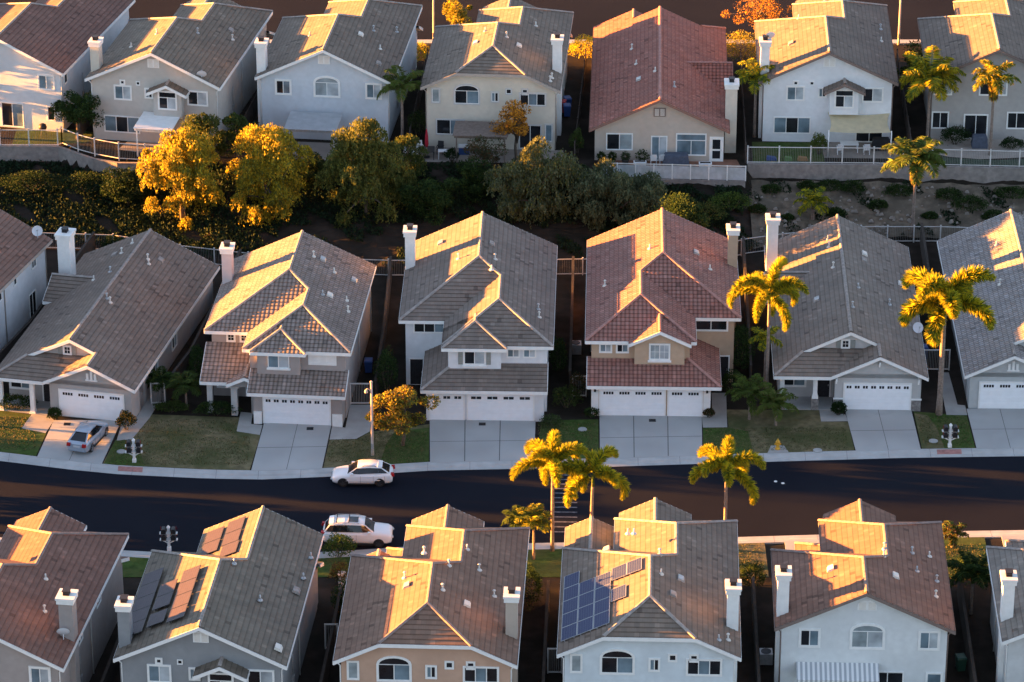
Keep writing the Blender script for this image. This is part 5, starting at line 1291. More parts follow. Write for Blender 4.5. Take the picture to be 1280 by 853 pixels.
palm('garden_palm', 'little brownish palm by the near kerb beyond the chestnut roof', (30.6, -13.2, .1), .8, 1.2, 12, 'queen', [LF_PALM2, LF_RUST2], 48, SM, r0=.1, leafl=.4)
palm('garden_palm', 'low feathery palm by the entry of the taupe barrel-tiled house', (-24.3, 8.6, .1), 1.5, 1.6, 14, 'queen', [LF_DK2, LF_WIL2], 49, SM, r0=.1, leafl=.5)
palm('garden_palm', 'low feathery palm against the tan side wall between the taupe houses', (-26.2, 9.9, .1), 1.2, 1.4, 14, 'queen', [LF_DK2, LF_DK], 50, SM, r0=.1, leafl=.45)

SL = 'trees on the slope behind the middle row'
def T(*a, **k): return tree(*a, group=k.pop('group', SL), **k)
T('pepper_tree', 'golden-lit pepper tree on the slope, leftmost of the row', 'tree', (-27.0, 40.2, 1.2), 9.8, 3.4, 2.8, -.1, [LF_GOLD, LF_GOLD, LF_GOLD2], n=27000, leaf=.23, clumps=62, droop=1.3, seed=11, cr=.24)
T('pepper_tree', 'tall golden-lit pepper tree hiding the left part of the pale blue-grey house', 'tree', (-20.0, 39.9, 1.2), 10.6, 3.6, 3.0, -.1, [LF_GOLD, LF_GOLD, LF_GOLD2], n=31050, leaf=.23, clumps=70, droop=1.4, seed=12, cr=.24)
T('pepper_tree', 'big olive-green pepper tree in front of the gap between pale blue-grey and cream houses', 'tree', (-11.8, 39.8, 1.3), 10.5, 3.9, 3.1, -.1, [LF_WIL, LF_WIL, LF_WIL2, LF_GOLD2], n=32400, leaf=.23, clumps=70, droop=1.4, seed=13, cr=.24)
T('pepper_tree', 'grey-green spreading tree below the timber pergola', 'tree', (1.9, 39.8, 1.3), 8.6, 4.1, 3.3, -.1, [LF_SAGE, LF_SAGE, LF_SAGE2, LF_WIL], n=29700, leaf=.23, clumps=60, droop=1.1, seed=14, cr=.24)
T('pepper_tree', 'wide sage-green tree below the pale wind screen', 'tree', (8.3, 39.6, 1.0), 6.6, 4.7, 3.3, -.1, [LF_SAGE, LF_SAGE, LF_SAGE2], n=28350, leaf=.23, clumps=60, droop=1.1, seed=15, cr=.22)
T('broadleaf_tree', 'dark round tree on the slope left of the grey-green spreading tree', 'tree', (-6.3, 39.6, 1.0), 5.6, 2.6, 2.3, .1, [LF_DK, LF_DK2], n=12000, leaf=.2, clumps=30, seed=16, cr=.34)
T('broadleaf_tree', 'green leafy tree rising by the white patio cover of the greige house', 'tree', (-25.5, 45.6, 2.9), 6.4, 2.5, 2.0, .6, [LF_DK2, LF_WIL], n=8000, leaf=.2, clumps=30, seed=17, cr=.34)
T('broadleaf_tree', 'slim green tree behind the two golden trees', 'tree', (-22.7, 46.3, 3.2), 5.8, 1.9, 1.5, .6, [LF_DK2, LF_WIL2], n=5000, leaf=.2, clumps=22, seed=18, cr=.36)
T('broadleaf_tree', 'dark green tree between the chalk-white and greige houses', 'tree', (-36.6, 51.6, 4), 4.9, 2.3, 1.9, .5, [LF_DK, LF_DK2], n=8000, leaf=.2, clumps=30, seed=19, cr=.34)
T('broadleaf_tree', 'narrow green tree right of the olive-green pepper tree', 'tree', (-8.8, 43.2, 2.3), 6.6, 2.0, 1.8, .2, [LF_WIL2, LF_DK2, LF_WIL], n=9000, leaf=.2, clumps=24, droop=.6, seed=20, cr=.36)
T('broadleaf_tree', 'dark tree behind the red barrel roof of the peach house', 'tree', (13.0, 31.0, .1), 7.8, 2.8, 3.0, 1.0, [LF_DK, LF_DK2], n=14000, leaf=.2, clumps=38, seed=27, cr=.34)  # made taller and wider than the greenery here, to shade the roofs rightward
T('broadleaf_tree', 'dark tree on the slope between the second golden tree and the olive-green one', 'tree', (-16.0, 43.4, 2.2), 4.6, 2.0, 1.8, .0, [LF_DK, LF_WIL2], n=8000, leaf=.2, clumps=28, seed=28, cr=.34)
T('broadleaf_tree', 'dark green tree behind the grey-green spreading tree, left side', 'tree', (-2.9, 42.4, 2.0), 4.2, 2.2, 1.8, .0, [LF_DK, LF_DK2], n=8000, leaf=.2, clumps=28, seed=29, cr=.34)
T('broadleaf_tree', 'dark green tree filling the slope between the two sage-green trees', 'tree', (5.0, 43.0, 2.2), 3.8, 2.2, 1.6, .0, [LF_DK, LF_SAGE2], n=8000, leaf=.2, clumps=28, seed=30, cr=.34)
T('broadleaf_tree', 'dark green tree left of the first golden tree', 'tree', (-31.6, 43.0, 1.8), 3.4, 2.6, 1.8, .0, [LF_DK, LF_CV], n=9000, leaf=.2, clumps=28, seed=31, cr=.34)
T('ornamental_tree', 'sparse rust-orange tree in front of the cream house', 'tree', (.4, 46.9, 3.6), 6.2, 2.0, 1.6, 1.6, [LF_RUST, LF_RUST2, LF_RUST], n=4200, leaf=.2, clumps=24, seed=21, cr=.3, trunk=.11, limbs=14)
T('ornamental_tree', 'thin grey-brown shrub tree beside the timber pergola', 'tree', (-2.3, 45.6, 3.4), 3.6, 2.0, 1.5, .3, [LF_RUST2, LF_SAGE2], n=2600, leaf=.18, clumps=22, seed=22, cr=.34, trunk=.08, limbs=16)
tree('street_tree', 'rounded gold and green tree on the lawn beside the tall lamp post', 'tree', (-8.0, 2.3, .1), 5.7, 2.6, 2.2, .35, [LF_GOLD, LF_GOLD2, LF_RUST2, LF_WIL], n=9000, leaf=.22, clumps=38, seed=23, cr=.25, trunk=.12, limbs=12)
T('bare_tree', 'reddish twiggy tree by the far street, left of the bright white house', 'tree', (21.8, 72.0, 4), 6.2, 3.0, 2.4, 1.5, [LF_RUST, LF_RUST2], n=3200, leaf=.16, clumps=30, seed=24, cr=.3, trunk=.12, limbs=24, group='trees by the far street')
T('broadleaf_tree', 'golden bushy tree by the far street behind the cream roof', 'tree', (-5.0, 73.2, 4), 5.2, 1.8, 1.6, .8, [LF_GOLD, LF_GOLD2], n=4500, leaf=.2, clumps=22, seed=25, cr=.36, group='trees by the far street')
T('broadleaf_tree', 'dark green tree under the gold-lit palm right of the bright white roof', 'tree', (35.0, 62.5, 4), 4.6, 2.2, 2, .6, [LF_DK, LF_GOLD2], n=5000, leaf=.2, clumps=24, seed=26, cr=.36, group='trees by the far street')
GS = 'garden shrubs'
for lab, loc, rx, ry, h, ms, n in (
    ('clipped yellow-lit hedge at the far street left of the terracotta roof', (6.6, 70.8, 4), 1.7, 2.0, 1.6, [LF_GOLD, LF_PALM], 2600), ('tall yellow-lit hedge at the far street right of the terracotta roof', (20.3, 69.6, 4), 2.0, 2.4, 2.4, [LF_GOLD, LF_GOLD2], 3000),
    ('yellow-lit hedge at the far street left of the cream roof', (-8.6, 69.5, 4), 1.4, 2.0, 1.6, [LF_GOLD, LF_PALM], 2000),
    ('dark rounded shrub at the left corner of the taupe house porch', (-37.0, 8.2, .1), 1.5, .9, 1.2, [LF_DK, LF_DK2], 2000), ('small round green shrub left of the silver hatchback', (-33.95, 6.6, .1), .55, .5, .95, [LF_DK2, LF_DK], 1100),
    ('round shrub half red and half dark right of the taupe garage', (-28.45, 4.9, .1), .7, .6, 1.5, [LF_RUST, LF_DK, LF_DK], 1700), ('low wide dark hedge under the porch of the barrel-tiled taupe house', (-22.0, 7.4, .1), 1.7, .8, 1.0, [LF_DK, LF_DK2], 2200),
    ('low green hedge at the left end of the dry lawn', (-25.4, 7.9, .1), 1.4, .7, .8, [LF_DK2, LF_WIL2], 1800), ('square dark shrub beside the pale grey garage', (24.25, 7.3, .1), .6, .5, 1.1, [LF_DK], 1500),
    ('dark shrub left of the white driveway of the peach house', (5.9, 7.0, .1), .6, .6, .8, [LF_DK, LF_DK2], 900), ('small red-tinged shrub right of the peach garage', (14.6, 6.9, .1), .45, .4, .8, [LF_RUST2, LF_DK], 800),
    ('dark leafy mass in the gap between the peach and pale grey houses', (17.3, 15.5, .1), 1.1, 3.2, 3.2, [LF_DK, LF_DK2], 3600), ('dark green shrub at the front of the gap right of the peach house', (16.6, 10.9, .1), 1.0, .9, 1.9, [LF_DK2, LF_DK], 1700),
    ('dark green shrub deep in the gap between the two taupe houses', (-23.9, 13.8, .1), .7, 2.4, 2.2, [LF_DK, LF_DK2], 2200), ('dark green shrub deep in the gap left of the peach house', (3.5, 15.0, .1), .7, 2.4, 2.4, [LF_DK, LF_DK2], 2200),
    ('dark leafy shrub in the gap right of the slate-grey front house', (-11.2, -22.5, .1), .9, 2.4, 2.0, [LF_DK, LF_DK2], 2400), ('dark leafy shrub in the gap between the peach and ice-white front houses', (1.2, -20.5, .1), .9, 2.4, 2.0, [LF_DK, LF_DK2], 2400),
    ('dark leafy shrub in the gap left of the chestnut-roofed house', (16.4, -18.6, .1), .9, 1.6, 1.5, [LF_DK, LF_DK2], 2000), ('dark leafy shrub in the gap right of the chestnut-roofed house', (31.4, -17.8, .1), 1.2, 1.8, 1.6, [LF_DK, LF_DK2], 2200),
    ('straggly dark shrub by the tan wall right of the white three-car house', (4.0, 8.6, .1), 1.2, 1.2, 1.6, [LF_DK2, LF_WIL2], 1400), ('small orange-tipped shrub by the tan wall left of the peach house', (4.9, 10.2, .1), .7, .6, 2.1, [LF_RUST2, LF_DK], 900),
    ('dark green climber mass right of the taupe barrel-tiled house', (-9.4, 11.0, .1), .9, 2.0, 3.6, [LF_DK, LF_DK2], 2600), ('low rosette shrub on the shaded strip right of the white driveway', (2.9, 5.5, .1), .9, .8, .8, [LF_SAGE2, LF_DK2], 900),
    ('leafy green shrub by the walk behind the white suv', (-11.95, -14.6, .1), 1.1, 1.2, 1.7, [LF_DK2, LF_PALM2], 2000), ('orange-lit shrub on the walk right of the slate-grey front house', (-11.7, -18.0, .1), .9, .9, 1.3, [LF_GOLD2, LF_RUST2], 1500),
    ('big dark clipped shrub on the beige patio of the stone-grey house', (37.2, 50.3, 4), 1.3, .9, 1.6, [LF_DK], 2600), ('low dark shrub at the right end of the beige patio', (41.9, 49.4, 4), 1.1, .7, .9, [LF_DK], 1500),
    ('yellow-green shrub left of the shade sail', (25.6, 48.2, 4), .8, .7, 1.8, [LF_PALM2, LF_WIL], 1700), ('dark potted-looking shrub on the patio below the cream house', (-5.0, 46.5, 4), .6, .5, 1.3, [LF_DK], 1100),
    ('upright green shrub between cream house and terracotta roof', (5.4, 47.6, 4), .6, .6, 2.6, [LF_DK2, LF_WIL2], 1500), ('dark green shrub in the shade right of the green queen palm', (-7.9, 51.5, 4), 1.0, 1.0, 2.6, [LF_DK, LF_WIL2], 1700),
    ('dark shrub hanging on the slope below the pale grey block wall corner', (18.0, 41.6, 1.8), 1.9, 1.3, 1.5, [LF_DK2, LF_PALM2], 2200), ('broad green shrub behind the red barrel roof chimney', (15.6, 40.0, 1.4), 2.1, 1.4, 1.7, [LF_DK2, LF_WIL], 2400),
    ('leafy shrub on the left edge of the dark slope', (-39.8, 45.4, 1.8), 2.8, 1.6, 1.8, [LF_DK, LF_CV], 3400), ('wide leafy shrub below the curved tan wall', (-35.2, 45.0, 1.8), 2.4, 1.5, 1.8, [LF_DK, LF_CV], 3200),
    ('dark shrub behind the tall chimney of the long taupe roof', (-32.2, 36.4, .2), 1.2, .8, 1.5, [LF_DK], 1500)):
    shrub(lab, loc, rx, ry, h, ms, n, seed=hash(lab) % 1 + int(loc[0] * 7 + 400) % 97 + 1, group=GS)
SS = 'dark shrubs on the bare slope'
for i, (x, y, rx, h, lab) in enumerate(((21.4, 44.2, .9, .9, 'small dark shrub at the left end of the bare slope'), (20.2, 41.6, .8, 1.0, 'dark shrub above the white chimney of the pale grey house'), (24.4, 44.4, .8, 1.2, 'dark shrub just behind the small slope palm'), (26.4, 44.7, 1.4, .9, 'low dark shrub hugging the block wall right of the small slope palm'),
    (28.3, 44.2, 1.0, 1.3, 'round dark shrub under the block wall midway along the bare slope'), (30.2, 42.6, .9, .8, 'low dark shrub low on the bare slope left of the skirted palm'), (36.0, 43.5, 1.2, 1.0, 'dark shrub on the bare slope right of the skirted palm'), (37.7, 42.2, 1.6, 1.4, 'broad dark shrub on the bare slope above the silver barrel roof'), (41.2, 43.4, 1.4, 1.2, 'dark shrub at the right end of the bare slope'), (34.4, 41.4, .7, .7, 'small dark shrub beside the trunk of the skirted palm'), (32.0, 44.0, 1.3, 1.0, 'dark shrub under the block wall just left of the skirted palm'), (39.6, 41.2, 1.0, .9, 'dark shrub low on the bare slope near the right end'), (26.6, 41.6, .9, .8, 'low dark shrub in the middle of the bare slope'), (22.6, 41.0, .6, .6, 'tiny dark shrub low on the slope left of the small slope palm'))):
    shrub(lab, (x, y, gz(x, y) - .05), rx, rx * .7, h, [LF_DK, LF_DK2], int(1200 * rx) + 500, seed=60 + i, group=SS)
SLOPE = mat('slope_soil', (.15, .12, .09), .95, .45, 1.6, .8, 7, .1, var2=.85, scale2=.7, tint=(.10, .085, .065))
b = MB()
for i in range(48):
    for j in range(12):
        def q(ii, jj):
            x = 19.6 + ii * .6; y = interp(x, YS) + .25 + (interp(x, YE) - interp(x, YS) - .4) * jj / 12
            return (x, y, gz(x, y) + .22 + .12 * math.sin(ii * 1.3 + jj * 2.1) * math.cos(jj * 1.7 - ii * .6))
        b.face([q(i, j), q(i + 1, j), q(i + 1, j + 1), q(i, j + 1)])
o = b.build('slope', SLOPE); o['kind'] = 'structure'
rs = random.Random(5); b = MB()
for i in range(260):
    x = rs.uniform(20, 47); y = rs.uniform(interp(x, YS) + .6, interp(x, YE) - .6); s_ = rs.uniform(.06, .22); z_ = gz(x, y) + .24
    b.hexa([(x - s_, y - s_ * rs.uniform(.6, 1), z_), (x + s_, y - s_ * .8, z_), (x + s_ * .8, y + s_, z_), (x - s_, y + s_ * .7, z_), (x - s_ * .6, y - s_ * .4, z_ + s_), (x + s_ * .5, y - s_ * .5, z_ + s_ * .8), (x + s_ * .4, y + s_ * .5, z_ + s_ * .9), (x - s_ * .5, y + s_ * .4, z_ + s_ * .7)])
o = b.build('slope_stones', mat('slope_stone', (.24, .21, .18), .9, .3, 3)); o['kind'] = 'stuff'; o['label'] = 'loose pale stones scattered over the bare slope'
# ground cover on the shaded slope, one uncountable mass
rng = np.random.RandomState(77); n = 95000
X = np.concatenate([rng.uniform(-46, 19, int(n * .78)), rng.uniform(19, 48, n - int(n * .78))]); t_ = rng.rand(n); P = np.zeros((n, 3))
for i in range(n):
    a, b_ = interp(X[i], YS), interp(X[i], YE); y = a + .4 + (b_ - a - .5) * t_[i]
    P[i] = (X[i], y, gz(X[i], y) + .08)
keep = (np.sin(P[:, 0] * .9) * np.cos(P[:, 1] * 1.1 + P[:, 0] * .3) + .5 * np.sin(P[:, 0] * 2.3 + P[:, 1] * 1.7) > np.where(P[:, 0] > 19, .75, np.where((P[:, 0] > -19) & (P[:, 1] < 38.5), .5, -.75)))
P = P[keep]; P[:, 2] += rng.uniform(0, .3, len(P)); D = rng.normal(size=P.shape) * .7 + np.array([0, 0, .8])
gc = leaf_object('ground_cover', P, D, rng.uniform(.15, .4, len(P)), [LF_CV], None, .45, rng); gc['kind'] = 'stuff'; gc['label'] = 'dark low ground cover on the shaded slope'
# short grass tufts so that the lawns have an uneven surface
rng = np.random.RandomState(78); PP = []
for x0, x1, ya, yb_, dens in ((-39, -34.8, 1.6, 7, 1), (-29.4, -19.2, -.8, 6.5, .8), (-13.4, -6.3, -.4, 4.6, 1), (1.9, 6.2, .7, 6, 1), (14.2, 24.6, 1.5, 5.2, .8), (30.1, 33.7, 2.4, 7, 1), (27.6, 32.8, -18, -12.8, .8), (13.8, 17.4, -18, -12.8, .6), (-14.1, -9.7, -16, -15, .5)):
    k = int((x1 - x0) * (yb_ - ya) * 110 * dens); q = np.stack([rng.uniform(x0, x1, k), rng.uniform(ya, yb_, k), np.full(k, .16)], 1)
    if ya > -5: q = q[np.array([q_[1] > kb(q_[0]) + .1 for q_ in q])]
    PP.append(q)
P = np.concatenate(PP)
def inside(x, y, poly):
    c = False
    for (x0, y0), (x1, y1) in zip(poly, poly[1:] + poly[:1]):
        if (y0 > y) != (y1 > y) and x < (x1 - x0) * (y - y0) / (y1 - y0) + x0: c = not c
    return c
LIM = [[(-34.65, -1), (-39.6, -1), (-39.6, 8.6), (-35.2, 7.2)], [(-29.6, -3), (-28.9, 3.2), (-18.6, 4.0), (-18.95, -3)], [(-28.0, 3.3), (-26.9, 7.4), (-20.3, 6.9), (-20.3, 4.3)], [(-13.6, -2), (-13.4, 3.3), (-6.1, 5.7), (-6.05, -2)], [(1.75, -1), (1.85, 6.4), (6.3, 6.6), (6.3, -1)], [(14, -1), (14.1, 5.2), (24.8, 6.2), (24.95, -1)], [(30, 0), (29.95, 7.8), (33.8, 7.2), (33.85, 0)], [(13, -24), (34, -24), (34, -10), (13, -10)], [(-14.2, -24), (-9.6, -24), (-9.6, -10), (-14.2, -10)]]
P = P[np.array([any(inside(a, c_, q) for q in LIM) and not any(inside(a, c_, q) for q in PATHS) for a, c_, _ in P])]
D = rng.normal(size=P.shape) * .55 + np.array([0, 0, 1.0])
GR1 = leafmat('grass_blade', (.05, .088, .02), .3); GR2 = leafmat('grass_blade_dry', (.16, .135, .07), .3)
gr = leaf_object('lawn_grass', P, D, rng.uniform(.07, .16, len(P)), [GR1, GR2, GR2], None, .35, rng); gr['kind'] = 'stuff'; gr['label'] = 'short mixed green and dry grass on the front lawns'
# ------------------------------------------------------------------ vehicles
def car_mat(name, c, metal=0.0):
    m = bpy.data.materials.new(name); m.use_nodes = True; N, L = nodes_of(m); b = N['Principled BSDF']
    b.inputs['Base Color'].default_value = (*c, 1); b.inputs['Roughness'].default_value = .35; b.inputs['Metallic'].default_value = metal; b.inputs['Coat Weight'].default_value = .6; b.inputs['Coat Roughness'].default_value = .06
    return m
C_WHITE = car_mat('car_paint_white', (.78, .79, .80)); C_SILV = car_mat('car_paint_silver', (.34, .40, .48), .35)
TYRE = mat('tyre_rubber', (.018, .018, .018), .85, .1); RIM = mat('alloy_rim', (.32, .32, .33), .35, .1, metal=.6); RIM_D = mat('alloy_rim_dark', (.06, .06, .065), .4, .1, metal=.5)
C_GLASS = glass_mat('car_glass', (.012, .014, .018), .05); TRIM = mat('car_plastic_trim', (.02, .02, .022), .6, .1)
LAMP_R = mat('tail_lamp_red', (.35, .012, .015), .25, .05); LAMP_W = mat('head_lamp_clear', (.55, .58, .60), .15, .05); PLATE = mat('number_plate', (.55, .56, .58), .5, .05)

def make_car(label, loc, rz, paint, st, roof, wheels, Wd, rim, rails=False, crossbars=False, sunroof=False, spoiler=False, kind='parked_car', cat='car'):
    """st: stations (x, half width, sill z, belt z, deck z) from nose to tail; roof: (x_ws_base, x_roof_front, x_roof_rear, x_rw_base, z_roof, half_roof, z_base_front, z_base_rear)"""
    r = thing(kind, label, cat, loc, rz)
    b = MB(); rings = []
    for x, w, zs, zb, zd in st:
        half = [(0, zs), (w * .80, zs), (w * .95, zs + .10), (w, zs + (zb - zs) * .45), (w * .985, zs + (zb - zs) * .8), (w * .95, zb), (w * .80, zd + (zb - zd) * .12), (w * .45, zd + .02), (0, zd + .03)]
        ring = [(x, y, z) for y, z in half] + [(x, -y, z) for y, z in reversed(half[1:-1])]
        rings.append(ring)
    n = len(rings[0])
    base = [len(b.v) + i * n for i in range(len(rings))]
    for ring in rings: b.v.extend(ring)
    for i in range(len(rings) - 1):
        for j in range(n):
            j2 = (j + 1) % n; b.f.append((base[i] + j, base[i + 1] + j, base[i + 1] + j2, base[i] + j2)); b.m.append(0); b.uv.append(None); b.smooth.append(True)
    b.f.append(tuple(base[0] + j for j in range(n))); b.m.append(0); b.uv.append(None); b.smooth.append(False)
    b.f.append(tuple(base[-1] + j for j in reversed(range(n)))); b.m.append(0); b.uv.append(None); b.smooth.append(False)
    # cabin shell: pillars and roof
    xw, xf, xr, xb, zr_, hr, zf, zb_ = roof
    wb = max(s[1] for s in st) * .93
    def sec(x, w, z0, z1, w1): return [(x, w, z0), (x, w1, z1), (x, -w1, z1), (x, -w, z0)]
    zm = zr_ + .05; xm = (xf + xr) / 2
    lo = [(xw, wb * .86, zf), (xf - .12, wb, zf + .02), (xm, wb, (zf + zb_) / 2 + .02), (xr + .12, wb, zb_ + .02), (xb, wb * .88, zb_)]
    hi = [(xf, hr * .93, zr_ - .02), (xf - .25, hr, zr_ + .01), (xm, hr, zm), (xr + .25, hr * .98, zr_ + .01), (xr, hr * .92, zr_ - .03)]
    sh = MB(); k0 = 0
    sh.v = []
    for (x, w, z) in lo: sh.v += [(x, w, z), (x, -w, z)]
    for (x, w, z) in hi: sh.v += [(x, w, z), (x, -w, z)]
    m_ = len(lo)
    def addf(f, sm=True): sh.f.append(f); sh.m.append(0); sh.uv.append(None); sh.smooth.append(sm)
    for i in range(m_ - 1):
        a, c = 2 * i, 2 * (i + 1); A, Cc = 2 * (m_ + i), 2 * (m_ + i + 1)
        addf((a, c, Cc, A), False); addf((a + 1, A + 1, Cc + 1, c + 1), False); addf((A, Cc, Cc + 1, A + 1))
    addf((0, 2 * m_, 2 * m_ + 1, 1), False); e = 2 * (m_ - 1); addf((e, e + 1, 2 * m_ + e + 1, 2 * m_ + e), False)
    body = b.build('body', paint, r); cab = sh.build('cabin', paint, r)
    # glass, proud of the shell by a few millimetres
    def quad(name, p, inset, mat_=None, off=.012):
        P = [Vector(q) for q in p]; c = sum(P, Vector()) / len(P); nrm = newell(P)
        flip = False
        if nrm.dot(c - Vector((xm, 0, .9))) < 0: nrm = -nrm
        
        if isinstance(inset, tuple):
            u0, u1, v0, v1 = inset; A, B, C_, D_ = P if not flip else [P[i] for i in (3, 2, 1, 0)]
            def bl(u, v): return (A.lerp(B, u)).lerp(D_.lerp(C_, u), v)
            P = [bl(u0, v0), bl(u1, v0), bl(u1, v1), bl(u0, v1)]; P = [q + nrm * off for q in P]
        else: P = [c + (q - c) * inset + nrm * off for q in P]
        g = MB(); g.face(P); g.prism(P, -nrm * .008) if False else None
        return g.build(name, mat_ or C_GLASS, cab)
    quad('windscreen', [lo[0], hi[0], (hi[0][0], -hi[0][1], hi[0][2]), (lo[0][0], -lo[0][1], lo[0][2])], .94)
    quad('rear_window', [lo[-1], hi[-1], (hi[-1][0], -hi[-1][1], hi[-1][2]), (lo[-1][0], -lo[-1][1], lo[-1][2])], .84)
    for sg in (1, -1):
        for i in range(m_ - 1):
            P = [lo[i], lo[i + 1], hi[i + 1], hi[i]]; P = [(x, sg * w, z) for x, w, z in P]
            quad('side_window', P, (.16 if i == 0 else .0, .86 if i == m_ - 2 else 1.0, .08, .86))
    # wheels, arches
    for i, xwl in enumerate(wheels):
        wl_ = min(st, key=lambda s: abs(s[0] - xwl))[1]
        for sg in (1, -1):
            y = sg * (wl_ - .12); t = MB(); R_ = .335
            prof = []
            t.tube([(xwl, y - .11, R_), (xwl, y - .09, R_), (xwl, y + .09, R_), (xwl, y + .11, R_)], [R_ * .9, R_, R_, R_ * .9], 20)
            w = t.build('wheel', TYRE, r)
            q = MB(); yo = y + sg * .112
            q.tube([(xwl, yo - .01, R_), (xwl, yo + .008, R_)], [R_ * .66, R_ * .62], 16)
            for a in range(5):
                t_ = a * 1.2566; q.beam((xwl, yo + sg * .012, R_), (xwl + .2 * math.cos(t_), yo + sg * .012, R_ + .2 * math.sin(t_)), .05, .02, 0, (0, 1, 0))
            q.build('rim', rim, w)
            a = MB(); pts = [(xwl + .385 * math.cos(v), sg * (wl_ + .004), R_ + .385 * math.sin(v)) for v in [math.pi * j / 12 for j in range(-1, 14)]]
            inner = [(xwl, sg * (wl_ + .002), R_)]
            for p, p2 in zip(pts, pts[1:]): a.face([inner[0], p, p2])
            a.build('wheel_arch', TRIM, r)
    xn, wn_, _, zbn, zdn = st[1]; xt, wt, zst, zbt, zdt = st[-2]
    for sg in (1, -1):
        h = MB(); h.hexa([(xn - .30, sg * wn_ * .62, zbn - .17), (xn - .30, sg * wn_ * 1.01, zbn - .17), (xn + .16, sg * wn_ * .86, zbn - .17), (xn + .16, sg * wn_ * .55, zbn - .17), (xn - .36, sg * wn_ * .66, zbn + .02), (xn - .36, sg * wn_ * .99, zbn + .02), (xn + .08, sg * wn_ * .82, zbn - .03), (xn + .08, sg * wn_ * .55, zbn - .03)]); h.build('headlight', LAMP_W, r)
        h = MB(); h.hexa([(xt - .18, sg * wt * .62, zbt - .12), (xt - .18, sg * wt * .98, zbt - .12), (xt + .18, sg * wt * 1.01, zbt - .12), (xt + .12, sg * wt * .62, zbt - .12), (xt - .14, sg * wt * .62, zbt + .10), (xt - .14, sg * wt * .96, zbt + .10), (xt + .16, sg * wt * .99, zbt + .06), (xt + .12, sg * wt * .62, zbt + .10)]); h.build('tail_light', LAMP_R, r)
        h = MB(); h.box(xw - .45, xw - .25, sg * (wb + .02), sg * (wb + .2), zf + .02, zf + .17) if sg > 0 else h.box(xw - .45, xw - .25, -(wb + .2), -(wb + .02), zf + .02, zf + .17); h.build('wing_mirror', paint, r)
        for xx in (xm + .35, xm - .75):
            h = MB(); yy = sg * wb * 1.075; h.box(xx - .1, xx + .1, min(yy - .02, yy + .02), max(yy - .02, yy + .02), zf - .12, zf - .085); h.build('door_handle', paint, r)
        if rails:
            h = MB(); h.tube([(xf - .35, sg * hr * .93, zr_ + .04), (xf - .5, sg * hr * .93, zr_ + .10), (xr + .45, sg * hr * .93, zr_ + .10), (xr + .3, sg * hr * .93, zr_ + .04)], .022, 6); h.build('roof_rail', TRIM if not crossbars else GREYM, r)
    if crossbars:
        for xx in (xm + .1, xm - .75):
            h = MB(); h.beam((xx, -hr * .93, zr_ + .11), (xx, hr * .93, zr_ + .11), .06, .035); h.build('crossbar', TRIM, r)
    if sunroof:
        h = MB(); xx = xf - .75; h.box(xx - .32, xx + .32, -.38, .38, zr_ + .02, zr_ + .062); h.build('sunroof', C_GLASS, r)
    if spoiler:
        h = MB(); h.hexa([(xr - .02, -hr * .9, zr_ - .05), (xr + .2, -hr * .9, zr_ - .02), (xr + .2, hr * .9, zr_ - .02), (xr - .02, hr * .9, zr_ - .05), (xr - .12, -hr * .85, zr_ + .0), (xr + .2, -hr * .9, zr_ + .035), (xr + .2, hr * .9, zr_ + .035), (xr - .12, hr * .85, zr_ + .0)]); h.build('spoiler', paint, r)
    h = MB(); xg = st[0][0]; h.box(xg - .06, xg + .03, -.5, .5, st[0][2] + .05, st[0][2] + .2); h.build('grille', TRIM, r)
    h = MB(); xe = st[-1][0]; h.box(xe - .015, xe + .05, -.26, .26, st[-1][2] + .28, st[-1][2] + .42); h.build('number_plate', PLATE, r)
    # sills and door shut lines
    h = MB()
    for sg in (1, -1):
        yy = sg * (wb * 1.075 + .004); h.box(wheels[1] + .42, wheels[0] - .42, min(yy, yy - sg * .06), max(yy, yy - sg * .06), .2, .30)
        for xx in (xm + .62, xm - .3, xm - 1.12): h.box(xx - .006, xx + .006, min(yy * .99, yy * 1.002), max(yy * .99, yy * 1.002), .34, zf - .05)
    h.build('sill_trim', TRIM, r)
    return r
# white hatchback at the far kerb, nose to the left
ST_H = [(2.16, .50, .34, .55, .60), (2.10, .72, .24, .66, .72), (1.85, .83, .20, .74, .84), (1.35, .88, .20, .84, .93), (.85, .89, .20, .92, .99), (.2, .885, .20, .95, .98), (-.9, .89, .20, .98, 1.0), (-1.6, .88, .22, 1.0, 1.03), (-2.0, .83, .26, .99, 1.04), (-2.16, .74, .32, .93, .98), (-2.2, .66, .4, .82, .86)]
make_car('white five-door hatchback parked at the far kerb by the lamp post', (-10.75, -3.15, .012), math.pi - R(1), C_WHITE, ST_H, (1.05, .30, -1.35, -2.02, 1.46, .60, .95, 1.03), (1.35, -1.28), .9, RIM_D, rails=True, spoiler=True)
ST_S = [(2.36, .62, .42, .72, .78), (2.30, .80, .30, .86, .92), (2.05, .92, .26, .95, 1.04), (1.5, .955, .26, 1.02, 1.10), (.95, .96, .26, 1.07, 1.14), (.2, .955, .26, 1.09, 1.12), (-1.0, .96, .26, 1.11, 1.13), (-1.8, .95, .28, 1.12, 1.14), (-2.25, .91, .32, 1.11, 1.14), (-2.42, .84, .38, 1.05, 1.08), (-2.46, .76, .46, .9, .95)]
make_car('white three-row suv with roof rails and sunroof parked at the near kerb', (-10.7, -12.15, .012), R(-1), C_WHITE, ST_S, (1.15, .45, -1.9, -2.36, 1.70, .68, 1.10, 1.13), (1.45, -1.42), .96, RIM_D, rails=True, crossbars=True, sunroof=True, spoiler=True)
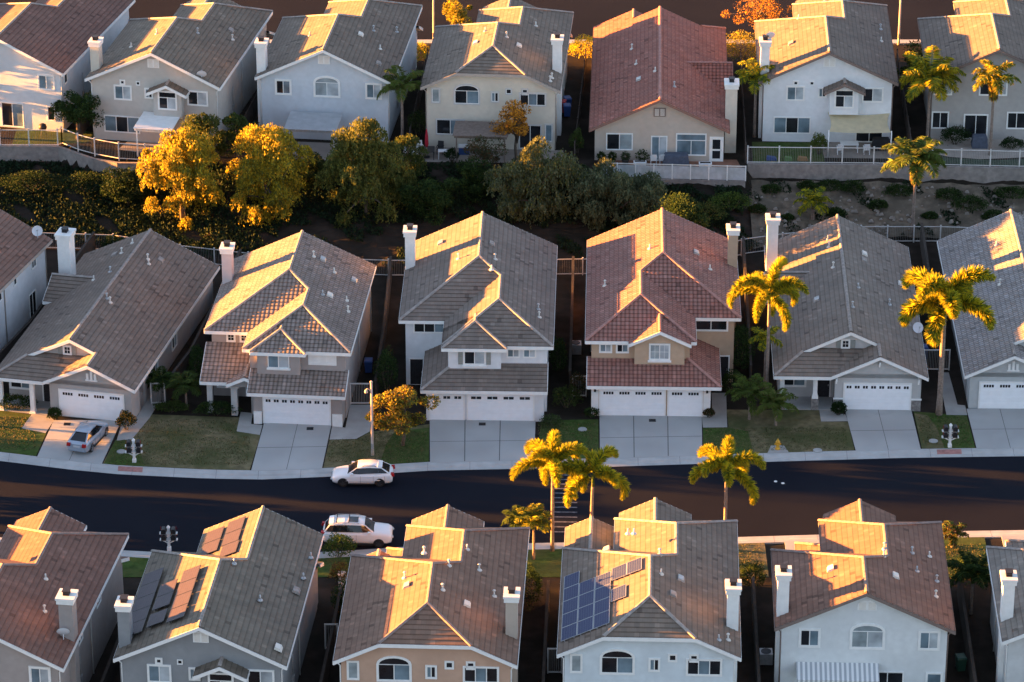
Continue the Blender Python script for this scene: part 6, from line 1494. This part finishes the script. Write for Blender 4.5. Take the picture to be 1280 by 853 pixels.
ST_P = [(2.20, .50, .34, .52, .56), (2.14, .70, .24, .62, .68), (1.85, .81, .19, .71, .80), (1.3, .86, .19, .82, .92), (.8, .87, .19, .89, .98), (.2, .87, .19, .93, .97), (-.9, .87, .19, .97, 1.0), (-1.6, .86, .21, 1.0, 1.05), (-2.05, .82, .26, .99, 1.06), (-2.2, .75, .32, .90, .98), (-2.24, .68, .4, .8, .86)]
make_car('silver hatchback parked nose-in on the left driveway, its rear window toward the street', (-31.0, 2.75, .17), R(90 - 17), C_SILV, ST_P, (1.2, .15, -1.15, -2.08, 1.47, .56, .92, 1.05), (1.35, -1.35), .87, RIM, spoiler=True)

# ------------------------------------------------------------------ street furniture
POLE = mat('pole_painted_concrete', (.46, .38, .33), .8, .12, 3)
def lamp_post(label, x, y, z, h, side=-1):
    r = thing('street_lamp', label, 'street lamp', (x, y, z), 0, 'street lamps')
    b = MB(); b.tube([(0, 0, -.1), (0, 0, .5), (0, 0, h)], [.13, .105, .075], 10); b.lathe((0, 0, h), [(.10, 0), (.11, .05), (.03, .14)], 10); b.build('pole', POLE, r)
    a = MB(); a.tube([(0, 0, h - .75), (side * .25, 0, h - .5), (side * .38, 0, h - .55)], .035, 6); a.build('arm', POLE, r)
    l = MB(); l.lathe((side * .38, 0, h - .95), [(.05, .1), (.12, .12), (.14, .2), (.1, .32), (.04, .4)], 12); l.build('lamp_head', POLE, r)
    d = MB(); d.box(-.09, .09, -.16, -.1, .6, 1.0); d.build('access_door', GREYM, r)
lamp_post('tall pale lamp post standing behind the white hatchback', -10.15, .75, .14, 5.9)
lamp_post('tall pale lamp post on the far street right of the bright white roof', 34.6, 73.6, 4.05, 5.6, 1)
lamp_post('tall orange-lit lamp post on the far street behind the cream roof', -7.0, 73.9, 4.05, 5.2, -1)
BOXM = mat('letterbox_black', (.02, .02, .022), .45, .15)
def mailbox_post(label, x, y, z, boxes=4, rz=0):
    r = thing('letterbox_stand', label, 'letterbox stand', (x, y, z), rz, 'letterbox stands by the kerb')
    b = MB(); b.box(-.09, .09, -.09, .09, -.1, 1.75); b.hexa([(-.12, -.12, 1.75), (.12, -.12, 1.75), (.12, .12, 1.75), (-.12, .12, 1.75), (-.02, -.02, 1.92), (.02, -.02, 1.92), (.02, .02, 1.92), (-.02, .02, 1.92)]); b.box(-.14, .14, -.14, .14, -.1, .22); b.build('post', WHITE, r)
    for zz in (.85, 1.35)[:boxes // 2]:
        s = MB(); s.box(-.62, .62, -.16, .16, zz - .07, zz); s.beam((-.5, 0, zz - .06), (-.09, 0, zz - .3), .06, .06); s.beam((.5, 0, zz - .06), (.09, 0, zz - .3), .06, .06); s.build('shelf', WHITE, r)
        for sg in (-1, 1):
            m = MB(); k = 8; cx = sg * .34
            prof = [(cx + .17 * math.cos(math.pi * i / k), zz + .2 + .17 * math.sin(math.pi * i / k)) for i in range(k + 1)] + [(cx - .17, zz), (cx + .17, zz)]
            m.prism([(px, -.26, pz) for px, pz in prof], (0, .52, 0)); o = m.build('letterbox', BOXM, r)
            f = MB(); f.box(cx + sg * .175, cx + sg * .2, -.1, -.05, zz + .2, zz + .42); f.build('flag', LAMP_R, o)
mailbox_post('white post with four black letterboxes beside the silver hatchback driveway', -27.4, -.3, .14)
mailbox_post('white post with four black letterboxes on the lawn left of the cool grey driveway', 32.0, 2.1, .14)
mailbox_post('white post with four black letterboxes at the near kerb left of the slate-grey house', -23.8, -13.6, .14, rz=math.pi)
HY = mat('hydrant_yellow', (.62, .33, .03), .5, .1, 4)
r = thing('fire_hydrant', 'yellow fire hydrant on a concrete pad at the far kerb', 'fire hydrant', (19.4, 1.75, .14))
b = MB(); b.lathe((0, 0, 0), [(.2, 0), (.2, .06), (.13, .08), (.13, .5), (.17, .52), (.17, .58), (.14, .64), (.09, .74), (.03, .78)], 14); b.build('barrel', HY, r)
for d in ((.0, -1), (1, 0), (-1, 0)):
    q = MB(); q.tube([(0, 0, .4), (d[0] * .19, d[1] * .19, .4)], .07, 8); q.tube([(d[0] * .19, d[1] * .19, .4), (d[0] * .23, d[1] * .23, .4)], .085, 8); q.build('nozzle', HY, r)
q = MB(); q.tube([(0, 0, .76), (0, 0, .84)], .04, 5); q.build('bonnet_nut', HY, r)
sheet('path', [(18.6, kb(18.6) - .1), (20.2, kb(20.2) - .1), (19.9, 2.3), (18.95, 2.3)], WALK, .15)
for x, y, lab in ((-28.5, 1.3, 'round pale utility lid in the green lawn beside the letterboxes'), (22.3, 1.5, 'small pale meter box in the lawn right of the hydrant'), (30.9, 3.0, 'pale meter box in the lawn left of the right-hand letterboxes'), (5.2, 4.9, 'pale round lid on the shaded strip left of the peach house driveway')):
    b = MB(); b.lathe((x, y, .13), [(.34, 0), (.34, .05), (.28, .07)], 14); tag(b.build('utility_lid', CONC), lab, 'utility lid', 'utility lids in the lawns')

# ------------------------------------------------------------------ bins and garden furniture
def bin_(label, x, y, z, m):
    r = thing('wheelie_bin', label, 'bin', (x, y, z), random.uniform(-.3, .3), 'wheeled bins'); b = MB()
    b.hexa([(-.24, -.28, .08), (.24, -.28, .08), (.24, .25, .08), (-.24, .25, .08), (-.3, -.35, 1.0), (.3, -.35, 1.0), (.3, .35, 1.0), (-.3, .35, 1.0)]); b.build('body', m, r)
    l = MB(); l.hexa([(-.33, -.4, 1.0), (.33, -.4, 1.0), (.33, .38, 1.0), (-.33, .38, 1.0), (-.28, -.33, 1.1), (.28, -.33, 1.1), (.28, .36, 1.08), (-.28, .36, 1.08)]); l.build('lid', m, r)
    for sx in (-.26, .26):
        w = MB(); w.tube([(sx - .04, .27, .11), (sx + .04, .27, .11)], .11, 10); w.build('wheel', TYRE, r)
    h = MB(); h.tube([(-.25, .42, 1.0), (.25, .42, 1.0)], .02, 6); h.build('handle', m, r)
BLUE = mat('bin_blue', (.03, .07, .22), .5, .1); GRN = mat('bin_dark_green', (.02, .06, .04), .5, .1); REDM = mat('red_plastic', (.4, .03, .04), .5, .1)
bin_('blue wheeled bin between the cream house and the terracotta-roofed house', 4.7, 56.5, 4.05, BLUE); bin_('second blue wheeled bin further back in that gap', 4.75, 58.2, 4.05, BLUE); bin_('red wheeled bin beside the blue ones', 4.3, 57.4, 4.05, REDM)
bin_('blue wheeled bin at the side of the pale grey house', 31.5, 17.0, .12, BLUE); bin_('blue wheeled bin behind the gate of the taupe barrel-tiled house', -10.9, 14.6, .12, BLUE); bin_('dark green wheeled bin beside the tan wall right of the chestnut-roofed house', 29.4, -30.0, .1, GRN)
def posts_frame(root, w, d, h, m, post=.12):
    for sx in (0, 1):
        q = MB(); q.box(sx * w - post / 2, sx * w + post / 2, -post / 2, post / 2, 0, h); q.build('post', m, root)
# white lattice covers and timber pergola
WOODP = mat('pergola_timber', (.21, .165, .14), .85, .2, 4, .3, 12)
def pergola(label, x, y, z, rz, w, d, h, m, solid, slats=16):
    r = thing('pergola', label, 'pergola', (x, y, z), rz); posts_frame(r, w, d, h, m)
    b = MB(); b.beam((-.2, 0, h), (w + .2, 0, h), .1, .2); b.beam((-.2, d, h + .1), (w + .2, d, h + .1), .1, .2)
    for i in range(7): xx = w * i / 6; b.beam((xx, -.35, h + .15), (xx, d, h + .28), .06, .16)
    b.build('beam', m, r)
    s = MB()
    if solid: s.beam((w / 2, -.35, h + .25), (w / 2, d, h + .42), w + .4, .05)
    else:
        for i in range(slats): yy = -.3 + (d + .2) * i / (slats - 1); zz = h + .25 + .13 * (yy / d); s.beam((-.3, yy, zz), (w + .3, yy, zz), .09, .05)
    s.build('cover' if solid else 'slat', m, r)
pergola('white solid patio cover at the rear of the greige house', -31.2, 47.7, 4.02, R(-10.5), 2.9, 3.0, 2.4, WHITE, True)
pergola('pale grey slatted patio cover at the pale blue-grey house, behind the olive-green pepper tree', -18.6, 47.6, 4.02, R(-6.5), 3.8, 3.2, 2.4, mat('lattice_grey', (.42, .44, .46), .8, .1), False, 22)
pergola('brown timber pergola at the rear of the cream house', -4.6, 46.4, 4.02, R(-4.2), 4.0, 2.6, 2.3, WOODP, False, 26)
# striped awning on the chestnut-roofed house
AW = bpy.data.materials.new('awning_stripe'); AW.use_nodes = True
N, L = nodes_of(AW); tc = N.new('ShaderNodeTexCoord'); sx_ = N.new('ShaderNodeSeparateXYZ'); L.new(tc.outputs['Object'], sx_.inputs[0])
m1 = N.new('ShaderNodeMath'); m1.operation = 'MULTIPLY'; m1.inputs[1].default_value = 3.2; L.new(sx_.outputs[0], m1.inputs[0]); m2 = N.new('ShaderNodeMath'); m2.operation = 'FRACT'; L.new(m1.outputs[0], m2.inputs[0]); m3 = N.new('ShaderNodeMath'); m3.operation = 'GREATER_THAN'; m3.inputs[1].default_value = .5; L.new(m2.outputs[0], m3.inputs[0])
mc = N.new('ShaderNodeMix'); mc.data_type = 'RGBA'; L.new(m3.outputs[0], mc.inputs[0]); mc.inputs[6].default_value = (.75, .75, .74, 1); mc.inputs[7].default_value = (.38, .40, .42, 1); L.new(mc.outputs[2], N['Principled BSDF'].inputs['Base Color']); N['Principled BSDF'].inputs['Roughness'].default_value = .8
r = thing('awning', 'grey and white striped awning over the patio doors of the chestnut-roofed house', 'awning', (0, 0, 0)); r.parent = None
r.location = F4.matrix_world @ Vector((0, 0, 0)) if False else F4.location; r.rotation_euler = F4.rotation_euler
b = MB(); yr_ = 15.8 - OH
b.hexa([(4.3, yr_ + .02, 2.75), (-1.0, yr_ + .02, 2.75), (-1.0, yr_ + 1.5, 2.3), (4.3, yr_ + 1.5, 2.3), (4.3, yr_ + .02, 2.79), (-1.0, yr_ + .02, 2.79), (-1.0, yr_ + 1.5, 2.34), (4.3, yr_ + 1.5, 2.34)]); b.box(-1.0, 4.3, yr_ + 1.5, yr_ + 1.52, 2.0, 2.34); b.build('canopy', AW, r)
for x in (-.8, 4.1):
    q = MB(); q.beam((x, yr_ + .02, 1.7), (x, yr_ + 1.45, 2.28), .04, .04); q.build('arm', WHITE, r)
# shade sail
SAIL = mat('sail_cloth', (.74, .62, .40), .8, .08, 2, trans=.3)
r = thing('shade_sail', 'cream shade sail stretched over the patio of the bright white house', 'shade sail', (26.35, 47.8, 4.05), R(-2))
b = MB(); NU, NV = 12, 8; W_, D_ = 5.2, 3.1
def sp(i, j):
    u, v = i / NU, j / NV; cu = 4 * u * (1 - u); cv = 4 * v * (1 - v)
    return (W_ * u + (.25 * (u - .5) * -2) * cv, D_ * v + .18 * (.5 - v) * 2 * cu, 2.15 + .5 * v - .16 * cu - .1 * cv)
for i in range(NU):
    for j in range(NV): b.face([sp(i, j), sp(i + 1, j), sp(i + 1, j + 1), sp(i, j + 1)], 0, None, True)
b.build('sail', SAIL, r)
for x in (0, W_):
    q = MB(); q.tube([(x, -.05, -.1), (x, -.05, 2.3)], .05, 8); q.build('post', WHITE, r)
for x in (0, W_):
    q = MB(); q.beam((x, D_, 2.66), (x, D_ - .35 + .6, 2.7), .03, .03); q.build('tie', GREYM, r)
# furniture
def chair(label, x, y, z, rz, m, group):
    r = thing('garden_chair', label, 'chair', (x, y, z), rz, group); s = MB(); s.box(-.26, .26, -.26, .26, .40, .45); s.build('seat', m, r)
    q = MB(); q.hexa([(-.26, .22, .45), (.26, .22, .45), (.26, .27, .45), (-.26, .27, .45), (-.24, .34, 1.0), (.24, .34, 1.0), (.24, .39, 1.0), (-.24, .39, 1.0)]); q.build('backrest', m, r)
    for sx in (-1, 1):
        for sy in (-1, 1): l = MB(); l.box(sx * .23 - .025, sx * .23 + .025, sy * .23 - .025, sy * .23 + .025, 0, .40); l.build('leg', m, r)
        a = MB(); a.box(sx * .27 - .03, sx * .27 + .03, -.26, .28, .62, .66); a.build('armrest', m, r)
def table(label, x, y, z, w, d, h, m, round_=False):
    r = thing('garden_table', label, 'table', (x, y, z)); t = MB()
    if round_: t.lathe((0, 0, h - .04), [(w / 2, 0), (w / 2, .04)], 18, 0, False)
    else: t.box(-w / 2, w / 2, -d / 2, d / 2, h - .05, h)
    t.build('tabletop', m, r)
    for sx in (-1, 1):
        for sy in (-1, 1): l = MB(); k = .32 if round_ else .45; l.box(sx * w * k - .03, sx * w * k + .03, sy * d * k - .03, sy * d * k + .03, 0, h - .05); l.build('leg', m, r)
def covered(label, x, y, z, w, d, h, m, rz=0):
    r = thing('covered_grill', label, 'grill cover', (x, y, z), rz); b = MB()
    lv = [(1.0, 0), (1.02, .25), (.97, .55), (.93, .8), (.85, .97), (.55, 1.0)]; k = 0
    rings = []
    for s, f in lv:
        rings.append([(cx * w / 2 * s * (1 + .02 * math.sin(7 * cx + f * 9)), cy * d / 2 * s, f * h) for cx, cy in ((-1, -1), (-.3, -1.04), (.4, -1), (1, -1), (1.03, 0), (1, 1), (.2, 1.03), (-1, 1), (-1.03, .1))])
    n = len(rings[0])
    for a, c in zip(rings, rings[1:]):
        for j in range(n): b.face([a[j], a[(j + 1) % n], c[(j + 1) % n], c[j]], 0, None, False)
    b.face(rings[-1]); b.build('cover', m, r); q = MB(); q.box(-w * .5, w * .5, -d * .5, d * .5, -.02, .06); q.build('base', DARKM, r)
COV = mat('cover_blue_grey', (.07, .085, .12), .75, .2, 3); PLW = mat('white_resin', (.74, .75, .76), .5, .05)
covered('blue-grey covered grill on the terracotta patio', 13.6, 45.75, 4.03, 2.1, 1.0, 1.05, COV)
covered('blue-grey covered grill beside the big dark shrub on the beige patio', 39.2, 49.8, 4.03, 1.3, .9, 1.05, COV)
chair('white resin chair left of the covered grill, leftmost of the two', 11.75, 46.0, 4.03, R(180), PLW, 'white chairs on the terracotta patio'); chair('white resin chair left of the covered grill, nearer to it', 12.5, 46.0, 4.03, R(180), PLW, 'white chairs on the terracotta patio')
POT = mat('pot_dark', (.05, .045, .045), .7, .2, 5)
for i, (x, lab) in enumerate(((7.4, 'dark potted plant on the terracotta patio, leftmost of the row'), (8.3, 'dark potted plant on the terracotta patio, second of the row'), (9.4, 'low grey-leaved potted plant on the terracotta patio'), (10.8, 'biggest potted plant on the terracotta patio, left of the white chairs'))):
    r = thing('potted_plant', lab, 'potted plant', (x, 45.9, 4.03), 0, 'potted plants on the patio'); b = MB(); b.lathe((0, 0, 0), [(.2, 0), (.3, .4), (.33, .42), (.3, .46)], 12); b.build('pot', POT, r)
    rg = np.random.RandomState(90 + i); k = 500; u = rg.normal(size=(k, 3)); u /= np.linalg.norm(u, axis=1, keepdims=True); rad = .42 if i < 3 else .62
    leaf_object('foliage', u * rg.uniform(.4, 1, (k, 1)) * rad + np.array([0, 0, .75]), u, rg.uniform(.08, .2, k), [LF_DK, LF_DK2] if i != 2 else [LF_SAGE2], r, .5, rg)
def planter(label, x, y, z, w):
    r = thing('planter_box', label, 'planter', (x, y, z), 0, 'white planters on the wind screen'); b = MB(); b.box(-w / 2, w / 2, -.2, .2, 0, .42); b.box(-w / 2 - .04, w / 2 + .04, -.24, .24, .42, .5); b.build('box', PLW, r); q = MB(); q.box(-w / 2 + .06, w / 2 - .06, -.14, .14, .49, .51); q.build('soil', GROUND, r)
planter('white planter box by the screen below the white chairs', 10.6, 45.45, 4.03, 1.0); planter('white planter box by the screen below the white door', 16.0, 45.15, 4.03, 1.0)
# cream house patio
r = thing('parasol', 'closed red parasol on the patio of the cream house', 'parasol', (-7.1, 47.5, 4.03)); b = MB(); b.tube([(0, 0, 0), (0, 0, 2.5)], .025, 6); b.build('pole', GREYM, r); q = MB(); q.lathe((0, 0, .95), [(.1, 0), (.16, .25), (.13, .9), (.06, 1.45), (.01, 1.6)], 10); q.build('canopy', mat('parasol_red', (.42, .02, .04), .8, .12, 5), r); q = MB(); q.lathe((0, 0, 0), [(.28, 0), (.26, .08), (.05, .12)], 12); q.build('base', DARKM, r)
table('dark patio table under the closed red parasol', -7.1, 47.5, 4.03, 1.3, 1.3, .74, DARKM)
for x, y, rz, m, lab in ((-8.5, 47.3, 60, PLW, 'white garden chair left of the red parasol'), (-7.7, 48.4, 10, PLW, 'white garden chair just behind the red parasol'), (-6.0, 48.3, -10, DARKM, 'dark garden chair right of the red parasol'), (-8.2, 46.8, 120, PLW, 'white garden chair at the left front corner of the cream patio')):
    chair(lab, x, y, 4.03, R(rz), m, 'chairs around the red parasol')
table('small white-topped table right of the red parasol', -5.7, 47.3, 4.03, .9, .6, .7, PLW)
r = thing('storage_box', 'blue and white cool box beside the pergola', 'cool box', (-4.0, 48.3, 4.03)); b = MB(); b.box(-.45, .45, -.3, .3, 0, .62); b.build('body', BLUE, r); q = MB(); q.box(-.47, .47, -.32, .32, .62, .74); q.build('lid', PLW, r)
# under the shade sail
table('white table under the cream shade sail', 28.2, 48.8, 4.05, 1.5, .9, .74, PLW)
for i, (x, lab) in enumerate(((27.4, 'white chair under the sail, left of the white table'), (29.6, 'white chair under the sail, right of the white table'))): chair(lab, x, 48.2, 4.05, R(180), PLW, 'chairs under the shade sail')
covered('dark covered grill under the right half of the shade sail', 30.9, 49.2, 4.05, 1.5, .8, 1.0, mat('cover_black', (.02, .02, .024), .8, .2))
for x, y, m, l_, lab in ((21.6, 47.0, BLUE, .9, 'blue toy lying on the grass below the bright white house'), (23.0, 46.9, mat('toy_green', (.10, .20, .06), .5, .05), .7, 'green toy lying on the grass below the bright white house'), (24.2, 46.9, mat('toy_orange', (.3, .16, .06), .5, .05), .9, 'orange toy lying on the grass below the bright white house')):
    b = MB(); b.hexa([(x - l_ / 2, y - .25, 4.02), (x + l_ / 2, y - .25, 4.02), (x + l_ / 2, y + .25, 4.02), (x - l_ / 2, y + .25, 4.02), (x - l_ * .42, y - .18, 4.35), (x + l_ * .35, y - .2, 4.25), (x + l_ * .35, y + .2, 4.25), (x - l_ * .42, y + .18, 4.35)]); tag(b.build('garden_toy', m), lab, 'toy', 'toys on the grass')
r = thing('barbecue', 'dark kettle barbecue at the rear of the chalk-white house', 'barbecue', (-39.6, 52.2, 4.03)); b = MB(); b.lathe((0, 0, .5), [(.1, 0), (.32, .12), (.36, .3), (.3, .5), (.08, .62)], 12); b.build('kettle', DARKM, r)
for a in range(3): q = MB(); q.beam((.1 * math.cos(a * 2.1), .1 * math.sin(a * 2.1), .55), (.35 * math.cos(a * 2.1), .35 * math.sin(a * 2.1), 0), .035, .035); q.build('leg', DARKM, r)
def ac_unit(label, x, y, z):
    r = thing('air_conditioner', label, 'air conditioner', (x, y, z), 0, 'air conditioners beside the houses'); b = MB(); b.box(-.42, .42, -.42, .42, .05, .85); b.build('casing', GREYM, r); q = MB(); q.tube([(0, 0, .85), (0, 0, .89)], .34, 16); q.build('fan_grille', DARKM, r)
ac_unit('grey air conditioner beside the tan wall left of the chestnut-roofed house', 16.7, -29.0, .1); ac_unit('grey air conditioner behind the gate left of the peach house', 4.9, 18.0, .12); ac_unit('grey air conditioner in the gap right of the cream house', 4.1, 61.0, 4.05)
